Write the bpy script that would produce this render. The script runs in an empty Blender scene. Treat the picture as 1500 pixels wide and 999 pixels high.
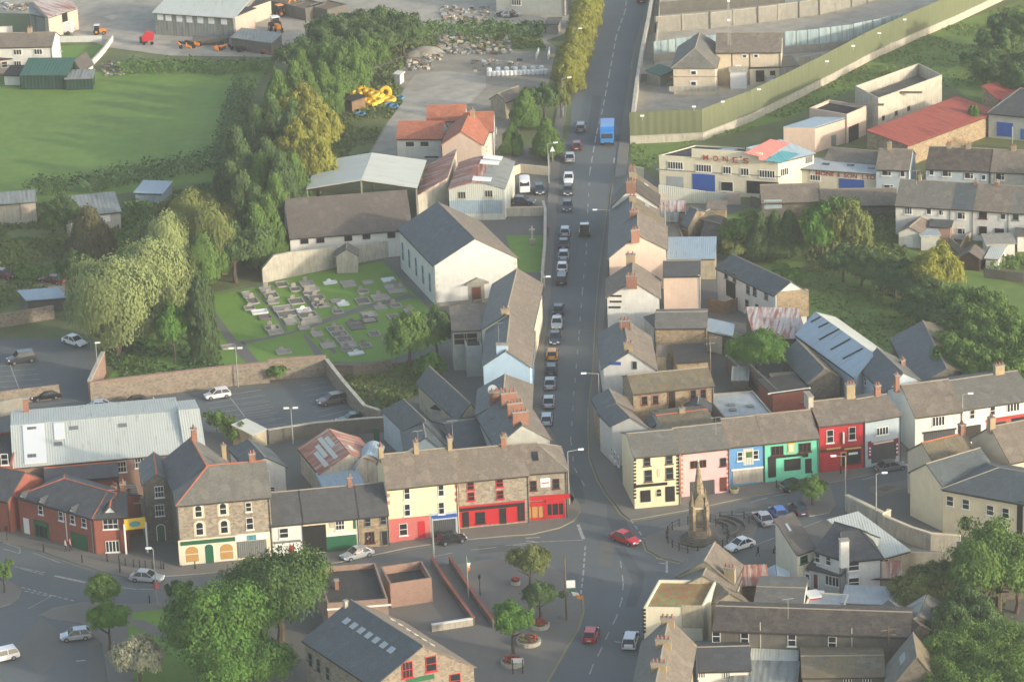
import bpy, math, random
from mathutils import Vector, Matrix, noise
random.seed(7)
R_=math.radians
scene=bpy.context.scene
COL=scene.collection
# ---------------------------------------------------------------- camera, sky, sun, exposure
CAMH=182.0; PITCH=R_(20.0); ROLL=0.038; FPX=5100.0
_F=Vector((0,math.cos(PITCH),-math.sin(PITCH))); _U0=Vector((0,math.sin(PITCH),math.cos(PITCH))); _R0=Vector((1,0,0))
_U=_U0*math.cos(ROLL)+_R0*math.sin(ROLL); _R=_R0*math.cos(ROLL)-_U0*math.sin(ROLL)
cam_d=bpy.data.cameras.new("camera"); cam=bpy.data.objects.new("camera",cam_d); COL.objects.link(cam)
cam_d.sensor_width=36; cam_d.lens=FPX/1500*36; cam_d.clip_start=1; cam_d.clip_end=6000
cam.matrix_world=Matrix(((_R.x,_U.x,-_F.x,0),(_R.y,_U.y,-_F.y,0),(_R.z,_U.z,-_F.z,CAMH),(0,0,0,1)))
scene.camera=cam
SUN_EL=R_(14.0); SUN_AZ=R_(122.0)      # azimuth clockwise from +Y
w=bpy.data.worlds.new("World"); scene.world=w; w.use_nodes=True
nt=w.node_tree; bg=nt.nodes['Background']; sky=nt.nodes.new('ShaderNodeTexSky'); sky.sky_type='NISHITA'; sky.sun_disc=False
sky.sun_elevation=SUN_EL; sky.sun_rotation=SUN_AZ; sky.air_density=1.0; sky.dust_density=2.5; sky.ozone_density=1.0
hs=nt.nodes.new('ShaderNodeHueSaturation'); hs.inputs['Saturation'].default_value=.82; nt.links.new(sky.outputs[0],hs.inputs['Color']); nt.links.new(hs.outputs[0],bg.inputs[0]); bg.inputs[1].default_value=0.15
sd=bpy.data.lights.new("sun",'SUN'); sd.energy=1.75; sd.angle=R_(2.0); sd.color=(1,0.86,0.70)
so=bpy.data.objects.new("sun",sd); COL.objects.link(so)
sv=Vector((math.sin(SUN_AZ)*math.cos(SUN_EL),math.cos(SUN_AZ)*math.cos(SUN_EL),math.sin(SUN_EL)))
so.rotation_euler=sv.to_track_quat('Z','Y').to_euler(); so.location=(0,500,400)
scene.view_settings.view_transform='Standard'; scene.view_settings.look='None'; scene.view_settings.gamma=1; scene.view_settings.use_curve_mapping=False
scene.view_settings.exposure=1.38
# ---------------------------------------------------------------- survey: photo tile coordinates to map coordinates
TL={'Z':(0,0,1.)}
for i_,k_ in enumerate('abcd'): TL[k_]=((0,370,740,1100)[i_],0,3.75)
for i_,k_ in enumerate('efgh'): TL[k_]=((0,370,740,1100)[i_],240,3.75)
for i_,k_ in enumerate('ijkl'): TL[k_]=((0,370,740,1100)[i_],480,3.75)
for i_,k_ in enumerate('mnop'): TL[k_]=((0,370,740,1100)[i_],739,3.75)
TL.update(q=(640,380,6.659),r=(540,520,4.541),s=(860,230,6.659),u=(860,360,6.659),v=(860,500,6.659),w=(920,780,4.5625),
 x=(1180,780,4.5625),y=(880,690,6.242),A=(930,20,5.55),B=(940,180,5.357),C=(1150,120,4.2857),D=(1060,430,4.996),E=(380,150,3.75),
 F=(300,360,4.412),G=(860,620,6.25),H=(1060,600,5.357))
def pp(s,t=None):
    out=[]
    for tok in s.split():
        if len(tok)==1 and tok in TL: t=tok; continue
        x,y=tok.split(','); o=TL[t]; out.append((o[0]+float(x)/o[2],o[1]+float(y)/o[2]))
    return out
def p1(s,t=None): return pp(s,t)[0]
def ray(p): return _F*FPX+_R*(p[0]-750)-_U*(p[1]-499.5)
def at(p,z=0.0):
    d=ray(p); k=(z-CAMH)/d.z; return Vector((d.x*k,d.y*k,z))
def G(s,z=0.0,t=None): return [at(p,z) for p in pp(s,t)]
def hit(p,P0,n):
    d=ray(p); o=Vector((0,0,CAMH)); k=(P0-o).dot(n)/d.dot(n); return o+d*k
def sc(y): return (y+1356)/193.6
# ---------------------------------------------------------------- materials
MATS={}
def srgb(h):
    h=h.lstrip('#'); c=[int(h[i:i+2],16)/255 for i in (0,2,4)]
    return tuple((x/12.92 if x<=.04045 else ((x+.055)/1.055)**2.4) for x in c)
class NT:
    def __init__(s,m): s.t=m.node_tree; s.n=s.t.nodes; s.l=s.t.links
    def new(s,ty,**k):
        n=s.n.new(ty)
        for a,b in k.items(): setattr(n,a,b)
        return n
    def mix(s,f,a,b,mode='MIX'):
        n=s.n.new('ShaderNodeMix'); n.data_type='RGBA'; n.blend_type=mode
        for i,vv in ((0,f),(6,a),(7,b)):
            if hasattr(vv,'is_linked') or hasattr(vv,'links'): s.l.new(vv,n.inputs[i])
            else:
                n.inputs[i].default_value=vv if i==0 else (*vv[:3],1)
        return n.outputs[2]
    def ramp(s,f,a,b):
        n=s.n.new('ShaderNodeMapRange'); n.clamp=True; s.l.new(f,n.inputs[0]); n.inputs[1].default_value=a; n.inputs[2].default_value=b; return n.outputs[0]
    def noise(s,vec,scale,detail=4,rough=.6):
        n=s.n.new('ShaderNodeTexNoise'); n.inputs['Scale'].default_value=scale; n.inputs['Detail'].default_value=detail; n.inputs['Roughness'].default_value=rough
        s.l.new(vec,n.inputs['Vector']); return n.outputs[0]
    def scalev(s,vec,sx,sy,sz=1):
        n=s.n.new('ShaderNodeMapping'); n.inputs['Scale'].default_value=(sx,sy,sz); s.l.new(vec,n.inputs[0]); return n.outputs[0]
    def math(s,op,a,b=0):
        n=s.n.new('ShaderNodeMath'); n.operation=op
        for i,vv in ((0,a),(1,b)):
            if hasattr(vv,'links'): s.l.new(vv,n.inputs[i])
            else: n.inputs[i].default_value=vv
        return n.outputs[0]
def mul(c,k): return tuple(min(1,x*k) for x in c)
def M(name,col,kind='plain',var=.18,rough=.85,c2=None,amt=.5,scale=1.,bump=.3,metal=0,rnd=0):
    if name in MATS: return MATS[name]
    if isinstance(col,str): col=srgb(col)
    if isinstance(c2,str): c2=srgb(c2)
    m=bpy.data.materials.new(name); m.use_nodes=True; N=NT(m); b=N.n['Principled BSDF']
    b.inputs['Roughness'].default_value=rough; b.inputs['Metallic'].default_value=metal
    MATS[name]=m
    m.diffuse_color=(*col,1)
    if kind=='flat': b.inputs['Base Color'].default_value=(*col,1); return m
    geo=N.new('ShaderNodeNewGeometry').outputs['Position']; uv=N.new('ShaderNodeTexCoord').outputs['UV']
    n1=N.noise(geo,.9*scale); n2=N.noise(geo,7*scale,3)
    c=N.mix(N.ramp(n1,.3,.7),mul(col,1-var),mul(col,1+var))
    h=None
    if kind=='plain':
        st=N.noise(N.scalev(uv,1.8,.2),1.5,5,.7); pt=N.noise(uv,.45,5,.7)
        c=N.mix(N.math('MULTIPLY',N.ramp(st,.45,.72),amt*.8),c,c2 if c2 else mul(col,.55)); c=N.mix(N.math('MULTIPLY',N.ramp(pt,.5,.7),.22),c,mul(col,.7)); h=n2
    elif kind=='stone':
        v=N.new('ShaderNodeTexVoronoi'); v.inputs['Scale'].default_value=2.6*scale; N.l.new(N.scalev(uv,1,1.6),v.inputs['Vector'])
        sep=N.new('ShaderNodeSeparateColor'); N.l.new(v.outputs['Color'],sep.inputs[0])
        c=N.mix(sep.outputs[0],mul(col,.55),mul(col,1.35)); c=N.mix(N.math('MULTIPLY',sep.outputs[1],.5),c,c2 or mul(col,1.2))
        v2=N.new('ShaderNodeTexVoronoi',feature='DISTANCE_TO_EDGE'); v2.inputs['Scale'].default_value=2.6*scale; N.l.new(N.scalev(uv,1,1.6),v2.inputs['Vector'])
        c=N.mix(N.math('MULTIPLY',N.math('SUBTRACT',1,N.ramp(v2.outputs[0],0,.07)),.5),c,mul(col,1.3))
        c=N.mix(N.math('MULTIPLY',N.ramp(n1,.4,.7),.35),c,mul(col,.6)); h=v2.outputs[0]
    elif kind in('brick','slate','tile'):
        t=N.new('ShaderNodeTexBrick'); N.l.new(uv,t.inputs['Vector'])
        s={'brick':4.4,'slate':2.4,'tile':3.0}[kind]; t.inputs['Scale'].default_value=s
        t.inputs['Color1'].default_value=(*mul(col,1-var*1.3),1); t.inputs['Color2'].default_value=(*mul(col,1+var*1.3),1)
        t.inputs['Mortar'].default_value=(*(mul(col,1.5) if kind=='brick' else mul(col,.45)),1)
        t.inputs['Mortar Size'].default_value=.012 if kind=='brick' else .02; t.inputs['Bias'].default_value=0
        c=t.outputs['Color']; c=N.mix(N.math('MULTIPLY',N.ramp(n1,.42,.68),amt),c,c2 or mul(col,.6))
        c=N.mix(N.math('MULTIPLY',N.ramp(n2,.55,.75),amt*.6),c,mul(c2,1.25) if c2 else mul(col,1.5)); h=t.outputs['Fac']
        h=N.math('SUBTRACT',N.math('MULTIPLY',n2,.5),h)
        if kind!='brick':
            st=N.noise(N.scalev(uv,1.3,.25),1.0,5,.7); c=N.mix(N.math('MULTIPLY',N.ramp(st,.5,.72),.4),c,mul(col,.62)); st2=N.noise(N.scalev(uv,.5,.9),1.2,5,.75); c=N.mix(N.math('MULTIPLY',N.ramp(st2,.52,.72),.5),c,mul(col,1.5)); vv=N.new('ShaderNodeTexVoronoi'); vv.inputs['Scale'].default_value=1.1; N.l.new(N.scalev(uv,1,.8),vv.inputs['Vector']); s3=N.new('ShaderNodeSeparateColor'); N.l.new(vv.outputs['Color'],s3.inputs[0]); c=N.mix(N.math('MULTIPLY',N.ramp(s3.outputs[0],.80,.84),.3),c,mul(col,.55)); c=N.mix(N.math('MULTIPLY',N.ramp(s3.outputs[1],.86,.9),.3),c,mul(col,1.5)); n6=N.noise(uv,2.6,4,.8); c=N.mix(N.math('MULTIPLY',N.ramp(n6,.58,.7),.4),c,mul(col,1.6)); c=N.mix(N.math('MULTIPLY',N.ramp(n6,.42,.3),.4),c,mul(col,.5))
    elif kind=='corr':
        sep=N.new('ShaderNodeSeparateXYZ'); N.l.new(uv,sep.inputs[0])
        wv=N.math('SINE',N.math('MULTIPLY',sep.outputs[0],9.0*scale))
        st=N.noise(N.scalev(uv,1.0,.12),1.3,5)
        if c2: c=N.mix(N.math('MULTIPLY',N.ramp(st,.62-.3*amt,.70-.25*amt),.9),c,c2)
        sh=N.noise(N.scalev(uv,.9,.1),1.0,1)
        c=N.mix(N.math('MULTIPLY',N.ramp(sh,.4,.6),.15),c,mul(col,.6))
        c=N.mix(N.math('MULTIPLY',N.ramp(wv,0.0,1.),.11),c,mul(col,.4)); h=wv
    elif kind=='ground':
        n0=N.noise(geo,.05*scale,5,.65); n3=N.noise(geo,.35*scale,4)
        c=N.mix(N.ramp(n0,.35,.65),mul(col,1-var),mul(col,1+var))
        c=N.mix(N.math('MULTIPLY',N.ramp(n3,.4,.7),amt),c,c2 or mul(col,.7))
        c=N.mix(N.math('MULTIPLY',N.ramp(n2,.4,.7),.25),c,mul(col,.55)); ns=N.noise(N.scalev(geo,.9,.08),1.0,4); c=N.mix(N.math('MULTIPLY',N.ramp(ns,.45,.75),.18),c,mul(col,.7)); h=N.math('ADD',n2,N.math('MULTIPLY',n3,2))
    elif kind=='leaf':
        oi=N.new('ShaderNodeObjectInfo').outputs['Random']
        n4=N.noise(geo,.35,2); n5=N.noise(geo,2.2,3)
        c=N.mix(N.ramp(n4,.3,.7),mul(col,1-var),mul(col,1+var))
        c=N.mix(N.math('MULTIPLY',N.ramp(n5,.35,.75),amt),c,c2 or mul(col,1.6))
        c=N.mix(N.math('MULTIPLY',oi,.3),c,mul(col,.55)); h=None
        b.inputs['Base Color'].default_value=(*col,1)
        tr=N.new('ShaderNodeBsdfTranslucent'); N.l.new(c,tr.inputs[0]); ms=N.new('ShaderNodeMixShader'); ms.inputs[0].default_value=.28
        N.l.new(b.outputs[0],ms.inputs[1]); N.l.new(tr.outputs[0],ms.inputs[2]); N.l.new(ms.outputs[0],N.n['Material Output'].inputs[0])
    N.l.new(c,b.inputs['Base Color'])
    if h is not None and bump:
        bp=N.new('ShaderNodeBump'); bp.inputs['Strength'].default_value=bump; bp.inputs['Distance'].default_value=.06
        N.l.new(h,bp.inputs['Height']); N.l.new(bp.outputs[0],b.inputs['Normal'])
    return m
# walls
M('render_white','#cdcdc5',var=.07,amt=.22,c2='#8f8d80'); M('render_cream','#d3ccb2',var=.06,amt=.2); M('render_yellow','#d8cda8',var=.05,amt=.15)
M('render_pink','#d0a9a8',var=.06,amt=.18); M('render_blue','#5790be',var=.06,amt=.15); M('render_mint','#6cc7a4',var=.06,amt=.15)
M('render_red','#b0262d',var=.07,amt=.12); M('render_buff_lit','#dccdaa',var=.05,amt=.15); M('render_grey','#a5a79f',var=.1,amt=.35); M('render_bluegrey','#a7b4b8',var=.07,amt=.2)  # office paint: buff brightened in place of the sun on its front
M('render_paleblue','#a9c4d6',var=.05,amt=.15); M('render_salmon','#b8645e',var=.07,amt=.2); M('render_peach','#bfab9a',var=.07,amt=.25)
M('render_dirty','#a89e86',var=.18,amt=.6,c2='#5f5a48'); M('render_buff','#c6b9a0',var=.07,amt=.25)
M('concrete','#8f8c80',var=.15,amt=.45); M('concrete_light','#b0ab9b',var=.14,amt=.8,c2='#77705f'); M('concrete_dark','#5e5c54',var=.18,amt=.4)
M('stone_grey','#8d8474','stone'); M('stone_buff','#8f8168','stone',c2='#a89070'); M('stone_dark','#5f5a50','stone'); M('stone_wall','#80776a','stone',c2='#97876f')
M('stone_trim','#c8bca2',var=.08,amt=.2); M('monument_stone','#8f8064','stone',c2='#6c6354',scale=.8)
M('brick_red','#8c5040','brick',var=.15,amt=.25); M('brick_orange','#8c7264','brick',var=.15,amt=.3); M('brick_pink','#8e7768','brick',amt=.35)
# roofs
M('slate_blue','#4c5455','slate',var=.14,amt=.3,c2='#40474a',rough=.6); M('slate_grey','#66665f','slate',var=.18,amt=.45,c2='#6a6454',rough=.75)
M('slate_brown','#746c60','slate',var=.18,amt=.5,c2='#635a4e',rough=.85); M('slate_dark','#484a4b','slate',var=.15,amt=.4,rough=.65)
M('slate_moss','#6a6454','slate',var=.2,amt=.7,c2='#75663f',rough=.9); M('slate_lichen','#453f39','slate',var=.3,amt=.7,c2='#625b50',rough=.9)
M('tile_red','#a3654c','tile',var=.2,amt=.4,c2='#8a4630'); M('tile_brown','#5f5952','tile',var=.15,amt=.3)
M('tin_white','#bcc0b4','corr',scale=2,var=.04,rough=.6,c2='#a4a699',amt=.1); M('tin_rust','#9c6450','corr',var=.25,rough=.8,c2='#b9a694',amt=.45)
M('tin_rust_pale','#b3aaa2','corr',var=.12,rough=.7,c2='#8c4a34',amt=.45); M('tin_red','#9c4a38','corr',var=.12,rough=.75,c2='#7c2f20',amt=.3)
M('tin_blue','#93a6b0','corr',scale=2,var=.08,rough=.5,c2='#7d8f98',amt=.2); M('tin_green','#2e5a48','corr',var=.1,rough=.55); M('tin_grey','#80857f','corr',var=.1,rough=.6,c2='#6b675c',amt=.3)
M('tin_darkgreen','#1d3b30','corr',var=.1,rough=.6); M('fence_green','#62694a','corr',var=.06,rough=.75,scale=.5); M('tin_teal','#4b8a93','corr',var=.06,rough=.6); M('tin_salmon','#c37b70','corr',var=.06,rough=.6)
M('fence_blue','#9db3b3','corr',var=.06,rough=.6,scale=.5,c2='#86928c',amt=.3); M('felt_dark','#33322f',var=.25,amt=.5,c2='#4a473f'); M('felt_pale','#9fa6a6',var=.1,amt=.5,c2='#7c8080')
M('moss_roof','#7c8050','ground',var=.4,amt=1.0,c2='#a85030',scale=5); M('skylight','#98a3a6','flat',rough=.15)
M('ridge_orange','#b0603c',var=.1,amt=.1); M('ridge_grey','#8b8474',var=.1,amt=.1); M('pot','#8c5c48','flat',rough=.9); M('brick_chimney','#86604f','brick',amt=.3); M('buff_chimney','#9a8a6c',amt=.5)
# joinery
M('white_paint','#d8d8d2','flat',rough=.5); M('black_paint','#1d1c1b','flat',rough=.5); M('red_paint','#b3202a','flat',rough=.5); M('shop_red','#b01c24',var=.05,rough=.5,amt=.1)
M('green_paint','#1f5a3c','flat',rough=.5); M('blue_paint','#2e5f9c',var=.08,rough=.5,amt=.2); M('brown_paint','#5a2b1e','flat',rough=.5); M('grey_paint','#6e7370','flat',rough=.5)
M('shutter','#6c6f6b','corr',scale=2.5,var=.05,rough=.55); M('shutter_dark','#3f4244','corr',scale=2.5,var=.05,rough=.55); M('yellow_paint','#c9a92a','flat',rough=.6); M('dark_wood','#3a2a20',var=.2); M('wood','#7a6348',var=.25,amt=.5)
M('glass','#22282b','flat',rough=.08); M('dark_open','#141413','flat',rough=1); M('gutter','#2c2c2b','flat',rough=.6); M('lit_window','#b08a50','flat',rough=.4); M('terracotta','#8a5040',var=.15)  # dark_open paints the shade inside doorways, archways and recesses as near black
M('steel','#9a9c98','flat',rough=.45,metal=.6); M('pole_grey','#8f938e','flat',rough=.5); M('pole_wood','#5d5142',var=.15); M('iron','#191919','flat',rough=.5); M('lamp_glass','#e6e8e2','flat',rough=.2)
M('orange_plastic','#d87f1e','flat',rough=.5); M('yellow_plastic','#dcae18','flat',rough=.5); M('blue_plastic','#2f87c4','flat',rough=.5); M('white_plastic','#d6d8d4','flat',rough=.6); M('sign_blue','#274f9c','flat',rough=.5)
M('lettering_red','#a3473c',var=.1,amt=.2); M('gold_letter','#c9a45a','flat'); M('purple_paint','#7a1f3f','flat')
# ground
M('asphalt','#5a6162','ground',var=.1,amt=.25,c2='#5b5a54',bump=.1); M('asphalt_new','#4e5455','ground',var=.06,amt=.1,bump=.1); M('tarmac_brown','#62635d','ground',var=.12,amt=.35,c2='#6b655a',bump=.15)
M('paving','#6d6b64','ground',var=.1,amt=.3,c2='#7a6f60',bump=.15); M('kerb','#8f8a7c','ground',var=.15,amt=.3,scale=4); M('gravel','#a39d8e','ground',var=.18,amt=.5,c2='#6d6a60',bump=.5)
M('dirt_yard','#8f8877','ground',var=.2,amt=.5,c2='#5d5a4e',bump=.5); M('grass_field','#5c7c2a','ground',var=.13,amt=.5,c2='#788a3a',bump=.5); M('grass_lawn','#61842a','ground',var=.14,amt=.4,c2='#74903a',bump=.4)
M('grass_rough','#667238','ground',var=.3,amt=.6,c2='#5f6036',bump=.9); M('terrain_green','#5c6638','ground',var=.3,amt=.6,c2='#565a34',bump=.8); M('grass_meadow','#5f7a30','ground',var=.18,amt=.5,c2='#7a8a42',bump=.6); M('soil','#6a5a44','ground',var=.2,amt=.5)
M('line_white','#a5a59d','ground',var=.12,amt=.6,c2='#62645f',scale=5,bump=0); M('line_yellow','#8f865a','ground',var=.12,amt=.5,c2='#66624c',scale=5,bump=0); M('grave_kerb','#98948a','plain',var=.15,amt=.3); M('grave_stone','#8e8a80','plain',var=.2,amt=.4); M('grave_dark','#68645c','plain',var=.2,amt=.4); M('grave_white','#d2d3cf','plain',var=.05,amt=.1)
# foliage
M('leaf_mid','#50702e','leaf',var=.22,c2='#7c9848',amt=.6); M('leaf_deep','#45642c','leaf',var=.2,c2='#5f7e38',amt=.5); M('leaf_dark','#4a6436','leaf',var=.2,c2='#627c40',amt=.6); M('leaf_bright','#4c762a','leaf',var=.25,c2='#6f9238',amt=.6)
M('leaf_yellow','#858a36','leaf',var=.2,c2='#97923a',amt=.7); M('leaf_willow','#86945c','leaf',var=.08,c2='#98a46c',amt=.4); M('leaf_conifer','#465c32','leaf',var=.2,c2='#5f7e48',amt=.6)
M('leaf_pale','#a3a384','leaf',var=.15,c2='#c2c0a2',amt=.7); M('leaf_bronze','#626446','leaf',var=.2,c2='#75693f',amt=.6); M('leaf_autumn','#6a7c42','leaf',var=.25,c2='#8a7a35',amt=.6); M('bark','#4a4034',var=.2)
M('weeds','#62763a','leaf',var=.25,c2='#7f8446',amt=.6)
# ---------------------------------------------------------------- mesh building
ROOT={}; LAST={}
class MB:
    def __init__(s): s.v=[]; s.f=[]; s.m=[]; s.mats=[]
    def mi(s,mat):
        mat=MATS[mat] if isinstance(mat,str) else mat
        if mat not in s.mats: s.mats.append(mat)
        return s.mats.index(mat)
    def poly(s,pts,mat):
        k=len(s.v); s.v+= [Vector(p) for p in pts]; s.f.append(list(range(k,k+len(pts)))); s.m.append(s.mi(mat))
    def prism(s,pts,off,mat,cap2=True):
        """pts: planar polygon; off: vector; closed solid"""
        off=Vector(off); pts=[Vector(p) for p in pts]; q=[p+off for p in pts]; n=len(pts)
        nn=Vector((0,0,0))
        for i in range(n): nn+= pts[i].cross(pts[(i+1)%n])
        if nn.dot(off)<0: pts,q=pts[::-1],q[::-1]
        s.poly(q,mat); s.poly(pts[::-1],mat)
        for i in range(n):
            j=(i+1)%n; s.poly([pts[i],pts[j],q[j],q[i]],mat)
    def box(s,c,ax,ay,az,mat):
        """centre c and three half-axis vectors"""
        c=Vector(c);ax=Vector(ax);ay=Vector(ay);az=Vector(az)
        s.prism([c-ax-ay-az,c+ax-ay-az,c+ax+ay-az,c-ax+ay-az],az*2,mat)
    def cyl(s,a,b,r0,r1,mat,n=8,caps=True):
        a=Vector(a);b=Vector(b); d=(b-a).normalized(); u=d.orthogonal().normalized(); w_=d.cross(u)
        A=[a+(u*math.cos(t)+w_*math.sin(t))*r0 for t in [2*math.pi*i/n for i in range(n)]]
        Bp=[b+(u*math.cos(t)+w_*math.sin(t))*r1 for t in [2*math.pi*i/n for i in range(n)]]
        for i in range(n):
            j=(i+1)%n; s.poly([A[i],A[j],Bp[j],Bp[i]],mat)
        if caps: s.poly(A[::-1],mat); s.poly(Bp,mat)
    def build(s,name,parent=None,L=None,label=None,smooth=False):
        if not s.f: return None
        if L is None: L=ROOT.get(parent.as_pointer() if parent else 0,Vector((0,0,0))) if parent else Vector((0,0,0))
        me=bpy.data.meshes.new(name); me.from_pydata([tuple(v-L) for v in s.v],[],s.f)
        for mm in s.mats: me.materials.append(mm)
        me.polygons.foreach_set('material_index',s.m)
        uv=me.uv_layers.new(name='UVMap'); Z=Vector((0,0,1)); data=[]
        for p in me.polygons:
            n=p.normal
            t=Z.cross(n)
            if t.length<.05: t=Vector((1,0,0))
            else: t.normalize()
            b=n.cross(t)
            for vi in p.vertices:
                co=s.v[vi]; data+=[co.dot(t),co.dot(b)]
        uv.data.foreach_set('uv',data)
        if smooth: me.polygons.foreach_set('use_smooth',[True]*len(me.polygons))
        me.update()
        o=bpy.data.objects.new(name,me); COL.objects.link(o)
        if parent: o.parent=parent
        else: o.location=L
        ROOT[o.as_pointer()]=L
        if label: o['label']=label
        return o
def tag(o,label,cat,group=None,kind=None):
    if label: o['label']=label
    if cat: o['category']=cat
    if group: o['group']=group
    if kind: o['kind']=kind
    return o
KEEP=[]
def thing(name,loc,label,cat,group=None,rz=0):
    o=bpy.data.objects.new(name,None); COL.objects.link(o); o.empty_display_size=.5; o.location=loc; o.rotation_euler=(0,0,rz)
    ROOT[o.as_pointer()]=Vector(loc); KEEP.append(o); return tag(o,label,cat,group)
def struct(name,mb,z=None): 
    o=mb.build(name); o['kind']='structure'; return o
def ground(name,mat,s,z,thick=0,kerbmat=None):
    pts=[at(p,0) for p in pp(s)]; mb=MB()
    pts=[Vector((p.x,p.y,z)) for p in pts]
    n=sum((pts[i].cross(pts[(i+1)%len(pts)]) for i in range(len(pts))),Vector())
    if n.z<0: pts=pts[::-1]
    mb.poly(pts,mat)
    if thick:
        q=[p-Vector((0,0,thick)) for p in pts]
        for i in range(len(pts)):
            j=(i+1)%len(pts); mb.poly([q[i],q[j],pts[j],pts[i]],kerbmat or 'kerb')
    return struct(name,mb)
def stripe(mb,pts,w_,z,mat):
    for a,b in zip(pts,pts[1:]):
        d=(b-a); d.z=0
        if d.length<.01: continue
        d.normalize(); n=Vector((-d.y,d.x,0))*w_/2
        P=[a-n,b-n,b+n,a+n]; mb.poly([Vector((p.x,p.y,z)) for p in P],mat)
# ---------------------------------------------------------------- buildings
Zv=Vector((0,0,1))
def feature(parent,P0,P1,kind,p,w_,h_,opt):
    """a window, door, shopfront or panel on the wall through P0-P1 (ground direction), centred on the surveyed point"""
    d=(P1-P0); d.z=0; d.normalize(); n=Vector((d.y,-d.x,0))
    c=hit(p,P0,n)
    if kind=='win':
        fm=opt.get('fm','white_paint'); f=MB(); t=.07; o=n*.05
        for sx in(-1,1): f.box(c+d*sx*(w_/2-t/2)+o,d*t/2,n*.05,Zv*h_/2,fm)
        for sz in(-1,1): f.box(c+Zv*sz*(h_/2-t/2)+o,d*(w_/2-t),n*.048,Zv*t/2,fm)
        st=opt.get('st','sash')
        if st in('sash','six'): f.box(c+n*.07,d*(w_/2-t),n*.03,Zv*.04,fm)
        if st=='six':
            for k in(-1,1): f.box(c+d*k*w_/6+n*.07,d*.025,n*.028,Zv*(h_/2-t),fm)
        if st=='case': f.box(c+d*opt.get('mx',.17)*w_+n*.07,d*.035,n*.03,Zv*(h_/2-t),fm); f.box(c+d*.25*w_+Zv*.17*h_+n*.07,d*w_*.17,n*.027,Zv*.03,fm)
        if st=='bars':
            k=max(3,int(w_/.45))
            for i in range(1,k): f.box(c+d*(i/k-.5)*w_+n*.07,d*.05,n*.03,Zv*(h_/2-t),fm)
        fo=f.build('window',parent)
        g=MB(); g.box(c+n*.07,d*(w_/2-t-.002),n*.012,Zv*(h_/2-t-.002),opt.get('gm','glass')); g.build('pane',fo)
        if opt.get('sill',1): s_=MB(); s_.box(c-Zv*(h_/2+.07)+n*.08,d*(w_/2+.12),n*.11,Zv*.06,opt.get('sm',fm)); s_.build('sill',fo)
        if opt.get('sur'):
            s_=MB(); sm=opt['sur']; t2=.2
            for sx in(-1,1): s_.box(c+d*sx*(w_/2+t2/2)+n*.03,d*t2/2,n*.04,Zv*(h_/2),sm)
            s_.box(c+Zv*(h_/2+t2/2)+n*.03,d*(w_/2+t2),n*.042,Zv*t2/2,sm); s_.build('surround',fo)
        return fo
    if kind=='arch':
        fm=opt.get('fm','white_paint'); s_=MB(); K=8
        def ring(wr,hr,off,th,mat,mb):
            pts=[c+d*wr/2-Zv*hr/2,c+d*wr/2+Zv*(hr/2-wr/2*.8)]
            pts+=[c+d*wr/2*math.cos(math.pi*i/K)+Zv*(hr/2-wr/2*.8+wr/2*.8*math.sin(math.pi*i/K)) for i in range(1,K)]
            pts+=[c-d*wr/2+Zv*(hr/2-wr/2*.8),c-d*wr/2-Zv*hr/2]
            mb.prism([q+n*off for q in pts],n*th,mat)
        if opt.get('sur'):
            ring(w_+.5,h_+.35,-.02,.07,opt['sur'],s_)
        ring(w_,h_,-.02,.09,fm,s_); fo=s_.build(opt.get('name','window'),parent)
        g=MB(); ring(w_-.2,h_-.2,.06,.03,opt.get('gm','glass'),g); g.build(opt.get('sub','pane'),fo)
        if opt.get('name')is None:
            q=MB(); q.box(c+n*.1,d*(w_/2-.12),n*.02,Zv*.04,fm); q.build('glazing_bar',fo)
        return fo
    if kind=='door':
        f=MB(); t=.1
        for sx in(-1,1): f.box(c+d*sx*(w_/2-t/2)+n*.06,d*t/2,n*.06,Zv*h_/2,opt.get('fm','white_paint'))
        f.box(c+Zv*(h_/2-t/2)+n*.06,d*(w_/2-t),n*.058,Zv*t/2,opt.get('fm','white_paint')); fo=f.build('door_frame',parent)
        g=MB(); g.box(c+n*.05-Zv*t/2,d*(w_/2-t),n*.05,Zv*(h_-t)/2,opt.get('m','brown_paint'))
        if opt.get('lite'): g.box(c+n*.1+Zv*h_*.18,d*(w_*.28),n*.012,Zv*h_*.16,'glass')
        g.build('door',fo); return fo
    if kind=='panel':
        g=MB(); th=opt.get('th',.06); g.box(c+n*(th/2+opt.get('off',0)),d*w_/2,n*th/2,Zv*h_/2,opt.get('m','white_paint')); return g.build(opt.get('name','panel'),parent,label=opt.get('label'))
    if kind=='shop':
        g=MB(); m_=opt.get('m','shop_red'); g.box(c+Zv*(h_/2-.3)+n*.15,d*w_/2,n*.16,Zv*.3,m_)
        for sx in(-1,1): g.box(c+d*sx*(w_/2-.12)-Zv*.3+n*.06,d*.12,n*.08,Zv*(h_/2-.3),m_)
        g.box(c-Zv*(h_/2-.3)+n*.05,d*(w_/2-.24),n*.07,Zv*.3,m_)
        fo=g.build('shopfront',parent)
        g=MB(); g.box(c+n*.03,d*(w_/2-.24),n*.02,Zv*(h_/2-.6),opt.get('gm','glass')); g.build('shop_window',fo)
        dx=opt.get('door')
        if dx is not None:
            q=MB(); q.box(c+d*dx*w_-Zv*.25+n*.07,d*.5,n*.04,Zv*(h_/2-.35),opt.get('dm','black_paint')); q.build('door',fo)
        k=opt.get('bars',2)
        q=MB()
        for i in range(1,k+1): q.box(c+d*(i/(k+1)-.5)*w_+n*.08,d*.05,n*.03,Zv*(h_/2-.6),m_)
        q.build('mullions',fo)
        return fo
    if kind=='text':
        return lettering(opt['t'],c,d,n,h_,opt.get('m','black_paint'),parent,w_,opt.get('f',0),opt.get('off',0))
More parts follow.
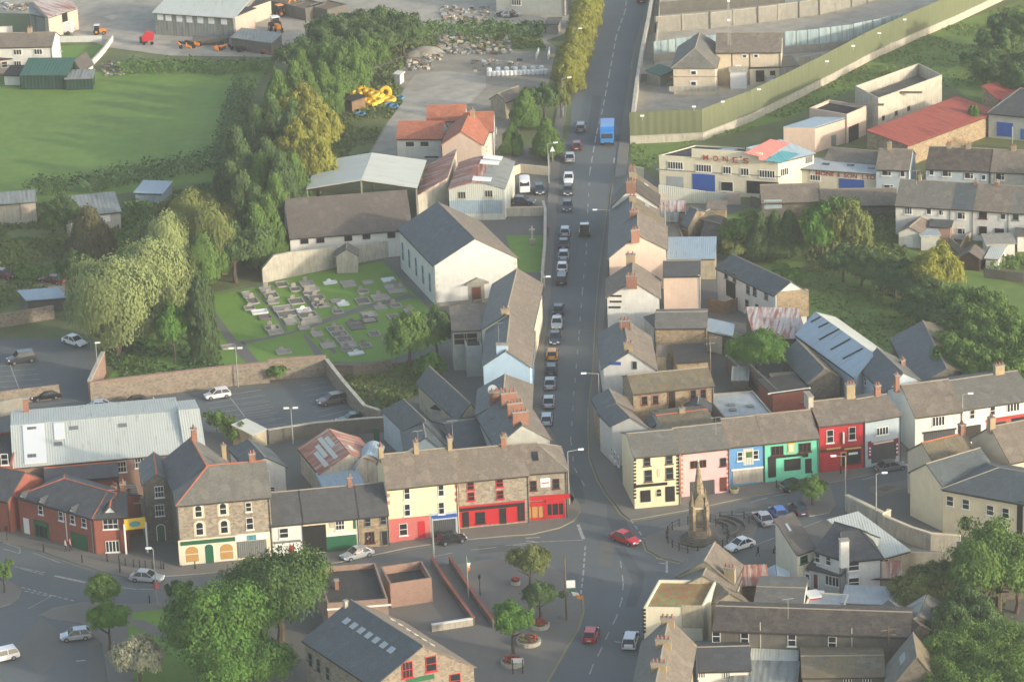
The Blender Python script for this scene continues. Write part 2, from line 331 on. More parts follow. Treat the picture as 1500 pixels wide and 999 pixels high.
def lettering(txt,c,d,n,size,mat,parent,width=None,bold=0,loff=0):
    cu=bpy.data.curves.new('lettering','FONT'); cu.body=txt; cu.size=size*1.35; cu.extrude=.02; cu.align_x='CENTER'; cu.align_y='CENTER'; cu.offset=.02*bold
    if width: cu.space_character=1.0
    tmp=bpy.data.objects.new('tmp',cu); COL.objects.link(tmp); bpy.context.view_layer.update()
    dg=bpy.context.evaluated_depsgraph_get(); me=bpy.data.meshes.new_from_object(tmp.evaluated_get(dg)); wd=max(v.co.x for v in me.vertices)-min(v.co.x for v in me.vertices)
    bpy.data.objects.remove(tmp)
    L=ROOT[parent.as_pointer()]; k=(width/wd) if width else 1
    up=n.cross(d)
    if up.z<0: up=-up
    c=c+n*(.06+loff)
    for v in me.vertices: v.co=c+d*v.co.x*k+up*v.co.y+n*v.co.z-L
    me.materials.clear(); me.materials.append(MATS[mat]); o=bpy.data.objects.new('lettering',me); COL.objects.link(o); o.parent=parent; ROOT[o.as_pointer()]=L
    return o
def roofpatch(root,P0,P1,P2,s_,mat,nm,off=.22):
    n=(P1-P0).cross(P2-P0).normalized()
    if n.z<0:n=-n
    g=MB(); g.prism([hit(p,P0+n*off,n) for p in pp(s_)],n*.04,mat); g.build(nm,root)
def bld(ab,name,label,h,d=None,C=None,D=None,roof='x',R=None,rh=None,wm='render_white',rm='slate_grey',z0=0,cat='house',group=None,parent=None,
        ov=.25,feat=(),ch=(),base=False,rv=.5,hz=None,gut='gutter',ridge=None,wname='wall',rname='roof',posts=False,para=.0,sky=(),hipf=.5,g2=None,ua=0,ub=1,AB=None):
    T=[t for t in ab.split() if len(t)==1][-1]
    zz=z0 if base else h
    a,b=(G(ab,zz)[:2] if AB is None else (AB[0].copy(),AB[1].copy()))
    if ua or ub!=1: a,b=a.lerp(b,ua),a.lerp(b,ub)
    a.z=b.z=0; f=(b-a)
    perp=Vector((-f.y,f.x,0)).normalized()
    if D: q=at(p1(D,T),h); q.z=0; dep=q-a
    elif C: q=at(p1(C,T),h); q.z=0; dep=q-b
    else: dep=perp*d
    Q=lambda u,v,z: Vector((a.x+f.x*u+dep.x*v,a.y+f.y*u+dep.y*v,z))
    wid=f.length; dl=dep.length
    if R:
        pr=p1(R,T)
        if roof in('x','hipx','hipl','hipr'): m0=Q(0,rv,0); n=Vector((-f.y,f.x,0)).normalized()
        else: m0=Q(rv,0,0); n=Vector((-f.y,f.x,0)).normalized()
        if roof in('hipy','hipyf'): m0=Q(rv,hipf*wid/dl,0)
        rh=max(.3,hit(pr,m0,n).z-h)
    if rh is None: rh=(dl if roof in('x','hipx','hipl','hipr') else wid)*.5*.65
    H=h+rh; root=parent; LAST['rh']=rh
    if root is None: root=thing(name,Q(.5,.5,z0),label,cat,group)
    L=ROOT[root.as_pointer()]; wl=MB()
    c00,c10,c11,c01=(0,0),(1,0),(1,1),(0,1)
    def wface(u0,v0,u1,v1,z1,z2,mid=None):
        pts=[Q(u0,v0,z0),Q(u1,v1,z0),Q(u1,v1,z2)]+([mid] if mid else [])+[Q(u0,v0,z1)]; wl.poly(pts,wm)
    shed=roof=='shed'
    hl=h; hb=H if shed else h
    if roof=='x':
        wface(0,0,1,0,h,h); wface(1,0,1,1,h,h,Q(1,rv,H)); wface(1,1,0,1,h,h); wface(0,1,0,0,h,h,Q(0,rv,H))
    elif roof=='y':
        wface(0,0,1,0,h,h,Q(rv,0,H)); wface(1,0,1,1,h,h); wface(1,1,0,1,h,h,Q(rv,1,H)); wface(0,1,0,0,h,h)
    elif roof=='barrel':
        K=10; arc=[(1-i/K, h+rh*math.sin(math.pi*i/K)) for i in range(K+1)]
        wl.poly([Q(0,0,z0),Q(1,0,z0)]+[Q(u,0,z) for u,z in arc],wm); wl.poly([Q(1,1,z0),Q(0,1,z0)]+[Q(u,1,z) for u,z in arc[::-1]],wm)
        wface(1,0,1,1,h,h); wface(0,1,0,0,h,h)
    elif shed:
        wface(0,0,1,0,h,h); wface(1,0,1,1,h,H); wface(1,1,0,1,H,H); wface(0,1,0,0,H,h)
    elif roof=='sx':
        wface(0,0,1,0,h,H); wface(1,0,1,1,H,H); wface(1,1,0,1,H,h); wface(0,1,0,0,h,h)
    else:
        zt=h+(para if roof=='flat' else 0)
        for (u0,v0),(u1,v1) in((c00,c10),(c10,c11),(c11,c01),(c01,c00)): wface(u0,v0,u1,v1,zt,zt)
        if roof=='flat' and para:
            iu=.22/wid; iv=.22/dl
            I=[(iu,iv),(1-iu,iv),(1-iu,1-iv),(iu,1-iv)]; O=[c00,c10,c11,c01]
            for k in range(4):
                j=(k+1)%4; wl.poly([Q(*O[k],zt),Q(*O[j],zt),Q(*I[j],zt),Q(*I[k],zt)],wm); wl.poly([Q(*I[k],zt),Q(*I[j],zt),Q(*I[j],h),Q(*I[k],h)],wm)
    wo=None
    if not posts: wo=wl.build(wname,root,label=None)
    else:
        for u in(0,.5,1):
            for v in(0,.5,1):
                if u==.5 and v==.5: continue
                pm=MB(); e=Q(u,v,0); zt=h+(rh if u==rv and roof=='y' else 0)-.1
                pm.box(e+Zv*(z0+zt)/2,f.normalized()*.12,dep.normalized()*.12,Zv*(zt-z0)/2,'concrete'); pm.build('post',root)
        pm=MB()
        for v in(0,.33,.66,1):
            for (ua_,ub_) in((0,rv),(1,rv)):
                P0=Q(ua_,v,h-.15); P1=Q(ub_,v,H-.15); pm.cyl(P0,P1,.1,.1,'dark_wood',5)
            pm.cyl(Q(0,v,h-.2),Q(1,v,h-.2),.08,.08,'dark_wood',5)
        pm.build('truss',root)
    # roof
    rf=MB(); ou=ov/wid; od=ov/dl; th=.14
    def slab(pts,mat=None):
        n=(pts[1]-pts[0]).cross(pts[2]-pts[0]).normalized()
        if n.z<0: n=-n
        rf.prism([p+n*.02 for p in pts],n*th,mat or rm)
    ve=.12
    if roof=='x':
        gu=ve/wid; sl=rh/(rv*dl); s2=rh/((1-rv)*dl)
        slab([Q(-gu,-od,h-ov*sl),Q(1+gu,-od,h-ov*sl),Q(1+gu,rv,H),Q(-gu,rv,H)]); slab([Q(-gu,rv,H),Q(1+gu,rv,H),Q(1+gu,1+od,h-ov*s2),Q(-gu,1+od,h-ov*s2)])
        rl=[(Q(-gu,rv,H+.16),Q(1+gu,rv,H+.16))]
    elif roof=='y':
        gv=ve/dl; sl=rh/(rv*wid); s2=rh/((1-rv)*wid)
        slab([Q(-ou,-gv,h-ov*sl),Q(rv,-gv,H),Q(rv,1+gv,H),Q(-ou,1+gv,h-ov*sl)]); slab([Q(rv,-gv,H),Q(1+ou,-gv,h-ov*s2),Q(1+ou,1+gv,h-ov*s2),Q(rv,1+gv,H)],g2)  # on slate roofs g2 puts low sun into the right slope's colour
        rl=[(Q(rv,-gv,H+.16),Q(rv,1+gv,H+.16))]
    elif roof in('hipx','hipl','hipr'):
        il=min(.45,(hz if hz is not None else dl*.5)/wid) if roof!='hipr' else 0; ir=min(.45,(hz if hz is not None else dl*.5)/wid) if roof!='hipl' else 0
        e0,e1=-ou,1+ou; zz_=h-ov*rh/(.5*dl); Ra,Rb=Q(il if il else -ou*.5,.5,H),Q(1-ir if ir else 1+ou*.5,.5,H)
        slab([Q(e0,-od,zz_),Q(e1,-od,zz_),Rb,Ra]); slab([Ra,Rb,Q(e1,1+od,zz_),Q(e0,1+od,zz_)])
        if il: slab([Q(e0,-od,zz_),Ra,Q(e0,1+od,zz_)])
        else: wl2=MB(); wl2.poly([Q(0,1,h),Q(0,0,h),Q(0,.5,H)],wm); wl2.build('gable',root)
        if ir: slab([Q(e1,-od,zz_),Q(e1,1+od,zz_),Rb])
        else: wl2=MB(); wl2.poly([Q(1,0,h),Q(1,1,h),Q(1,.5,H)],wm); wl2.build('gable',root)
        rl=[(Ra+Zv*.14,Rb+Zv*.14)]
        if il: rl+=[(Q(e0,-od,zz_+.1),Ra+Zv*.14),(Q(e0,1+od,zz_+.1),Ra+Zv*.14)]
        if ir: rl+=[(Q(e1,-od,zz_+.1),Rb+Zv*.14),(Q(e1,1+od,zz_+.1),Rb+Zv*.14)]
    elif roof in('hipy','hipyf'):
        i0=min(.45,hipf*wid/dl); i1=i0 if roof=='hipy' else 0; zz_=h-ov*rh/(.5*wid)
        Ra,Rb=Q(.5,i0,H),Q(.5,1-i1,H)
        slab([Q(-ou,-od,zz_),Q(1+ou,-od,zz_),Ra]); slab([Q(-ou,-od,zz_),Ra,Rb,Q(-ou,1+od*(i1>0),zz_)]); slab([Q(1+ou,-od,zz_),Q(1+ou,1+od*(i1>0),zz_),Rb,Ra])
        if i1: slab([Q(-ou,1+od,zz_),Rb,Q(1+ou,1+od,zz_)])
        else: wl2=MB(); wl2.poly([Q(1,1,h),Q(0,1,h),Q(.5,1,H)],wm); wl2.build('gable',root)
        rl=[(Ra+Zv*.14,Rb+Zv*.14)]+[(Q(x_,-od,zz_+.1),Ra+Zv*.14) for x_ in(-ou,1+ou)]
    elif shed:
        s_=rh/dl; slab([Q(-ou,-od,h-ov*s_),Q(1+ou,-od,h-ov*s_),Q(1+ou,1+od,H+ov*s_),Q(-ou,1+od,H+ov*s_)]); rl=[]
    elif roof=='sx':
        s_=rh/wid; slab([Q(-ou,-od,h-ov*s_),Q(1+ou,-od,H+ov*s_),Q(1+ou,1+od,H+ov*s_),Q(-ou,1+od,h-ov*s_)]); rl=[]
    elif roof=='barrel':
        K=12; P=[(-ou+(1+2*ou)*i/K,h-.05+rh*math.sin(math.pi*i/K)) for i in range(K+1)]
        for (u0,z1),(u1,z2) in zip(P,P[1:]): slab([Q(u0,-od,z1),Q(u1,-od,z2),Q(u1,1+od,z2),Q(u0,1+od,z1)],g2 if (g2 and u0>.55) else None)
        rl=[]
    else:
        if para: iu=.22/wid; iv=.22/dl; rf.prism([Q(iu,iv,h-.2),Q(1-iu,iv,h-.2),Q(1-iu,1-iv,h-.2),Q(iu,1-iv,h-.2)],Zv*.2,rm)
        else: rf.prism([Q(-ou,-od,h+.01),Q(1+ou,-od,h+.01),Q(1+ou,1+od,h+.01),Q(-ou,1+od,h+.01)],Zv*.16,rm)
        rl=[]
    ro=rf.build(rname,root)
    if ridge is None: ridge='ridge_grey' if 'slate' in (rm if isinstance(rm,str) else '') else ('ridge_orange' if rm=='tile_red' else None)
    if ridge and rl:
        q=MB()
        for A_,B_ in rl: q.cyl(A_,B_,.11,.11,ridge,6)
        q.build('ridge_tiles',ro)
    if gut:
        q=MB(); dn=dep.normalized(); fn=f.normalized()
        if roof in('x','hipx','hipl','hipr') : sl=rh/(rv*dl); q.box(Q(.5,0,h-ov*sl-.02)-dn*(ov+.07),f*.5,dn*.06,Zv*.06,gut)
        if roof in('y','hipy','hipyf'):
            sl=rh/(.5*wid)
            for u,sg in((0,-1),(1,1)): q.box(Q(u,.5,h-ov*sl-.02)+fn*sg*(ov+.07),dep*.5,fn*.06,Zv*.06,gut)
        if roof=='shed': q.box(Q(.5,0,h-.05)-dn*(ov+.07),f*.5,dn*.06,Zv*.06,gut)
        q.build('gutter',root)
        if roof in('x','hipl','hipr','hipx') and h-z0>3.5 and not posts: q=MB(); q.cyl(Q(.985,0,z0)-dn*.08,Q(.985,0,h-.1)-dn*.08,.05,.05,gut,6); q.build('downpipe',root)
    def rz(u,v):
        if roof in('x',): return H-(abs(v-rv)/(rv if v<rv else 1-rv))*rh
        if roof in('hipx','hipl','hipr'): return H-abs(v-.5)*2*rh
        if roof in('y','hipy','hipyf'): return H-(abs(u-rv)/(rv if u<rv else 1-rv))*rh
        if shed: return h+rh*v
        if roof=='sx': return h+rh*u
        if roof=='barrel': return h+rh*math.sin(math.pi*u)
        return h
    for c_ in ch:
        u,v,cw,cd,chh,cm=c_[:6]; npot=c_[6] if len(c_)>6 else 2
        fn=f.normalized(); dn=dep.normalized(); z=rz(u,v); q=MB(); c=Q(u,v,z+chh/2-.4)
        q.box(c,fn*cw/2,dn*cd/2,Zv*(chh/2+.4),cm); top=z+chh
        q.box(Q(u,v,top+.06),fn*(cw/2+.08),dn*(cd/2+.08),Zv*.07,'concrete')
        long_=fn*cw if cw>cd else dn*cd
        for i in range(npot):
            o_=Q(u,v,top+.13)+long_*((i+.5)/npot-.5); q.cyl(o_,o_+Zv*.45,.13,.1,'pot' if len(c_)<8 else c_[7],8)
        q.build('chimney',ro)
    for s_ in sky:   # skylights  (u,v,w,l[,mat])
        u,v,sw,sl_=s_[:4]; z=rz(u,v); du=.02
        tu=(Q(u+.5*sw/wid,v,rz(u+.5*sw/wid,v))-Q(u-.5*sw/wid,v,rz(u-.5*sw/wid,v))); tv=(Q(u,v+.5*sl_/dl,rz(u,v+.5*sl_/dl))-Q(u,v-.5*sl_/dl,rz(u,v-.5*sl_/dl)))
        n=tu.cross(tv).normalized(); q=MB(); c=Q(u,v,z)+n*.2; q.box(c,tu/2,tv/2,n*.05,s_[4] if len(s_)>4 else 'skylight'); q.build('skylight' if len(s_)<6 else s_[5],ro)
    faces={'f':(Q(0,0,0),Q(1,0,0)),'r':(Q(1,0,0),Q(1,1,0)),'l':(Q(0,1,0),Q(0,0,0)),'b':(Q(1,1,0),Q(0,1,0))}
    for ft in feat:
        kind,face,xy,w_,h_=ft[:5]; opt=ft[5] if len(ft)>5 else {}
        for p in (pp(xy,T)): feature(root,*faces[face],kind,p,w_,h_,opt)
    return root,Q
# ---------------------------------------------------------------- ground, roads, pavements
mb=MB()
E_=[Vector((-1200,60,-.02)),Vector((1200,60,-.02)),Vector((1200,2200,-.02)),Vector((-1200,2200,-.02))]
mb.poly(E_,'terrain_green'); struct('ground',mb)
# town hard standing below everything south of the field
ground('town_ground','tarmac_brown','Z -150,560 330,560 560,520 640,420 640,280 800,200 920,230 1000,300 1320,300 1330,470 1650,560 1650,1150 -150,1150',.0)
ground('field','grass_field','Z -260,130 180,104 390,104 345,180 330,262 120,292 -260,310',.004)
ground('far_yard','gravel','Z 120,-60 1000,-60 960,0 800,60 720,105 430,100 400,84 250,82 160,70 100,50 110,22 0,20 0,-60',.004)
ground('scrap_yard_weeds','grass_rough','Z 430,70 620,52 790,52 800,75 600,78 560,95 520,110 470,110',.012)
ground('builders_yard','dirt_yard','Z 590,90 640,62 800,60 815,70 800,140 770,160 740,260 560,240 535,235 560,180 592,130 560,110',.008)
ground('yard_track','gravel','Z 540,230 563,190 594,128 608,110 650,104 712,112 712,128 690,150 650,175 640,230',.012)
ground('rough_grass','grass_rough','Z 480,235 535,235 562,187 590,150 580,120 520,128 490,150',.012)
ground('police_yard','gravel','Z 958,0 1480,-10 1340,55 1160,145 1030,200 924,200 930,140',.008)
ground('upper_compound','gravel','Z 960,-60 1500,-60 1480,0 1240,20 960,60',.012)
ground('verge_grass','grass_meadow','Z 923,205 1030,204 1160,150 1240,108 1380,42 1500,0 1650,40 1650,230 1480,200 1400,130 1280,120 1150,175 1000,215 965,235 925,262',.012)
ground('orchard_grass','grass_meadow','Z 1020,330 1110,300 1320,300 1330,365 1500,420 1650,470 1650,560 1330,540 1190,500 1180,420 1090,380 1000,370',.010)
ground('paddock','grass_meadow','Z 1140,395 1280,380 1420,470 1330,535 1290,505 1190,470',.014)
ground('garden_lawn','grass_lawn','Z 85,68 150,66 140,84 88,86',.012)
ground('cemetery_lawn','grass_lawn','Z 240,450 310,430 385,413 590,378 640,450 660,470 655,500 560,530 480,530 340,545 150,565',.010)
ground('churchyard_path','tarmac_brown','Z 384,414 590,370 640,446 780,440 790,455 655,480 630,455 560,382 505,385 480,392 385,418 300,434',.014)
for i_,s in enumerate(['F 60,420 210,620 250,625 380,790 300,790 150,640 40,440','F 230,615 400,590 540,560 680,520 760,480 860,440 1000,395 1320,310 1400,350 1330,340 1080,400 760,510 560,570 250,640',
  'F 640,560 800,735 730,735 640,590','F 330,290 370,340 440,400 540,550 515,550 420,410 330,310','F 600,240 680,370 765,490 745,495 660,375 590,250','F 700,560 860,690 830,700 690,560']):
    ground('cemetery_path','tarmac_brown',s,.018)
ground('church_side_garden','grass_lawn','Z 740,345 800,345 797,400 760,398',.014)
ground('garden_plot','grass_rough','Z 482,540 640,530 650,560 570,600 540,600',.012)
ground('car_park','asphalt','Z -150,505 20,495 140,500 148,535 135,590 560,552 560,600 556,625 400,660 -150,680',.016)
ground('green_yard','grass_rough','Z -150,300 60,300 180,330 200,380 180,450 100,460 -150,500',.008)
ground('side_yard','concrete','Z 5,412 95,408 95,440 40,444',.012)
ground('plaza','paving','Z 560,1100 560,870 632,826 637,832 740,816 801,824 828,843 849,872 853,899 847,920 828,950 795,1010 760,1100',.10,.1)
# main road and cross streets
ground('main_road','asphalt','Z 868,-60 960,-60 958,0 925,165 915,240 899,240 880,400 864,600 866,680 889,723 911,752 940,775 1000,1020 960,1150 700,1150 801,999 849,905 849,872 828,843 801,824 740,816 637,832 600,838 500,845 333,880 197,896 130,926 120,1150 -200,1150 -200,740 0,788 192,844 333,836 445,828 671,790 770,784 841,763 849,739 830,690 800,617 797,507 811,373 822,290 838,150 866,20',.022)
ground('market_street','asphalt','Z 905,745 1007,746 1270,693 1420,655 1620,600 1620,700 1334,745 1330,790 1240,745 1110,800 1000,860 930,870 880,800',.026)
ground('side_street','tarmac_brown','Z 1240,745 1330,700 1500,660 1650,650 1650,820 1400,812 1300,780',.030)
ground('road_repair','asphalt_new','o 600,235 660,240 700,300 770,380 750,480 720,560 660,560 700,420 650,320',.034)
ground('road_repair','asphalt_new','o 560,0 600,0 660,80 700,170 640,230 590,160 560,80',.034)
KZ=.14
ground('pavement','paving','o -10,175 150,165 300,130 380,90 415,40 405,-10 350,-60 320,40 -10,90',KZ,.14)
ground('pavement','paving','Z 333,838 445,830 498,824 597,803 671,792 739,786 739,763 570,798 445,815 400,800 290,833',KZ-.002,.14)
ground('pavement','paving','Z -20,788 53,805 107,824 160,840 192,846 253,844 333,838 335,815 262,832 200,810 130,800 30,775 -20,765',KZ,.14)
ground('pavement','paving','Z 864,595 863,635 865,672 876,701 889,723 903,740 911,752 924,762 940,760 967,755 1007,748 1100,728 1150,720 1270,697 1350,672 1425,655 1530,625 1520,600 1320,650 1190,680 1000,720 935,742 905,700 885,640 880,560 900,240 898,250',KZ,.14)
ground('pavement','paving','Z 800,617 812,640 830,690 841,730 838,740 826,690 800,640 780,600 779,560 797,430 801,310 808,210 822,125 862,0 872,-40 880,-40 872,0 835,125 822,210 817,293 811,373 805,453 797,507 796,587',KZ,.14)
ground('pavement','paving','c 820,0 690,610 680,800 660,975 600,975 640,700 715,230 790,0',KZ,.14)
ground('monument_island','paving','Z 944,790 953,784 975,776 1007,770 1060,764 1105,752 1110,768 1100,797 1060,815 1030,822 999,824 967,817 948,806',KZ,.14)
ground('traffic_island','paving','l 650,890 665,878 700,868 860,838 865,885 705,925 665,912',KZ,.14)
ground('traffic_island_soil','soil','l 690,895 740,870 800,878 740,905',KZ+.01)
ground('parking_kerb_island','paving','Z 1180,716 1215,710 1224,738 1215,752 1185,757 1172,740',KZ,.14)
ground('island','paving','m -200,370 0,410 60,430 120,470 100,520 60,548 0,565 -200,575',KZ,.14)
ground('park_island','paving','m 225,610 290,575 470,540 740,550 930,535 1250,480 1400,500 1300,1000 600,1000 560,760 480,700 450,650 260,625',KZ,.14)
ground('park_lawn','grass_lawn','m 730,600 930,575 1300,560 1300,1100 760,1100 700,700 720,650',KZ+.02)
ground('park_path','paving','m 700,640 780,635 1000,740 930,760 740,680',KZ+.03)
for i_,s_ in enumerate(['Z 845,560 856,560 852,620 842,618','Z 826,690 850,700 858,735 842,740','Z 880,790 900,795 896,830 876,828','Z 700,800 760,796 762,806 702,811','Z 540,826 590,820 590,828 542,834','Z 400,845 470,836 472,846 402,856','Z 880,330 888,300 884,330 877,360','Z 868,140 882,142 872,200 860,196','Z 1090,742 1140,736 1142,742 1094,749','Z 300,856 350,850 352,856 300,862','Z 60,905 110,940 60,990 20,950']):
    ground('road_repair','asphalt_new' if i_%2 else 'tarmac_brown',s_,.031)
for i_,s_ in enumerate(['Z 857,660','Z 880,850','Z 700,818','Z 480,850','Z 150,870','Z 870,930','Z 852,480','Z 858,390','Z 1050,752','Z 1180,735','Z 300,868','Z 780,860','Z 720,900','Z 820,905','Z 420,600','Z 60,570']):
    b=at(p1(s_)); g=MB(); g.cyl(b+Zv*.03,b+Zv*(.16 if i_ in(11,12,13) else .055),.35,.35,'concrete_dark',10); o=g.build('manhole_cover',None,L=b); o['kind']='structure'
# road markings
mk=MB()
def dash(s,l,g,w_=.12,mat='line_white',z=.042,off=0):
    P=G(s); seg=[]; tot=off
    for a,b in zip(P,P[1:]):
        L=(b-a).length; t=-tot if tot<0 else (l+g-tot%(l+g))%(l+g) if tot%(l+g) else 0
        t=0
        while t<L:
            stripe(mk,[a.lerp(b,t/L),a.lerp(b,min(L,t+l)/L)],w_,z,mat); t+=l+g
dash('Z 921,-30 916,16 903,53 893,107 883,160 873,200 864,253',4,2.2,.22)
dash('Z 864,253 861,307 859,368 853,427 848,493 841,573 836,645 841,685 852,704 863,725',2,4,.14)
dash('Z 909,822 913,854 911,878 903,904 892,926 881,950 868,976 855,1010',2.2,2.2,.16)
dash('o 690,85 765,190',1.2,.9,.2); dash('o 440,230 430,370 415,500',1.2,.7,.22); dash('o 400,110 430,190',9,1,.45)
dash('o 0,225 190,205 430,195',8,1,.14)
dash('m 80,340 250,375',3,.3,.14); dash('m 110,350 240,385',3,.3,.14); dash('m 300,392 470,428',20,1,.45); dash('m 590,448 750,465',20,1,.2); dash('m 760,465 930,465',2,2,.16)
dash('m 120,455 290,500 410,530',.6,.35,.22); dash('m 135,475 280,505',.6,.35,.22); dash('m 280,505 155,572',20,1,.1); dash('m 1080,455 1250,440',3,2,.14)
dash('m 20,210 110,240 110,270 40,250 20,245',20,1,.12); dash('m 180,265 250,290 330,320 ',20,1,.12)
dash('n 1000,285 1100,265',20,1,.14); dash('n 1200,250 1340,235',20,1,.14); dash('n 1430,225 1500,222',20,1,.14)
dash('l 610,835 680,820',20,1,.12); dash('l 0,960 90,935',20,1,.12); dash('l 120,925 200,912',20,1,.12)
for s in ['o 830,295 870,300','o 845,320 880,325','o 888,310 888,375','o 110,185 190,180','o 115,200 185,208','m 420,860 470,855','o 600,750 635,758']: dash(s,20,1,.3)
def line(s,mat,w_=.12,z=.046): stripe(mk,G(s),w_,z,mat)
for k in(0,.0):
    pass
line('o 395,0 410,45 378,92 300,133 150,168 -10,182','line_yellow',.22); 
line('Z 872,467 868,547 862,595 861,635 863,672 874,703 887,725 901,742 909,754 923,764 941,762 967,757 1007,750 1100,730','line_yellow',.2)
line('o 425,500 432,590 405,680 335,795 232,978','line_yellow',.25)
line('o 840,155 790,172 757,205 770,252 850,300 960,325','line_yellow',.25); line('Z 899,240 889,307 883,352 876,413 872,467','line_yellow',.12)
line('Z 0,792 53,807 107,827 160,843 192,849 253,847 333,841 445,833 498,827 597,806 671,795','line_yellow',.1)
line('m -30,408 60,436 112,472 92,522 0,560','line_yellow',.25); line('m 215,610 290,570 470,536','line_yellow',.2)
line('c 715,235 690,380','line_white',.14); line('c 600,870 590,960','line_white',.3)
line('Z 1205,762 1102,800','line_white',.14); line('Z 1007,768 1110,748','line_white',.14)
line('l 650,890 665,876 700,866 860,836','line_yellow',.2); line('l 650,895 700,928 865,888','line_yellow',.2)
# car park bays
for a,b in [((0,262),(60,255)),((0,225),(0,225))]: pass
for i in range(9):
    y0=205+i*28; line('i %d,%d %d,%d'%(-40,y0+10+i*1,190+i*11,y0-5),'line_white',.1)
line('i 55,205 140,430','line_white',.16); line('i 140,425 430,405','line_white',.1); line('i 0,380 30,378 40,435','line_white',.1)
for i in range(7):
    y0=370+i*28; line('i %d,%d %d,%d'%(1130+i*8,y0+20,1430+i*14,y0-28),'line_white',.1)
line('i 1265,385 1345,490','line_white',.16)
for i in range(9):
    line('j %d,%d %d,%d'%(262+i*17,318+i*29,405+i*20,298+i*26),'line_white',.1)
for i in range(7):
    line('j %d,%d %d,%d'%(-60,360+i*33,50+i*22,342+i*31),'line_white',.1)
line('j 90,568 200,556','line_white',.1)
struct('road_marking',mk)
M('window_blue','#4a6a7c','flat',rough=.2)
# ================================================================ buildings, front left block
TERR='houses of the town terraces'
W=lambda s,w_=1.0,h=1.5,f='f',**o: ('win',f,s,w_,h,o)
D_=lambda s,w_=1.1,h=2.2,f='f',**o: ('door',f,s,w_,h,o)
Pn=lambda s,w_,h,m,name='panel',f='f',**o: ('panel',f,s,w_,h,dict(m=m,name=name,**o))
root,Q=bld('m 97,-45 512,75','brick_building','red brick shops with orange ridge tiles and green garage door at the street bend',5.2,d=9,roof='hipl',R='i 235,800',wm='brick_red',rm='slate_dark',ridge='ridge_orange',
  feat=[D_('148,118',1.0,2.3,m='white_paint'),W('225,28',.8,1.3),W('337,62',.8,1.3),W('400,80',.8,1.3),W('463,98',.8,1.3),('shop','f','232,145',2.6,2.9,dict(m='green_paint',bars=2)),('shop','f','440,215',2.8,2.9,dict(m='green_paint',gm='green_paint',bars=0)),
   Pn('510,180',.25,5,'concrete','pilaster'),Pn('365,120',.15,4.2,'white_paint','pilaster')],ch=[(.93,.6,.8,.5,.9,'brick_chimney',3)]); Q0=Q; root0=root
bld('m 515,75 692,65','brick_wing','',5.2,d=9,roof='hipl',R='i 600,898',wm='brick_red',rm='slate_dark',ridge='ridge_orange',parent=root,wname='wing_wall',rname='wing_roof',
  feat=[W('607,106',2.0,1.4,st='six',fm='white_paint'),W('618,228',1.8,1.6,st='bars')],ch=[(.9,.5,.7,.9,1.0,'brick_chimney',3)])
g=MB(); P=[hit(p,*(lambda a,b:(a,Vector(((b-a).y,-(b-a).x,0)).normalized()))(Q(0,0,0),Q(1,0,0))) for p in pp('m 560,65 655,60 602,15')]
bld('i 250,850 650,815','brick_wing','',4.9,d=6,roof='x',R='i 440,760',wm='brick_red',rm='slate_dark',ridge='ridge_orange',parent=root,wname='rear_wall',rname='rear_roof')
for k_,(px_,py_) in enumerate([(122,-55),(228,-12),(397,38)]):
    p_=p1('m %d,%d'%(px_,py_)); a_=Q0(0,0,0); b2=Q0(1,0,0); d_=(b2-a_).normalized(); n_=Vector((d_.y,-d_.x,0)); c_=hit(p_,a_,n_); c_.z=5.0
    g=MB(); g.prism([c_-d_*.75,c_+d_*.75,c_+Zv*.8],n_*.12,'white_paint'); g.build('gablet',root0)
    for sg in(-1,1): g=MB(); g.prism([c_+d_*sg*.95-Zv*.1+n_*.25,c_+Zv*.92+n_*.25,c_+Zv*.92-n_*1.4,c_+d_*sg*.95-Zv*.1-n_*.1],Zv*.08,'slate_dark'); g.build('gablet_roof',root0)
# porch gable over the wing window
bld('m 562,62 652,58','gable','',5.2,d=3,roof='y',rh=1.2,z0=5.0,wm='white_paint',rm='slate_dark',ridge='ridge_orange',parent=root,wname='gable',rname='gable_roof',gut=None)
r2,_=bld('m -200,-70 45,-20','brick_house','red brick house cut off by the left edge beside the brick shop building',4.8,d=8,roof='x',wm='brick_red',rm='slate_dark',ridge='ridge_orange')
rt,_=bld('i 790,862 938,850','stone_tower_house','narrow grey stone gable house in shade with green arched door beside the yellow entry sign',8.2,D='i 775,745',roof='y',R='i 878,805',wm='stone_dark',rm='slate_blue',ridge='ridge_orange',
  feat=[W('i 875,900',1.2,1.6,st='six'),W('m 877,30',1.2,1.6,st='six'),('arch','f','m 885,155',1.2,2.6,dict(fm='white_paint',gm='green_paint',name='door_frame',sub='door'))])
g=MB(); a,b=G('m 695,275 812,262'); n=Vector(((b-a).y,-(b-a).x,0)).normalized(); t=thing('entry_sign',(a+b)/2,'yellow sign with a blue oval over the dark entry beside the brick shop building','sign')
g.box((a+b)/2+Zv*4.3,(b-a)/2,n*.1,Zv*.75,'yellow_paint'); g.build('board',t)
g=MB(); dd=(b-a).normalized(); cc=(a+b)/2+Zv*4.3+n*.12
g.prism([cc+dd*.75*math.cos(x*math.pi/8)+Zv*.42*math.sin(x*math.pi/8) for x in range(16)],n*.03,'tin_teal'); g.build('emblem',t)
for e in(a,b): g=MB(); g.box(e+Zv*2.2,dd*.12,n*.12,Zv*2.2,'white_paint'); g.build('post',t)
sl=MB()
t=thing('slatted_canopy',at(p1('i 720,920'),4),'open slatted canopy over the passage between the brick shop and the stone tower house','canopy')
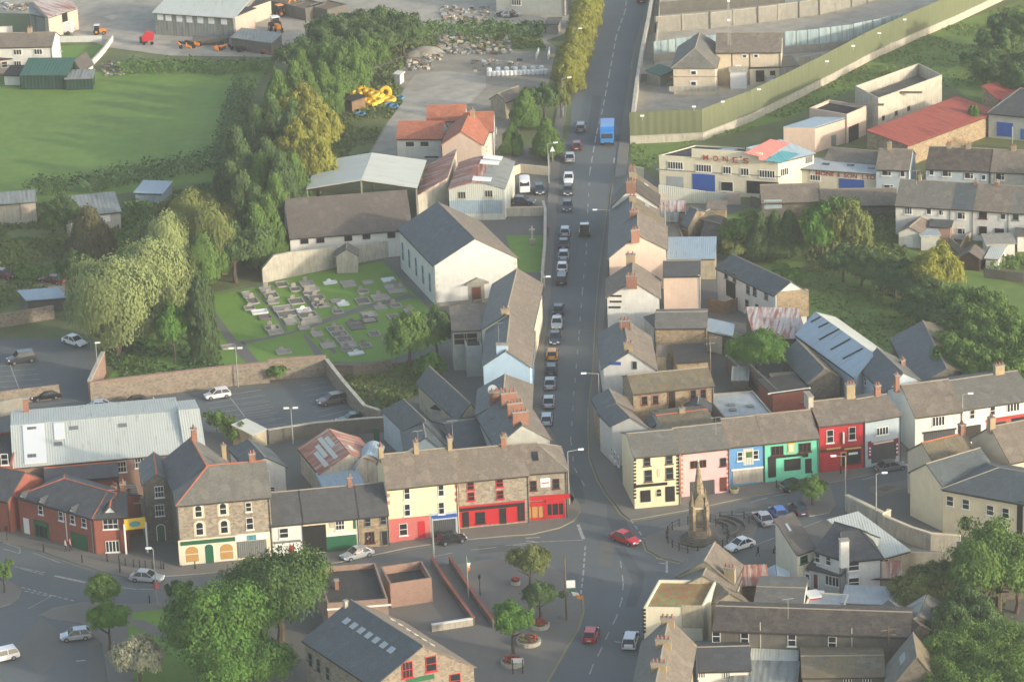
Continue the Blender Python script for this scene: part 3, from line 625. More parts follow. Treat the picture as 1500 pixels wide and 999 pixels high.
for i in range(9):
    a,b=G('i %d,%d %d,%d'%(672+i*4,868+i*12,745+i*4,866+i*12),4.6); g=MB(); g.box((a+b)/2,(b-a)/2,Vector((0,.12,0)),Zv*.06,'concrete_light'); g.build('slat',t)
for s_ in('i 672,868','i 745,866','i 705,970','i 778,968'):
    e=at(p1(s_),4.6); g=MB(); g.box(Vector((e.x,e.y,2.27)),(.08,0,0),(0,.08,0),Zv*2.27,'concrete'); g.build('post',t)
root,Q=bld('i 975,972 1482,925','stone_corner_building','tall rubble stone corner building with cream arched shopfront and green door',8.7,d=9,roof='hipl',R='i 1110,765',wm='stone_grey',rm='slate_grey',ridge='ridge_orange',cat='building',
 feat=[('arch','f','m 1090,35 1225,22',1.0,1.7,dict(sur='stone_trim')),W('m 1365,12',.8,1.3),('arch','f','m 1097,130 1232,120',1.05,1.9,dict(sur='stone_trim')),W('m 1372,103',.95,1.7),
  Pn('m 1142,250',7.6,3.5,'render_cream','shopfront_wall'),Pn('m 1142,200',7.2,.55,'green_paint','fascia',off=.06),('arch','f','m 1055,270 1245,255',1.9,2.4,dict(sur='stone_trim',gm='lit_window')),('arch','f','m 1150,268',1.3,2.9,dict(gm='green_paint',name='door_frame',sub='door')),
  Pn('m 1395,225',4.4,3.6,'render_cream','shopfront_wall'),Pn('m 1380,178',4.2,.8,'white_plastic','fascia',off=.06),Pn('m 1382,178',1.2,.7,'tin_teal','sign',off=.13),Pn('m 1385,240',3.8,2.3,'shutter','shutter',off=.07)],ch=[(.86,.5,.8,.5,1.2,'brick_chimney',2)])
a_=Q(.0,.5,0); d_=(Q(1,.5,0)-a_).normalized(); rr_=LAST['rh']
bld('i 0,0 1,1','wing','',8.7,D='i 880,745',roof='y',rh=rr_-.02,AB=(a_+d_*.03,a_+d_*8.6),wm='stone_dark',rm='slate_dark',g2='slate_grey',ridge='ridge_orange',parent=root,wname='wing_wall',rname='wing_roof',ch=[(.55,.97,.7,.7,1.8,'brick_chimney',2),(.98,.9,.6,.6,2.0,'buff_chimney',1)])  # grey g2 paints the wing's sunlit right slope
bld('j -35,762 178,765','white_gable_house','small white gabled house with blue door behind the stone corner building',5.5,D='i 1265,665',roof='y',R='j 75,715',wm='render_white',rm='slate_blue',
 feat=[D_('78,820',.8,1.9,m='blue_paint'),W('100,885',1.2,.7)])
root,Q=bld('i 75,765 1010,683','market_hall','long white corrugated market shed above an orange brick wall behind the brick shop',6.0,d=21,roof='x',R='i 560,500',wm='brick_orange',rm='tin_white',cat='shed',ov=.4,
 feat=[W('670,762 765,738',1.2,1.6,st='six')],sky=[(.13,.25,3,10,'white_plastic','roof_sheet'),(.28,.38,1.4,4,'white_plastic','roof_sheet'),(.37,.4,1.1,.9,'grey_paint'),(.66,.38,1.1,.9,'grey_paint'),(.27,.22,1.1,.9,'grey_paint'),(.12,.44,1.3,.7,'grey_paint'),(.11,.1,1.2,.9,'grey_paint')],ch=[(.09,.95,.8,.8,2.2,'brick_chimney',0)])
bld('i 1020,690 1128,680','annex','',6.0,d=20,roof='x',rh=2.4,wm='render_buff',rm='tin_white',parent=root,wname='end_wall',rname='end_roof')
bld('i -60,760 62,755','brick_shed_house','red brick house end with one window left of the white market shed',6.5,d=12,roof='flat',wm='brick_red',rm='felt_dark',para=.3,feat=[W('25,722',1.0,1.6)],cat='building')
root,Q=bld('n 100,112 745,52','long_low_terrace','',4.6,d=8,roof='x',R='j 300,893',wm='render_white',rm='slate_dark',ub=.27,
 feat=[W('172,155',1.2,1.4),Pn('190,250',3.2,2.5,'white_plastic','shopfront_wall'),Pn('190,202',3.6,.3,'grey_paint','fascia',off=.06),Pn('145,258',1.6,1.9,'render_white','shop_window',off=.06),D_('215,255',.9,2.0,m='red_paint')])
root['label']='white fronted shop with red door at the left end of the dark slate terrace'; root['category']='house'
o,_=bld('n 100,112 745,52','archway_house','cream house with open dark archway and green shutter in the dark slate terrace',4.6,d=8,roof='x',R='j 300,893',wm='render_cream',rm='slate_dark',ua=.27,ub=.745,
 feat=[Pn('341,188',3.1,3.9,'dark_open','archway',off=-.02,th=.05),W('480,110',1.2,1.4,st='six'),Pn('490,215',4.0,2.6,'green_paint','shutter'),Pn('490,162',4.1,.3,'white_paint','fascia',off=.02),Pn('438,108',.8,1.0,'concrete_light','sign'),Pn('560,100',.35,1.6,'green_paint','quoin')],ch=[(.93,.5,.6,.6,1.3,'brick_chimney',1)])  # archway is a flat dark panel, the passage shade put into its colour
bld('n 100,112 745,52','stone_cottage','small stone fronted house beside the cream and pink corner house in the dark slate terrace',4.6,d=8,roof='x',R='j 300,893',wm='stone_buff',rm='slate_dark',ua=.747,
 feat=[W('632,95 718,85',.8,1.2,fm='grey_paint'),W('645,180',1.2,1.6,fm='brown_paint',st='bars'),D_('725,180',.9,2.1,m='black_paint',fm='grey_paint')])
# cream and pink
root,Q=bld('j 737,882 1125,842','cream_terrace_house','tall cream house with pink ground floor and blue shop fascia in the terrace',7.8,d=8.5,roof='x',R='j 920,680',wm='render_yellow',rm='slate_brown',
 feat=[W('j 848,908 1035,890',.8,1.7),W('n 850,28 1037,18',.8,1.7),Pn('n 865,138',5.4,3.6,'render_salmon','ground_floor_wall'),('win','f','n 828,135',1.1,1.7,dict(st='sash')),D_('n 928,135',.9,2.4,m='red_paint',fm='red_paint'),
  Pn('n 1055,110',3.7,3.7,'render_bluegrey','shopfront_wall'),Pn('n 1052,62',3.4,.5,'sign_blue','fascia',off=.07),Pn('n 1055,128',3.0,2.5,'shutter_dark','shutter',off=.07),
  Pn('j 747,920 747,960',.35,.5,'render_salmon','quoin'),Pn('j 1118,870 1118,910 1118,945',.35,.5,'render_salmon','quoin')],
 ch=[(.0,.5,.6,1.0,1.3,'buff_chimney',2),(.5,.5,.6,1.0,1.4,'buff_chimney',2),(.98,.5,.6,1.0,1.5,'buff_chimney',2)])
q=MB()
root,Q=bld('j 1130,842 k 15,808','stone_pub','x',7.0,d=8.5,roof='x',R='j 1300,660',wm='stone_grey',rm='slate_brown',T=None) if False else bld('j 1130,842 1515,806','stone_pub','stone pub with creeper and red ground floor right of the tall cream house',7.0,d=8.5,roof='x',R='j 1300,658',wm='stone_grey',rm='slate_brown',
 feat=[W('j 1197,866 1357,850',.95,1.2,fm='red_paint',gm='dark_open'),W('j 1200,925 1360,915',.95,1.2,fm='red_paint',gm='dark_open'),Pn('n 1310,50',9.2,3.0,'shop_red','ground_floor_wall'),Pn('n 1310,12',9.0,.45,'black_paint','fascia',off=.07),Pn('n 1170,80 1375,60 1475,45',.9,2.2,'black_paint','door',off=.07),W('n 1250,70',1.3,1.6,fm='black_paint')],
 ch=[(.72,.5,.6,.9,1.4,'brick_chimney',2)])
root,Q=bld('k 15,806 337,783','stone_corner_shop','stone corner shop with bright red shopfront and two roof windows at the junction',6.9,d=8.5,roof='hipr',R='k 60,645',wm='stone_grey',rm='slate_brown',hz=3.5,
 feat=[W('k 80,872 155,866',.9,1.4,fm='brown_paint'),W('k 280,855',.9,1.4,fm='brown_paint'),Pn('k 220,850',1.3,1.3,'white_plastic','sign'),('text','f','k 220,838 220,850 220,862',1.1,.22,dict(t='OPEN DAILY',m='lettering_red')) if False else Pn('k 220,850',1.0,.12,'lettering_red','notice_line',off=.07),
  ('shop','f','o 165,38',2.7,2.9,dict(m='shop_red',gm='lit_window',bars=2)),('shop','f','o 275,22',2.6,2.9,dict(m='shop_red',bars=2)),Pn('k 228,930',6.2,.7,'shop_red','fascia',off=.1),Pn('o 30,45',2.2,2.6,'shop_red','ground_floor_wall'),Pn('o 82,42',.9,2.6,'black_paint','door')],
 sky=[(.22,.3,.8,1.3,'skylight'),(.5,.27,.8,1.3,'glass')],ch=[(0.02,.5,.5,.9,1.4,'buff_chimney',1)])
# terrace along the west side of the main road, running away from the square (r tile)
MW='terrace along the west side of the main road'
def yrow(ab,D,Rp,h,name,label,wm,rm,**k): return bld(ab,name,label,h,D=D,roof='y',R=Rp,wm=wm,rm=rm,**k)
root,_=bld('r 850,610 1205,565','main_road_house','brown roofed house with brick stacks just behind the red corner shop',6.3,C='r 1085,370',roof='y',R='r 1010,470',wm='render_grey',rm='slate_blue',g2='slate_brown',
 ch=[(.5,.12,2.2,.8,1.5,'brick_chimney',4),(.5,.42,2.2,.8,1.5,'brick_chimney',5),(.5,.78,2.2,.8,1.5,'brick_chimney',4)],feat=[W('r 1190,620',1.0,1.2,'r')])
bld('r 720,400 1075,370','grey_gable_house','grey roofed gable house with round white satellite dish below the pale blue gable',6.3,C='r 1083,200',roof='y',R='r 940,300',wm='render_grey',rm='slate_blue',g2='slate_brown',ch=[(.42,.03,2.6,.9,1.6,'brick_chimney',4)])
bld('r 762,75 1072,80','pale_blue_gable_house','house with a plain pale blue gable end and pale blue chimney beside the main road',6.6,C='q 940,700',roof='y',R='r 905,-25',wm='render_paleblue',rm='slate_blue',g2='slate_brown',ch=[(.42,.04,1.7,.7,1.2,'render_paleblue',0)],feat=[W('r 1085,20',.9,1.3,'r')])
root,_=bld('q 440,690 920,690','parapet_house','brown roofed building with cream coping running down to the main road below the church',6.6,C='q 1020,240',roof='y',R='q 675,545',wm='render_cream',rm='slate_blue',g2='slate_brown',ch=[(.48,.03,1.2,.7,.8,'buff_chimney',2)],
 feat=[W('q 985,520 1000,440 1012,360',1.0,1.5,'r')])
g=MB()
bld('q 150,705 430,690','flat_house','grey flat fronted building with white window frames behind the coped house near the church',6.2,d=9,roof='shed',rh=.8,wm='render_grey',rm='slate_brown',cat='building',ov=.1,feat=[W('230,775 330,770',2.0,1.8,st='sash',fm='concrete_light')])
bld('q 285,870 440,860','lean_to_block','shaded grey block with white edged wall behind the pale blue gable house',4.5,d=5,roof='flat',para=.3,wm='render_grey',rm='felt_dark',cat='building')
# rear range behind the cream terrace
bld('r 235,505 530,600','rear_slate_building','long slate roofed outhouse with pale side wall behind the cream terrace house',4.4,D='r 95,370',roof='y',rh=2.6,wm='render_bluegrey',rm='slate_blue',g2='slate_brown',cat='outbuilding')
bld('r 250,640 520,660','rear_slate_extension','lower slate roofed extension with chimney behind the cream terrace house',4.2,D='r 225,500',roof='y',rh=2.2,wm='render_bluegrey',rm='slate_blue',cat='outbuilding')
bld('r 600,430 760,420','rear_long_shed','long slate roofed store running back towards the churchyard trees',4.2,D='r 330,180',roof='y',rh=2.2,wm='render_dirty',rm='slate_blue',g2='slate_brown',cat='outbuilding')
bld('r 425,355 545,375','lean_to','small flat roofed lean-to between the two long slate outhouses',3.0,d=3,roof='flat',wm='render_grey',rm='felt_dark',cat='outbuilding')
bld('r 590,640 850,600','rear_low_roof','low slate roof in shade behind the stone pub',3.6,d=12,roof='x',rh=1.8,wm='render_grey',rm='slate_blue',cat='outbuilding')
bld('r 860,600 1050,580','rear_green_roof','dark steep slate roof behind the red corner shop',4.6,d=7,roof='x',rh=2.6,wm='render_grey',rm='slate_blue',cat='outbuilding')
# rusty shed
root,Q=bld('j 375,802 700,745','rusty_shed','grey shed with rusty patchwork tin roof behind the cream terrace house',3.8,D='j 260,662',roof='y',R='j 556,692',wm='concrete_light',rm='tin_rust',cat='shed')
for k_,(u_,v0_,v1_) in enumerate([(.12,.05,.6),(.2,.3,.75),(.3,.1,.9),(.38,.45,.8),(.62,.2,.4)]):
    uu=lambda u,v: Q(u,v,3.8+(u if u<.5 else 1-u)*2*LAST['rh']+.2)
    g=MB(); g.prism([uu(u_-.03,v0_),uu(u_+.04,v0_),uu(u_+.04,v1_),uu(u_-.03,v1_)],Zv*.03,'tin_white'); g.build('roof_sheet',root)
g=MB()
bld('j 565,770 690,730','blue_tin_lean_to','small shed with curved pale blue tin roof beside the rusty shed',4.0,D='j 590,700',roof='barrel',rh=1.4,wm='concrete_light',rm='tin_blue',cat='shed')
bld('j 400,900 610,870','tin_lean_to','low pale blue tin roof in front of the rusty shed',2.8,d=4.5,roof='shed',rh=.8,wm='concrete_light',rm='tin_blue',cat='shed')
for i_,(s1) in enumerate(['j 330,655 375,600','j 420,670 480,625']): pass
# ================================================================ church and hall
church,Q=bld('f 1000,560 1452,520','church','white church with slate roof, blue side windows and classical door surround',6.8,D='f 805,357',roof='y',R='f 1220,415',wm='render_cream' if 0 else 'render_white',rm='slate_blue',g2='slate_brown',cat='church',ov=.2,  # bluish shaded slope and brownish sunlit slope painted as two slates
 feat=[('arch','l','826,480 862,520 900,565 937,608 975,650',1.0,3.2,dict(fm='render_bluegrey',gm='window_blue')),Pn('1230,715',2.6,3.0,'concrete','door_surround'),D_('1230,718',1.5,2.6,m='brown_paint',fm='concrete_dark'),Pn('1010,600 1010,635 1010,670 1010,705 1010,740',.45,.5,'stone_trim','quoin'),Pn('1445,545 1445,575',.45,.45,'stone_trim','quoin')])
a=hit(p1('f 1232,640'),Q(0,0,0),Vector(((Q(1,0,0)-Q(0,0,0)).y,-(Q(1,0,0)-Q(0,0,0)).x,0)).normalized()); d=(Q(1,0,0)-Q(0,0,0)).normalized(); n=Vector((d.y,-d.x,0))
g=MB(); b_=a-Zv*.25; g.prism([b_-d*1.7,b_+d*1.7,b_+Zv*.75],n*.6,'concrete'); g.box(b_+n*.35-Zv*.12,d*1.8,n*.38,Zv*.1,'concrete'); g.build('pediment',church)
g=MB(); c=Q(.5,-.002,.3); g.box(c,d*(Q(1,0,0)-Q(0,0,0)).length*.5,n*.06,Zv*.35,'concrete'); g.build('plinth',church)
hall,Q=bld('f 205,408 803,362','church_hall','long church hall with brown tiled roof and dark square windows behind the graveyard',4.6,d=14,roof='x',R='f 530,172',wm='render_white',rm='tile_brown',cat='hall',z0=0,ov=.3,
 feat=[W('285,418 372,412 525,402 625,392 762,385',1.3,1.4,st='none',fm='brown_paint',sill=0)],ub=1.12)
# ================================================================ sheds north of the church
root,Q=bld('E 262,478 862,472','open_shed','open sided shed with pale green and white sheeted roof beside the tall trees',5.6,D='E 327,330',roof='y',R='E 557,430',rm='tin_white',posts=True,cat='shed',ov=.15)
root,Q=bld('E 1040,482 1345,478','barrel_shed','barrel roofed shed with rusty and grey sheeting and a pale tin front',5.4,C='E 1400,330',roof='barrel',R='E 1190,445',wm='tin_white',rm='tin_rust',g2='tin_grey',cat='shed',ov=.15,
 feat=[W('1112,510 1260,502',1.3,1.2,st='bars',fm='concrete_light'),Pn('1190,575',9.0,2.4,'tin_blue','door'),Pn('1352,530',.3,3.4,'white_plastic','pilaster')],sky=[(.62,.93,3.2,2.2,'white_plastic','roof_sheet'),(.6,.74,3.2,2.2,'white_plastic','roof_sheet'),(.58,.12,3.2,2.2,'white_plastic','roof_sheet')])
bld('E 870,515 1035,470','rusty_lean_to','rusty tin lean-to against the left side of the barrel roofed shed',4.2,D='E 925,352',roof='sx',rh=1.6,wm='concrete_light',rm='tin_rust',cat='shed',ov=.1)
# peach house
root,Q=bld('E 1003,235 1220,235','peach_house','peach gabled house with red tiled roof beyond the barrel roofed shed',5.4,d=12,roof='y',R='E 1105,165',wm='render_peach',rm='tile_red',ridge='ridge_orange',feat=[W('1245,258',1.4,1.6,'r')],ch=[(.6,.85,.7,.7,1.5,'buff_chimney',2)])
bld('E 755,200 1003,200','w','',4.6,d=7,roof='x',R='E 900,110',wm='render_white',rm='tile_red',parent=root,wname='side_wing_wall',rname='side_wing_roof',feat=[W('827,230 907,229',1.6,1.0,st='none'),W('945,301',2.6,.5,st='none')])
bld('E 920,105 1130,100','w','',4.8,d=6,roof='x',rh=1.9,wm='render_white',rm='tile_red',parent=root,wname='rear_wing_wall',rname='rear_wing_roof')
bld('E 1120,165 1285,160','w','',5.4,d=10,roof='x',R='E 1215,58',wm='render_white',rm='tile_red',parent=root,wname='main_wall',rname='main_roof',feat=[W('1300,160 1292,215',.9,1.4,'r')])
# ================================================================ top left yard
bld('a -60,262 285,256','semi_detached_houses','white two storey house with brown roof at the left edge near the green shed',5.2,d=8,roof='x',R='a 140,185',wm='render_white',rm='slate_brown',feat=[W('97,288 210,286',1.6,1.1,st='bars'),W('97,350 218,346',1.4,1.0,st='bars')],ch=[(.6,.5,.9,.6,1.0,'buff_chimney',2)])
bld('a -30,335 70,322','porch_block','small white and pink porch in front of the white house at the left edge',2.8,d=2.5,roof='shed',rh=.5,wm='render_peach',rm='felt_dark',feat=[W('25,355',1.2,1.2)],cat='porch')
bld('a 303,290 335,285','white_outhouse','tiny white outhouse at the end of the white house with brown roof',2.3,d=4,roof='flat',wm='render_white',rm='felt_pale',cat='outbuilding')
root,_=bld('a 110,418 365,416','green_shed','long dark green tin shed at the corner of the green field',2.8,d=8,roof='shed',rh=1.2,wm='tin_darkgreen',rm='tin_green',cat='shed',ov=.1)
bld('a 360,438 505,432','w','',2.2,d=5,roof='shed',rh=.3,wm='tin_darkgreen',rm='tin_grey',parent=root,wname='lean_to_wall',rname='lean_to_roof')
bld('a 22,415 106,416','white_shed','small white shed with grey roof at the left end of the dark green tin shed',2.0,d=5,roof='shed',rh=.4,wm='render_white',rm='felt_dark',cat='shed')
bld('a 375,362 445,395','gabled_garage','small white gabled garage behind the dark green tin shed',2.2,C='a 510,350',roof='y',rh=1.6,wm='render_white',rm='tile_brown',cat='garage')
bld('a 265,100 425,48','old_barn','derelict peach walled barn with stained tin roof near the puddle',4.4,C='a 345,-10',roof='shed',rh=1.0,wm='render_peach',rm='tin_rust_pale',cat='barn',ov=.1,feat=[Pn('355,95',1.6,2.0,'dark_open','doorway')])
bld('a 168,80 262,98','barn_lean_to','dark grey tin lean-to at the left of the derelict barn',4.0,C='a 250,45',roof='shed',rh=.4,wm='tin_grey',rm='tin_grey',cat='shed')
root,_=bld('a 850,72 1280,100','big_warehouse','large warehouse with pale sheeted roof and translucent wall panels at the top of the photo',4.6,C='a 1400,-20',roof='shed',rh=.6,wm='tin_grey',rm='tin_white',cat='warehouse',ov=.5,
 feat=[Pn('880,92 925,97 985,102 1040,106 1100,110 1160,113 1230,117',1.3,1.5,'white_plastic','wall_light')])
bld('a 1290,95 1400,50','w','',4.4,d=3,roof='flat',wm='render_peach',rm='felt_dark',parent=root,wname='end_wall',rname='end_roof')
bld('b -60,60 100,5','yard_store','peach rendered store behind the large warehouse',3.5,d=8,roof='flat',wm='render_peach',rm='felt_dark',cat='store')
bld('b 215,35 285,15','concrete_bays','row of open concrete bays with red capped walls behind the orange excavator',2.4,d=7,roof='flat',para=.2,wm='concrete_dark',rm='soil',cat='storage bay')
bld('b 290,55 400,25','concrete_bays','second open concrete bay with red capped walls near the excavator',2.4,d=6,roof='flat',para=.2,wm='concrete_dark',rm='soil',cat='storage bay')
bld('b 410,60 520,30','concrete_bays','right hand concrete bay with red capped walls near the trees',2.4,d=6,roof='flat',para=.2,wm='concrete_dark',rm='soil',cat='storage bay')
bld('a 1270,210 b 100,240','low_grey_shed','low grey flat roofed shed beside the red and orange scrap',2.4,D='a 1330,160',roof='flat',wm='concrete_dark',rm='tin_grey',cat='shed')
bld('b 1340,70 c 330,88','top_house','grey house with one white window at the top edge beside the road hedge',5.6,d=9,roof='x',wm='render_grey',rm='slate_grey',feat=[W('c 62,15',2.0,1.2,st='bars'),],base=True)
bld('b 505,545 545,560','timber_hut','small timber hut left of the yellow pipe coils',2.2,d=3,roof='shed',rh=.3,wm='wood',rm='felt_dark',cat='hut')
bld('b 778,410 808,415','site_cabin','small white cabin with peach end beyond the yellow pipe coils',1.8,C='b 830,400',roof='flat',wm='render_white',rm='render_white',cat='cabin')
bld('c -80,545 0,560','yard_gable','weathered brown gable store beside the shrubs in the yard',3.4,d=6,roof='y',wm='render_dirty',rm='slate_brown',cat='store')
bld('c 225,190 290,190','small_wall_store','small concrete store under the yellow hedge',2.0,d=5,roof='flat',wm='concrete',rm='concrete_dark',base=True,cat='store')
# left middle: sheds behind the willow
bld('e -60,230 195,208','white_container_block','long white panelled shed at the left edge beyond the brown tree',3.8,d=5,roof='shed',rh=.4,wm='concrete_light',rm='tin_grey',cat='shed',feat=[Pn('110,265',.2,3,'concrete','pilaster'),Pn('145,255',1.6,1.2,'render_peach','patch')])
bld('e 370,292 660,265','slate_cottage','low white cottage with pale slate roof hidden behind the bronze conifer',3.4,C='e 625,185',roof='shed',rh=.8,wm='render_grey',rm='tin_grey',feat=[Pn('420,325',1.9,1.4,'white_plastic','panel'),Pn('575,300',1.9,1.2,'white_plastic','panel')])
bld('e 742,160 890,166','field_shelter','small pale roofed shelter at the edge of the field',2.0,d=5,roof='shed',rh=.5,wm='tin_blue',rm='tin_blue',cat='shelter')
bld('e 150,752 360,735','carport','pale flat roofed carport beside the maroon car',2.2,d=5,roof='shed',rh=.3,wm='concrete_dark',rm='tin_blue',cat='carport',D='e 105,712')
# ================================================================ right side of the main road (near to far)
ME='houses along the east side of the main road'
root,Q=bld('G 425,310 845,272','black_and_cream_pub','cream pub with black quoins on the corner facing the stone monument',7.6,d=9,roof='x',R='G 580,85',wm='render_yellow',rm='slate_grey',cat='pub',
 feat=[W('549,350 752,332',.95,1.2,fm='grey_paint',sm='brown_paint'),W('560,478 755,455',1.05,1.7,fm='grey_paint',sm='brown_paint'),Pn('580,562',4.6,.4,'black_paint','fascia',off=.05),('text','f','580,562',3.8,.3,dict(t='PUBLIC BAR',m='gold_letter')) if 0 else Pn('655,450',.4,1.2,'render_buff','bracket_lamp'),
  Pn('535,665',1.4,1.7,'black_paint','door'),('arch','f','657,632',.8,1.2,dict(fm='stone_trim')),Pn('760,645',1.3,2.2,'black_paint','door'),W('232,260 260,300',.9,1.3,'l'),W('290,345',.9,1.3,'l')]+
  [Pn(' '.join('%d,%d'%(x_,y0+k*31) for k in range(12)),.38,.28,'black_paint','quoin') for x_,y0 in((437,338),(829,298))])
root,Q=bld('G 858,270 1300,222','pink_house','pink rendered house with quoined edges between the cream pub and the blue shop',6.6,d=9,roof='x',R='G 1000,30',wm='render_pink',rm='slate_grey',
 feat=[W('1018,373',2.2,1.1,fm='brown_paint',st='bars',sill=0),W('1245,352',.85,1.2,fm='brown_paint',st='none'),Pn('1055,590',3.4,2.1,'shutter_dark','shutter'),D_('1247,555',.9,2.0,m='brown_paint',fm='brown_paint')]+[Pn(' '.join('%d,%d'%(x_,y0+k*42) for k in range(9)),.35,.28,'render_salmon','quoin') for x_,y0 in((868,295),(1290,245))])
root,Q=bld('H 45,290 318,262','blue_shop','bright blue shop with a painted mural and white shutter next to the pink house',5.9,d=9,roof='x',R='H 180,60',wm='render_blue',rm='slate_brown',cat='shop',
 feat=[W('128,365 252,352',.75,1.3),Pn('193,368',1.5,2.4,'tin_white','mural'),Pn('200,350',.8,.8,'leaf_mid','mural_patch',off=.07),Pn('185,460',4.5,.25,'white_paint','fascia',off=.1),Pn('190,520',4.2,2.0,'concrete_light','shutter',off=.03),Pn('160,590',3.2,.6,'render_blue','stall_riser',off=.05)])
root,Q=bld('H 322,262 745,218','mint_pub','mint green pub with dark shopfront and plaque between blue and red shops',5.9,d=9,roof='x',R='H 500,25',wm='render_mint',rm='slate_brown',cat='pub',
 feat=[W('422,320 637,295',1.7,1.3,fm='brown_paint',st='bars'),Pn('527,298',1.0,1.5,'yellow_paint','plaque'),Pn('527,298',.7,1.1,'render_cream','plaque_face',off=.07),Pn('505,360',5.2,.35,'black_paint','fascia',off=.12),Pn('380,450',1.1,3.0,'black_paint','door'),Pn('540,430',2.3,1.7,'black_paint','shop_window'),Pn('665,440',.9,2.1,'black_paint','door'),Pn('640,355',.7,.4,'black_paint','hanging_sign',th=.3)])
root,Q=bld('H 750,128 1105,88','red_shop','bright red shop with two tall white sash windows beside the mint green pub',7.0,d=9,roof='x',R='D 800,780',wm='render_red',rm='slate_brown',cat='shop',
 feat=[W('835,208 1008,185',1.0,1.9),Pn('937,215',.2,1.6,'white_paint','pole_sign',th=.4),Pn('925,305',6.3,.45,'brown_paint','fascia',off=.1),Pn('1010,298',2.4,.2,'gold_letter','fascia_band',off=.18),Pn('860,300',2.0,.2,'gold_letter','fascia_band',off=.18),Pn('840,410',2.7,2.4,'shop_red','shutter'),D_('940,388',.8,2.1,m='black_paint',fm='gold_letter'),('win','f','1022,365',2.0,2.0,dict(fm='brown_paint',st='none')),Pn('1015,340',1.3,.3,'white_plastic','poster',off=.12)],
 ch=[(-.02,.5,.7,2.2,1.2,'concrete_light',0),(.9,.5,1.2,.8,2.0,'buff_chimney',3)])
root,Q=bld('H 1112,90 1388,42','grey_shop','pale grey shop with dark shutter and purple edging at the end of the coloured row',7.0,d=9,roof='x',R='D 1120,755',wm='render_bluegrey',rm='slate_brown',cat='shop',
 feat=[W('1245,165',1.8,1.1,st='bars'),Pn('1250,255',4.6,.45,'purple_paint','fascia',off=.06),Pn('1250,252',3.0,.25,'stone_trim','fascia_panel',off=.13),Pn('1255,330',3.7,2.8,'shutter_dark','shutter'),Pn('1145,315 1358,290',.45,2.6,'purple_paint','pilaster',off=.05),Pn('1145,300 1145,325 1145,350 1358,270 1358,300 1358,330',.25,.25,'white_paint','star',off=.12)],ch=[(.75,.5,.8,.6,1.6,'brick_chimney',2)])
root,Q=bld('l 902,490 1160,457','white_shop','white shop with wide dark shutter set back at the right of the coloured row',5.8,d=11,roof='x',R='l 990,300',wm='render_white',rm='slate_brown',cat='shop',
 feat=[W('1030,512',1.8,1.4,st='bars'),Pn('1035,620',4.6,3.0,'shutter_dark','shutter'),Pn('1035,565',5.0,.25,'black_paint','fascia',off=.06)],ch=[(-.1,.5,.6,.8,1.7,'brick_chimney',1)])
root,Q=bld('l 1162,450 1560,390','white_terrace_shop','long white shop with red framed windows at the right edge of the upper street',5.6,d=12,roof='x',R='l 1300,265',wm='render_white',rm='slate_grey',cat='shop',
 feat=[W('1215,475 1327,455',.8,1.3),W('1440,435',1.9,1.3,st='bars'),Pn('1215,580',2.6,2.4,'black_paint','passage_door'),Pn('1420,530',7.0,2.6,'terracotta','shopfront_wall'),Pn('1360,550 1470,520',2.2,1.7,'glass','shop_window',off=.07),Pn('1420,492',7.2,.3,'red_paint','fascia',off=.1)],ch=[(.75,.5,1.4,.8,1.3,'buff_chimney',3)])
# corner block rear along main road
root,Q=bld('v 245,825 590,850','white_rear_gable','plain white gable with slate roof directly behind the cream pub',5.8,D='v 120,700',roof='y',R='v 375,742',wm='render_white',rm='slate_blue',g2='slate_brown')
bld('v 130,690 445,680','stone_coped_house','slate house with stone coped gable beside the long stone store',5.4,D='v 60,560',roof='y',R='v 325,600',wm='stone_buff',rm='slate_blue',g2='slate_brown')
root,Q=bld('v 450,510 1235,430','stone_store','long two storey rubble stone store with tall brick edged doorway behind the coloured row',6.2,d=7,roof='x',R='v 780,300',wm='stone_buff',rm='slate_moss',cat='store',
 feat=[W('560,575 667,565',.8,1.2,fm='brown_paint',sur='brick_orange'),D_('825,565',1.1,2.6,m='black_paint',fm='brick_red'),W('1035,515 1132,508',.8,1.3,fm='brown_paint',sur='brick_orange'),W('828,670',1.0,.8,fm='brown_paint',sill=0)])
root,_=bld('v 745,860 1240,800','rear_slate_return','lichen grey roof with terracotta ridge behind the cream pub and pink house',5.0,d=7,roof='x',R='v 850,710',wm='render_grey',rm='slate_moss',ridge='ridge_orange',cat='outbuilding',ch=[(.5,.5,.8,.6,.7,'buff_chimney',1)])
bld('D 5,915 360,890','white_flat_roof','low building with white flat roof and dome lights behind the blue shop',3.4,C='D 215,722',roof='flat',para=.25,wm='concrete',rm='felt_pale',cat='building',sky=[(.3,.3,.9,.9,'grey_paint'),(.35,.5,.9,.9,'grey_paint'),(.7,.4,.9,.9,'grey_paint')])
bld('v 160,268 672,282','white_gable_house','white gabled house with one small window and peeling blue paint beside the main road',5.6,D='v 110,-60',roof='y',R='v 400,112',wm='render_white',rm='slate_blue',g2='slate_brown',ch=[(.5,.08,1.4,.8,1.0,'buff_chimney',2),(.5,.75,1.6,.9,1.1,'brick_chimney',3)],
 feat=[W('465,232',.65,1.2,fm='grey_paint',st='none',sill=0),Pn('270,215',1.8,.5,'sign_blue','faded_paint',th=.02)])
bld('u 665,805 1165,800','stone_barn','stone barn with grey roof beside the peach gable of the main road terrace',5.2,d=8,roof='x',R='u 900,655',wm='stone_buff',rm='slate_grey',cat='barn')
bld('v 880,210 1180,190','flat_store','flat grey roofed store behind the long stone store',3.6,d=6,roof='shed',rh=.4,wm='stone_buff',rm='felt_dark',cat='store')
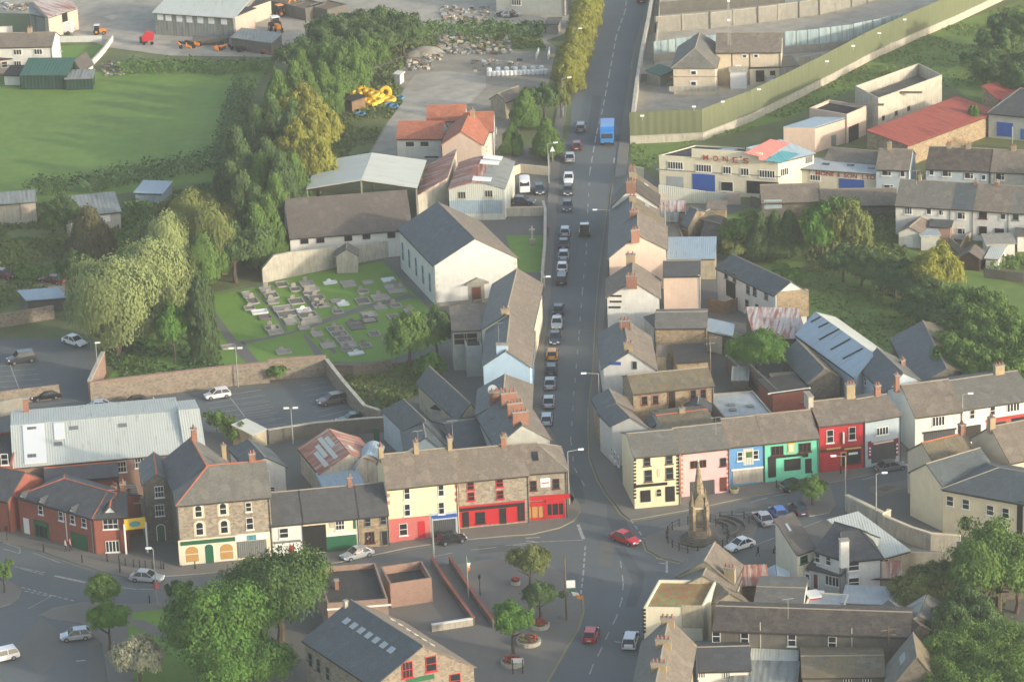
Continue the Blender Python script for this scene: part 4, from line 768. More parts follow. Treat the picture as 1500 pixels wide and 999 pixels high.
root,Q=bld('u 195,512 702,512','bright_white_gable_house','sunlit white gable house with three dark slots beside the main road',6.0,D='u 200,325',roof='y',R='u 440,352',wm='render_white',rm='slate_brown',ch=[(.48,-.05,1.6,.7,1.2,'brick_chimney',3),(.46,1.0,1.4,.9,1.5,'buff_chimney',2)],feat=[Pn('280,490 280,545 270,600',1.8,.3,'black_paint','slot')])
bld('u 745,305 1100,300','peach_block','square peach rendered block with white edges and dark slate roof behind the bright gable house',6.8,d=7,roof='x',R='u 900,155',wm='render_peach',rm='slate_dark',ov=.08,feat=[Pn('1095,480',.25,6.5,'white_paint','pilaster')])
root,Q=bld('s 228,960 765,905','terrace_house','',6.4,D='s 200,740',roof='y',R='s 480,790',wm='render_peach',rm='slate_blue',g2='slate_brown',label=None) if 0 else bld('s 215,990 768,905','tall_peach_gable_house','tall main road house with sunlit peach gable seen past the bright gable house',6.4,D='s 225,760',roof='y',R='s 480,770',wm='render_peach',rm='slate_blue',g2='slate_brown',ch=[(.47,-.02,1.4,1.0,1.3,'brick_chimney',3)])
TV=[(6.1,2.9,'slate_moss','slate_blue',(.47,.02,1.3,.8,1.2,'brick_chimney',3)),(5.5,2.5,'slate_brown','slate_blue',(.43,.9,1.2,.7,1.3,'buff_chimney',2)),(6.3,3.0,'slate_lichen','slate_dark',(.43,.03,1.5,.8,1.1,'brick_chimney',4)),(5.6,2.6,'slate_moss','slate_blue',(.43,.5,1.0,.8,1.2,'buff_chimney',2))]  # east slopes take a browner slate for sun, west slopes a darker one
for k,(A_,D2,Rr,lb) in enumerate([('s 225,760 730,760','s 235,600','s 450,640','fourth slate house of the shaded row running up the main road, brown east slope'),
   ('s 235,600 690,610','s 245,480','s 430,480','third slate house of the shaded row running up the main road, white verge boards'),
   ('s 245,480 680,480','s 265,370','s 430,380','second slate house of the shaded row running up the main road, lichen on its roof'),
   ('s 265,370 670,400','s 275,280','s 470,270','last slate house at the far end of the shaded row, below the yellow wall stub')]):
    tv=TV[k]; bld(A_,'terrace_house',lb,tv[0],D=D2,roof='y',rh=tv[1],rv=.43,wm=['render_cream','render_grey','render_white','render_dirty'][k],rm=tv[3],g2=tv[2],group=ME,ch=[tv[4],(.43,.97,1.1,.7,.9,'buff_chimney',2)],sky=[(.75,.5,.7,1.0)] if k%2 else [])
g=MB(); a,b=G('s 430,195 555,215'); t=thing('yellow_wall_stub',a,'short bright yellow wall at the far end of the shaded main road row','wall'); g.box((a+b)/2+Zv*.9,(b-a)/2,Vector((0,.2,0)),Zv*1.1,'render_yellow'); g.build('wall',t)
# yard behind
bld('s 650,545 955,540','long_low_shed','low pale roofed shed beside the last slate houses',3.2,d=4,roof='shed',rh=.6,wm='concrete_light',rm='tin_rust_pale',cat='shed',ov=.1)
bld('s 680,790 960,840','grey_slab_roof','low grey slabbed roof with brick edge behind the slate row',3.0,C='s 890,670',roof='flat',para=.15,wm='brick_pink',rm='concrete_dark',cat='shed')
bld('s 920,660 985,690','slate_outhouse','slate outhouse with sunlit stone gable in the overgrown yards',3.6,C='s 1160,540',roof='x',rh=1.6,wm='stone_buff',rm='slate_blue',cat='outbuilding')
bld('s 1100,820 1240,860','ruined_outhouse','ruined outhouse with broken slate roof among the shrubs',2.6,C='s 1350,600',roof='x',rh=1.2,wm='stone_dark',rm='slate_lichen',cat='outbuilding')
bld('u 780,135 1250,130','pale_roof_shed','long pale tin roofed shed beside the white rear house',3.4,d=9,roof='shed',rh=.6,wm='render_dirty',rm='tin_blue',cat='shed',ov=.1)
bld('h 135,722 305,705','white_rear_house','long white two storey rear house with slate roof and stone gable',5.4,D='g 1165,570',roof='y',rh=1.8,wm='render_white',rm='slate_blue',rv=.5,
 feat=[W('g 1215,605 1260,625',.9,1.5,'l',fm='grey_paint'),W('g 1335,690 1372,700 1435,720',.9,1.4,'l',fm='grey_paint'),Pn('g 1240,690',2.6,2.6,'dark_open','opening','l'),W('g 1330,770 1385,795',.9,1.4,'l',fm='grey_paint'),Pn('230,770',5.0,4.4,'stone_buff','stone_gable','f')])
bld('u 1175,835 1410,890','blue_roof_garage','white garage with pale blue flat roof behind the stone barn',3.2,D='u 1195,740',roof='shed',rh=.3,wm='render_white',rm='tin_blue',cat='garage')
# D tile sheds
bld('D 225,325 610,335','striped_tin_shed','stone shed with pale tin roof striped with rust above the bright green tree',3.8,D='D 165,150',roof='shed',rh=1.0,wm='stone_dark',rm='tin_rust_pale',cat='shed',ov=.1)
root,Q=bld('D 960,620 1250,485','blue_workshop','long workshop with pale blue sheeted roof and dark roof strips behind the red shop',4.6,D='D 530,305',roof='y',R='D 1130,440',wm='render_bluegrey',rm='tin_blue',g2='tin_white',cat='workshop',ov=.1)
HH=4.6+LAST['rh']
for s_ in['635,205 705,168','690,245 765,210','695,335 845,255','780,408 925,328','868,475 1015,398']:
    a_,b_=s_.split(); f_=lambda q,dx,dy:'%g,%g'%(float(q.split(',')[0])+dx,float(q.split(',')[1])+dy)
    roofpatch(root,Q(0,0,4.6),Q(.5,0,HH),Q(.5,1,HH),'D '+' '.join([a_,b_,f_(b_,6,6),f_(a_,6,6)]),'dark_open','roof_strip')
bld('D 1190,725 1440,640','slate_back_range','tall dark slate back range with pale wall behind the grey shop',5.2,D='D 1000,545',roof='y',R='D 1345,575',wm='render_bluegrey',rm='slate_blue',g2='slate_grey',ch=[(.9,.55,.8,.8,.9,'brick_chimney',2)],feat=[W('1040,640 1105,670',.8,1.2,'l')]) 
bld('D 625,655 850,620','derelict_slate_shed','derelict slate shed with mossy stone gable behind the red shop',3.6,D='D 430,450',roof='y',R='D 790,545',wm='stone_dark',rm='slate_blue',g2='slate_moss',cat='shed')
bld('D 360,737 612,702','red_brick_store','low red brick store with white edged roof behind the mint green pub',3.4,d=6,roof='flat',wm='brick_red',rm='felt_dark',cat='store',feat=[Pn('480,712',6.5,.2,'white_paint','coping')])
bld('l 900,325 1250,262','derelict_range','long derelict slate range with a rust brown roof patch and ivy beside the paddock',4.0,D='l 775,60',roof='y',rh=1.8,wm='stone_dark',rm='slate_blue',g2='slate_moss',cat='outbuilding',sky=[(.68,.55,3.5,4.5,'soil','roof_patch')])
# ================================================================ MONE'S block and police compound
root,Q=bld('B 135,262 1070,318','showroom','long cream showroom with MONE’S lettered on its raised parapet',6.4,C='B 1350,238',roof='flat',para=.15,wm='render_cream',rm='felt_dark',cat='showroom',
 feat=[W('265,335 487,357',2.7,1.3,st='bars',gm='glass'),W('985,402',2.7,1.3,st='bars'),W('670,372 810,385',1.4,1.3,st='bars'),Pn('600,395',22,.2,'concrete','string_course'),Pn('265,465',2.9,2.0,'felt_pale','shutter'),Pn('487,470',4.0,3.0,'sign_blue','door'),W('670,500',2.2,1.7,st='none'),Pn('950,510',5.6,2.2,'dark_open','recess'),Pn('955,508',4.6,1.6,'glass','shop_window',off=.06),W('1118,385 1310,290',1.8,1.3,'r',st='bars'),
  Pn('670,252',12.4,1.5,'render_cream','parapet',off=-.1,th=.35)],sky=[(.35,.75,2.5,1.5),(.33,.35,2.6,1.4),(.45,.3,1.6,1.4),(.5,.6,2.4,1.2),(.22,.35,1.0,.8)])
for ch_,x_,y_ in(('M',506,272),('O',584,280),('N',660,284),('E',736,292),("'",783,282),('S',820,298)):
    feature(root,Q(0,0,0),Q(1,0,0),'text',p1('B %d,%d'%(x_,y_)),.95 if ch_!="'" else .18,1.0 if ch_!="'" else 1.0,dict(t=ch_,m='lettering_red',f=1,off=.28))
rr,_=bld('B 800,322 1070,322','coloured_roof','',6.6,AB=(Q(.68,.07,0),Q(.995,.07,0)),C='B 1350,240',roof='y',rv=.12,rh=2.0,wm='render_cream',rm='felt_dark',g2='tin_blue',z0=6.4,parent=root,wname='roof_gable',rname='pitched_roof')
q=MB()
def patch(s_,mat,nm):
    a_=pp(s_); P0=_(.12,0,8.6); P1=_(1,0,6.6); P2=_(1,1,6.6); n=(P1-P0).cross(P2-P0).normalized()
    if n.z<0:n=-n
    pts=[hit(p,P0+n*.2,n) for p in a_]; g=MB(); g.prism(pts,n*.04,mat); g.build(nm,root)
patch('B 800,240 1010,130 1165,160 1090,205 960,300 920,295 915,265','tin_salmon','roof_sheet'); patch('B 960,300 1100,220 1240,245 1085,325 1060,310','tin_teal','roof_sheet')
q=MB(); 
root,Q=bld('C 90,545 572,578','workshop_office','cream single storey workshop lettered T MONE & SON LTD with a blue door',4.2,d=5,roof='shed',rh=.3,wm='render_cream',rm='felt_pale',cat='workshop',
 feat=[W('190,602',1.8,1.0,st='bars'),Pn('418,650',4.4,2.2,'sign_blue','door')],sky=[(.3,.5,1.2,.8,'glass'),(.62,.55,1.2,.8,'glass'),(.9,.4,1.2,.8,'glass')])
for t_,x_,y_,w_ in(('T',153,568,.5),('MONE',250,578,3.3),('&',338,586,.6),('SON',412,592,2.3),('LTD',525,600,2.3)):
    feature(root,Q(0,0,0),Q(1,0,0),'text',p1('C %d,%d'%(x_,y_)),w_,.75,dict(t=t_,m='lettering_red',f=1))
bld('C 572,548 778,555','grey_end_house','pale grey end house with sunlit verge beside the lettered workshop',5.2,d=9,roof='x',R='C 680,428',wm='render_bluegrey',rm='slate_brown',feat=[W('637,570',1.6,1.1,st='case'),W('738,578',.8,1.0,st='none'),W('650,665',1.6,1.1,st='case')],ch=[(.3,.5,.7,.6,1.2,'buff_chimney',1)])
bld('C 250,500 570,540','w','',4.4,d=6,roof='x',rh=1.4,wm='render_grey',rm='slate_brown',name2=None) if 0 else bld('C 250,492 572,520','workshop_rear_range','brown roofed range directly behind the lettered workshop',4.6,d=6,roof='x',rh=1.3,wm='render_grey',rm='slate_brown',cat='outbuilding')
for s_,lb,wm_,rm_,ft in[('C 885,545 1290,562','bluish grey terrace house with lichen roof left of centre in the second row',  'render_bluegrey','slate_lichen',[W('920,570',.8,.9,st='none'),W('1015,575 1155,588',1.5,1.1,st='case'),W('1247,600',.7,.9,st='none')]),
   ('C 1292,564 1700,580','buff grey terrace house with smooth roof at the right edge of the second row','render_grey','slate_brown',[W('1350,595',1.5,1.2,st='case')])]:
    bld(s_,'terrace_house',lb,5.2,d=9,roof='x',rh=2.4,wm=wm_,rm=rm_,feat=ft,ch=[(.3,.5,.8,.7,.7,'buff_chimney',2),(.6,.5,.8,.7,.7,'buff_chimney',1)],group='grey terrace behind the white terrace')
for s_,lb,rm_,ft,chs in[('h 795,228 1097,245','left end house of the white pebble walled terrace beside its small gabled garage','slate_grey',[W('865,258',1.2,1.2,st='bars'),W('978,262',.8,1.0,st='none'),W('1045,268',.8,.9,st='case')],[(.35,.5,.5,.5,.9,'buff_chimney',1)]),
  ('h 1099,245 1218,252','second house of the white terrace with darker slates','slate_blue',[W('1155,285',1.3,1.2,st='case'),W('1155,370',1.3,1.0,st='case')],[(.9,.5,.7,.6,.5,'brick_chimney',1)]),
  ('h 1220,252 1415,266','third house of the white terrace with brown window frames and a drain pipe','slate_brown',[W('1275,280 1275,365',1.3,1.3,fm='brown_paint',st='none'),W('1385,290',.9,1.0,st='none'),W('1365,375',1.5,1.2,fm='brown_paint',st='none')],[(.5,.5,.7,.6,.6,'brick_chimney',1)]),
  ('h 1417,266 1650,280','fourth house of the white terrace cut by the right edge','slate_grey',[W('1455,290',1.0,1.2,fm='grey_paint',st='none')],[])]:
    bld(s_,'terrace_house',lb,5.3,d=9,roof='x',rh=2.9,wm='render_white',rm=rm_,feat=ft,ch=chs,group='white terrace with back gardens')
bld('h 812,378 930,385','white_gabled_garage','small white garage with brown gabled roof in front of the white terrace',2.5,C='h 1005,320',roof='y',R='h 868,352',wm='render_white',rm='slate_brown',cat='garage',feat=[Pn('865,430',1.4,1.6,'white_plastic','door')])
bld('h 935,400 1035,395','flat_extension','flat roofed grey extension beside the small gabled garage',2.4,d=4,roof='flat',wm='render_grey',rm='felt_pale',cat='extension')
bld('h 985,345 1095,350','slate_extension','low slate extension joined to the white terrace',2.8,d=4,roof='shed',rh=.6,wm='brick_pink',rm='slate_blue',cat='extension')
bld('h 1140,515 1255,525','brown_shed','brown timber shed with pale roof in the back gardens',2.0,C='h 1285,485',roof='y',rh=1.0,wm='dark_wood',rm='tile_brown',cat='shed')
bld('h 1290,520 1360,525','white_tin_hut','white tin roofed hut in the back gardens right of the brown timber shed',1.9,C='h 1400,462',roof='shed',rh=.2,wm='render_white',rm='tin_white',cat='hut')
bld('h 1295,445 1450,440','garden_block','pale flat roofed block behind the white tin hut',2.4,d=5,roof='flat',wm='render_white',rm='concrete',cat='extension')
bld('h 1465,400 1600,400','edge_extension','white flat roofed extension at the right edge of the white terrace',2.6,d=5,roof='flat',wm='render_white',rm='concrete_dark',cat='extension')
# stable range
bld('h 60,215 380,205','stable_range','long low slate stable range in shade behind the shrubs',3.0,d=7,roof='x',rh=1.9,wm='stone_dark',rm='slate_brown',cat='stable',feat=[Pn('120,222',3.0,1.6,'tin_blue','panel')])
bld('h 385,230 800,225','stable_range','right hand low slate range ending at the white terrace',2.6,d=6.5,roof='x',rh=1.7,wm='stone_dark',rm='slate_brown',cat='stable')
# long red roof, ruins, workshop
bld('C 770,402 1120,272','red_roofed_shed','very long stone shed with a rust red roof',3.8,D='C 515,340',roof='shed',rh=.9,wm='stone_buff',rm='tin_red',cat='shed',ov=.2,ub=1.0)
bld('C 1120,272 1340,190','red_roofed_shed','far end of the rust red roof disappearing behind the grey garage house',3.8,D='C 860,210',roof='shed',rh=.9,wm='stone_buff',rm='tin_red',cat='shed',ov=.2)
bld('C 1340,120 1600,60','red_roofed_shed','rust red roof at the top right edge behind the grey garage house',4.0,D='C 1240,60',roof='shed',rh=.9,wm='stone_buff',rm='tin_red',cat='shed',ov=.2)
bld('C 1278,195 1600,225','grey_garage_house','grey house with dark slate roof and blue garage door at the right edge',4.6,d=10,roof='hipl',R='C 1390,38',wm='render_grey',rm='slate_dark',feat=[Pn('1380,300',3.0,2.6,'sign_blue','door'),Pn('1495,330',1.0,2.0,'blue_paint','door')])
root,Q=bld('C 585,178 985,30','roofless_building','roofless concrete building with bare beams and three small windows',4.8,D='C 510,172' if 0 else 'C 440,100',roof='flat',para=2.2,wm='concrete_light',rm='concrete_dark',cat='ruin',feat=[W('615,228 697,198 775,168',.8,.9,st='none',fm='concrete_dark',sill=0)])
for a_,b_ in((('C 640,95'),('C 800,35')),(('C 560,65'),('C 860,68')),(('C 360,140'),('C 620,145'))):
    a,b=at(p1(a_),6.6),at(p1(b_),6.6); g=MB(); g.box((a+b)/2,(b-a)/2,Vector((.1,.25,0)),Zv*.15,'render_peach' if '640' in a_ else 'concrete_dark'); g.build('beam',root)
root,Q=bld('C 188,290 385,228','peach_workshop','peach rendered workshop with pale blue roof joined to the roofless building',4.6,D='C -10,295',roof='shed',rh=.2,wm='render_peach',rm='tin_blue',cat='workshop',ov=.05,feat=[Pn('305,385',1.2,3.0,'grey_paint','door')])
bld('C 388,226 510,172','garage_bay','peach rendered bay with a dark open doorway between workshop and roofless building',4.8,d=8,roof='flat',para=.6,wm='render_peach',rm='dark_open',cat='garage',feat=[Pn('430,330',3.2,3.4,'dark_open','doorway')])
# police station
root,Q=bld('A 312,438 650,438','station_block','cream two storey block with steep half hipped roof inside the green fence',5.4,d=15,roof='hipyf',R='A 480,290',wm='render_cream' if 0 else 'render_buff',rm='slate_grey',hipf=.42,ov=.35,cat='building',
 feat=[W('477,483 477,570',1.0,.75,st='none',sill=0,sur='white_paint'),Pn('480,615',9.4,1.0,'concrete_light','plinth'),Pn('480,515',9,.08,'wood','string_course')],ridge='ridge_grey')
bld('A 205,510 310,460','lean_to','green roofed lean-to on the left of the cream station block',2.0,d=3,roof='shed',rh=.6,wm='concrete',rm='tin_green',cat='lean-to',posts=False)
root,Q=bld('A 660,312 1188,308','station_wing','long cream wing with brown roof behind the steep roofed block',6.4,d=9,roof='x',R='A 900,163',wm='render_buff',rm='slate_brown',cat='building',ov=.4,feat=[W('892,348 985,346',.75,.6,st='none',sill=0,sur='white_paint'),W('842,440',.7,.6,st='none',sill=0,sur='white_paint'),Pn('790,400',.15,5,'iron','drain_pipe'),Pn('935,380',.15,4,'iron','drain_pipe')])
bld('A 935,450 1180,440','station_extension','flat roofed cream extension with two dark doors in front of the long cream wing',3.2,d=5,roof='flat',wm='render_buff',rm='felt_dark',cat='extension',feat=[Pn('1018,510',1.6,2.2,'dark_open','door'),Pn('1120,500',1.0,1.6,'dark_open','door')])
bld('A 775,478 908,475','white_cabin','plain white cabin standing in front of the long cream wing',3.3,d=3,roof='flat',wm='white_plastic',rm='concrete_light',cat='cabin')
bld('A 1080,525 1130,522','small_white_cabinet','small white cabinet behind the green fence',1.6,d=1.5,roof='flat',wm='white_plastic',rm='concrete_light',cat='cabinet')
bld('A 1190,440 1330,430','grey_annex','grey flat roofed annex at the right end of the long cream wing',3.0,d=7,roof='flat',wm='concrete_light',rm='concrete_dark',cat='extension')
# ================================================================ bottom: stone hall and court building
root,Q=bld('n 670,998 1215,893','stone_mill','large stone mill with slate roof, a row of roof lights and red framed gable windows',8.2,D='n 285,742',roof='y',R='n 905,785',wm='stone_wall',rm='slate_blue',g2='slate_brown',cat='building',rv=.5,
 feat=[W('850,905',1.3,2.0,fm='red_paint',st='six'),W('980,872',1.3,1.9,fm='red_paint',st='sash'),W('1113,965',1.3,1.8,fm='red_paint'),W('320,850 365,885 415,925',.9,1.8,'l',fm='grey_paint',sill=0),Pn('920,955',3.4,.6,'green_paint','sign',off=.02)],
 sky=[(.33,.2+i*.105,.75,.9) for i in range(7)]+[(.75,.25+i*.11,.6,.8,'concrete_light') for i in range(6)],ch=[(.42,.97,.4,.4,1.0,'concrete_light',0)])
r2,Q2=bld('n 412,570 745,545','low_court_building','low flat building with brick parapets and a chimney beside the big tree',4.2,D='n 350,370',roof='flat',para=.7,wm='brick_pink',rm='felt_dark',cat='building',feat=[Pn('585,562',8,.25,'white_paint','fascia')],ch=[(.25,.5,.5,.5,1.2,'brick_chimney',0)])
r3,Q3=bld('n 762,570 990,536','brick_court_building','peach brick block with sunken dark roof well at the edge of the paved square',2.3,D='n 705,383',base=True,roof='flat',para=1.1,wm='brick_orange',rm='felt_dark',cat='building')
# ================================================================ bottom right block
root,Q=bld('w 105,515 495,520','mossy_flat_roof_building','flat roofed cream building with a mossy orange and green roof at the junction',6.6,C='w 590,335',roof='flat',para=.35,wm='render_cream',rm='moss_roof',cat='building',
 feat=[Pn(' '.join('108,%d'%(515+k*24) for k in range(7)),.4,.3,'black_paint','quoin'),Pn('430,560',2.6,3,'render_dirty','patch')])
bld('w 300,392 705,390','slate_road_house','lower slate house joined in front of the tall grey house beside the monument',5.6,D='w 345,292',roof='y',R='w 452,292',wm='render_dirty',rm='slate_grey',g2='slate_brown')
root,Q=bld('w 335,292 692,342','lilac_grey_gable_house','tall slate house with lit east slope and brick stack beside the monument',6.0,D='w 405,168',roof='y',R='w 492,192',wm='render_dirty',rm='slate_grey',g2='slate_brown',ch=[(.95,.1,1.4,.8,1.6,'buff_chimney',3)],rh=None)
bld('w 520,505 835,500','brown_east_roof','lower brown roof with sunlit verge behind the mossy flat roof',4.6,D='w 400,390',roof='y',wm='render_dirty',rm='slate_grey',g2='slate_moss')
bld('w 845,475 1165,485','low_grey_roof_house','low house with plain grey slate roof and cream edged gable',4.0,d=8,roof='x',R='w 1000,372',wm='render_white',rm='slate_grey',feat=[],ch=[])
root,Q=bld('w 570,650 1460,680','lichened_roof_house','',6.2,d=8,roof='x',R='w 1000,510',wm='concrete_dark',rm='slate_lichen',ub=1.47)
root['label']='very long grey house with dark lichen covered roof and white sash windows'; root['category']='house'
for s_ in('w 590,690','w 780,705','w 1095,715','w 1365,733'): feature(root,Q(0,0,0),Q(1,0,0),'win',p1(s_),1.0,1.6,dict(st='sash'))
for s_ in('w 885,700','x 310,740'): feature(root,Q(0,0,0),Q(1,0,0),'panel',p1(s_),.12,4,dict(m='concrete_light',name='drain_pipe'))
bld('w 765,355 930,350','timber_sided_shed','slatted timber shed with rust red roof edge beside the white corner house',3.0,d=4,roof='shed',rh=.8,wm='wood',rm='tin_rust',cat='shed')
bld('w 915,350 1080,345','blue_green_shed','small shed with blue grey roof and white posts beside the slatted timber shed',2.4,d=4,roof='y',rh=.8,wm='render_bluegrey',rm='tin_blue',cat='shed')
# roofs at bottom centre (along the road)
bld('w 0,1240 350,1260','brown_slate_house','brown slate house with low brick stacks at the bottom edge beside the road',6.4,C='w 440,745',roof='y',R='w 135,1085',wm='render_dirty',rm='slate_grey',g2='slate_brown',ch=[(.5,.35,1.8,.8,.6,'buff_chimney',4),(.5,.66,1.8,.8,.6,'buff_chimney',4),(.5,.95,1.6,.8,.6,'buff_chimney',3)])
bld('w 470,925 820,915','grey_roof_cottage','white cottage with plain dark slate roof below the lichened roof house',4.2,d=8,roof='x',R='w 640,768',wm='render_white',rm='slate_dark',feat=[W('493,945 660,950',.8,.9,st='bars')])
bld('w 825,905 1120,910','white_tin_roof_shed','single storey shed with bright white tin roof between the two dark roofs',3.4,d=6,roof='shed',rh=.6,wm='render_dirty',rm='tin_white',cat='shed')
bld('w 690,1010 1120,1020','grey_sheet_roof','grey blue roof at the bottom edge in front of the white tin roof',3.2,d=5,roof='shed',rh=.5,wm='render_grey',rm='tin_grey',cat='shed')
bld('x -20,965 530,960','brown_moss_roof_house','dark brown roofed house with sunlit left verge at the bottom edge',4.4,d=8,roof='x',R='x 250,830',wm='concrete_dark',rm='slate_moss',feat=[W('280,990 410,992',1.0,1.1,st='bars')],ch=[])
root,Q=bld('x 600,650 960,540' if 0 else 'x 580,670 930,640','blue_slate_outhouse','outhouse with pale blue slate west slope among the trees on the right',4.2,C='x 980,500',roof='y',R='x 815,555',wm='stone_dark',rm='slate_blue' if 0 else 'tin_grey',g2='slate_grey',cat='outbuilding')
bld('x 600,770 930,700','stone_outhouse','older stone outhouse roof in front of the pale blue slate outhouse',3.6,d=8,roof='y',rh=2.2,wm='stone_dark',rm='slate_grey',g2='slate_brown',cat='outbuilding') 
root,Q=bld('x 560,1060 930,1060','corner_outhouse','slate outhouse with a white roof light at the bottom right beside the big trees',4.4,C='x 900,900',roof='y',R='x 745,835',wm='stone_dark',rm='slate_grey',g2='slate_moss',cat='outbuilding',sky=[(.3,.5,.6,2.0)])
# white corner house with lean-tos
root,Q=bld('x 290,185 505,165','white_corner_house','white two storey house with tall white chimney and dark hipped roof',5.4,d=8,roof='hipr',rh=2.2,wm='render_white',rm='slate_dark',ridge='gutter',feat=[W('322,220 322,330',1.4,1.3)],ch=[(-.15,.0,1.1,.9,2.8,'render_white',0)])
bld('x 70,120 235,170','w','',5.2,d=8,roof='x',rh=2.4,wm='render_white',rm='slate_dark',parent=root,wname='left_wall',rname='left_roof',ridge='gutter',feat=[W('82,165 155,185',.8,1.3)])
bld('x 25,235 235,285','w','',2.8,d=4,roof='shed',rh=1.4,wm='render_white',rm='slate_dark',parent=root,wname='lean_to_wall',rname='lean_to_roof',feat=[D_('15,310',.9,2.0,m='white_paint',lite=1),D_('70,320',.8,2.0,m='brown_paint'),W('180,322',2.0,1.3,st='bars')])
g=MB(); 
bld('p 255,275 350,240','brown_roof_house','brown tiled house behind the white corner house beside the parked motorcycle',4.8,D='p 135,150',roof='shed',rh=1.6,wm='render_cream',rm='tile_brown',feat=[W('290,300',1.2,1.0,fm='green_paint')],sky=[(.35,.7,.4,1.6)])
bld('p 705,300 870,255','white_tin_hall','low hall with broad white tin roof behind the white corner house',4.0,D='p 425,100',roof='shed',rh=.3,wm='render_dirty',rm='tin_white',cat='hall',ov=.15,feat=[W('740,312',.8,.7)])
bld('p 640,400 825,400','red_trimmed_shed','grey shed with red edged roof right of the white corner house',2.6,d=5,roof='x',rh=1.0,wm='concrete',rm='tin_rust',cat='shed')
bld('p 505,540 815,555','white_flat_garage','low red fronted garage with white flat roof behind the lichened roof house',2.6,d=5,roof='flat',wm='render_dirty',rm='felt_pale',cat='garage',feat=[Pn('630,580',6,1.4,'brick_red','door')])
bld('p 290,575 505,590','white_flat_store','low store with pale flat roof left of the red fronted garage',2.6,d=5,roof='flat',para=.2,wm='render_cream',rm='felt_pale',cat='store')
bld('p 325,515 380,518','small_white_hatch','small red edged box with white lid behind the lichened roof house',2.4,d=2,roof='flat',wm='red_paint',rm='white_plastic',cat='box')
# right edge cream building
root,Q=bld('l 1055,885 1600,985','cream_office','cream office with hipped slate roof beside the side street at the right edge',6.2,d=11,roof='hipl',R='l 1180,740',wm='render_buff_lit',rm='slate_blue',cat='office',
 feat=[W('l 1095,950 1182,968 p 1315,30 1400,45',1.0,1.4),('arch','f','p 1180,100 1305,125',1.1,1.9,dict(fm='brown_paint')),W('p 1392,130',1.0,1.0),Pn('p 1478,70',.8,4.5,'black_paint','quoin')])
bld('l 875,795 1055,880','w','',6.2,d=9,roof='y',rh=2.2,wm='render_buff_lit',rm='slate_blue',g2='slate_blue',parent=root,wname='wing_wall',rname='wing_roof')
bld('l 1275,690 1420,560','brown_roofed_rear','brown roofed building with tall terracotta chimney behind the cream office',6.0,d=9,roof='x',wm='render_buff_lit',rm='slate_moss',ridge='ridge_orange',ch=[(.0,.5,.8,.8,1.4,'brick_chimney',2)]) if 0 else \
bld('l 1020,770 1250,715','brown_roofed_rear','brown roofed wing with orange ridge and brick chimney behind the cream office',6.0,d=7,roof='x',wm='render_buff',rm='slate_moss',ridge='ridge_orange',ch=[(.95,.5,.8,.8,1.4,'brick_chimney',2)])
bld('l 1420,740 1620,700','far_right_house','sunlit brown roofed house at the right edge behind the cream office',6.6,d=10,roof='x',rh=3.2,wm='render_buff',rm='slate_brown',ch=[(.02,.5,.8,.8,1.4,'buff_chimney',2)])
root,Q=bld('p 1148,265 1500,262','tall_stone_wall_building','tall plain brown stone wall with grey buttress in front of the cream office',6.4,d=3,roof='flat',wm='stone_dark',rm='concrete_dark',cat='wall')

# small rear yards and sheds east of the main road and behind the stone corner building
for a_,lb,h_,d_,rf_,wm_,rm_,kw in [
 ('s 605,690 665,690','white rear lean-to with white barge boards behind the shaded row',3.2,3,'y','render_white','slate_moss',{}),
 ('s 690,640 880,640','narrow pale lean-to roof beside the long low pale shed',2.6,3,'shed','render_dirty','tin_grey',{}),
 ('s 790,940 1010,920','crumbling cream rear wall with flat top beside the tall peach gable',2.8,1.2,'flat','render_cream','render_dirty',{}),
 ('s 1170,520 1350,520','brown lean-to against the grey block wall below the showroom',2.6,3,'shed','stone_buff','slate_brown',{}),
 ('u 560,700 650,790','small dark slate return between the road house and the stone barn',4.2,4,'shed','render_grey','slate_blue',{}),
 ('v 680,150 770,150','small cream return behind the white gable with peeling paint',3.2,3,'shed','render_dirty','slate_brown',{}),
 ('v 560,790 640,840','narrow slate roofed passage between the two rear gables',4.0,4,'x','render_grey','slate_blue',{}),
 ('v 960,690 1200,690','dark little gabled return against the long stone store',4.2,3,'y','brick_orange','slate_dark',{}),
 ('g 1025,310 1090,320','tiny sunlit stone gable in the overgrown yards',2.8,4,'y','stone_buff','slate_moss',{}),
 ('i 1385,592 1462,560','small hut with a white sloping roof at the near edge of the car park',2.4,4,'shed','render_dirty','tin_white',{}),
 ('D 385,690 600,670','low mossy slate roof behind the red brick store',2.6,4,'shed','stone_dark','slate_moss',{}),
 ('D 60,640 180,640','low shed with greenish roof beside the curved brick yard wall',2.2,4,'shed','stone_dark','tin_grey',{}),
 ('D 80,330 160,300','stone end bay left of the rust striped tin shed',3.2,4,'flat','stone_dark','concrete_dark',{}),
 ('w 1215,440 1290,430','small red edged skylight box behind the pale flat roofs',2.8,2,'flat','red_paint','white_plastic',{}),
 ('h 1100,270 1290,290','low green edged potting shed among the shrubs',1.8,3,'shed','stone_dark','slate_brown',{})]:
    bld(a_,'outbuilding',lb,h_,d=d_,roof=rf_,wm=wm_,rm=rm_,cat='outbuilding',ov=.12,**({'rh':.6} if rf_=='shed' else {}),gut=None)
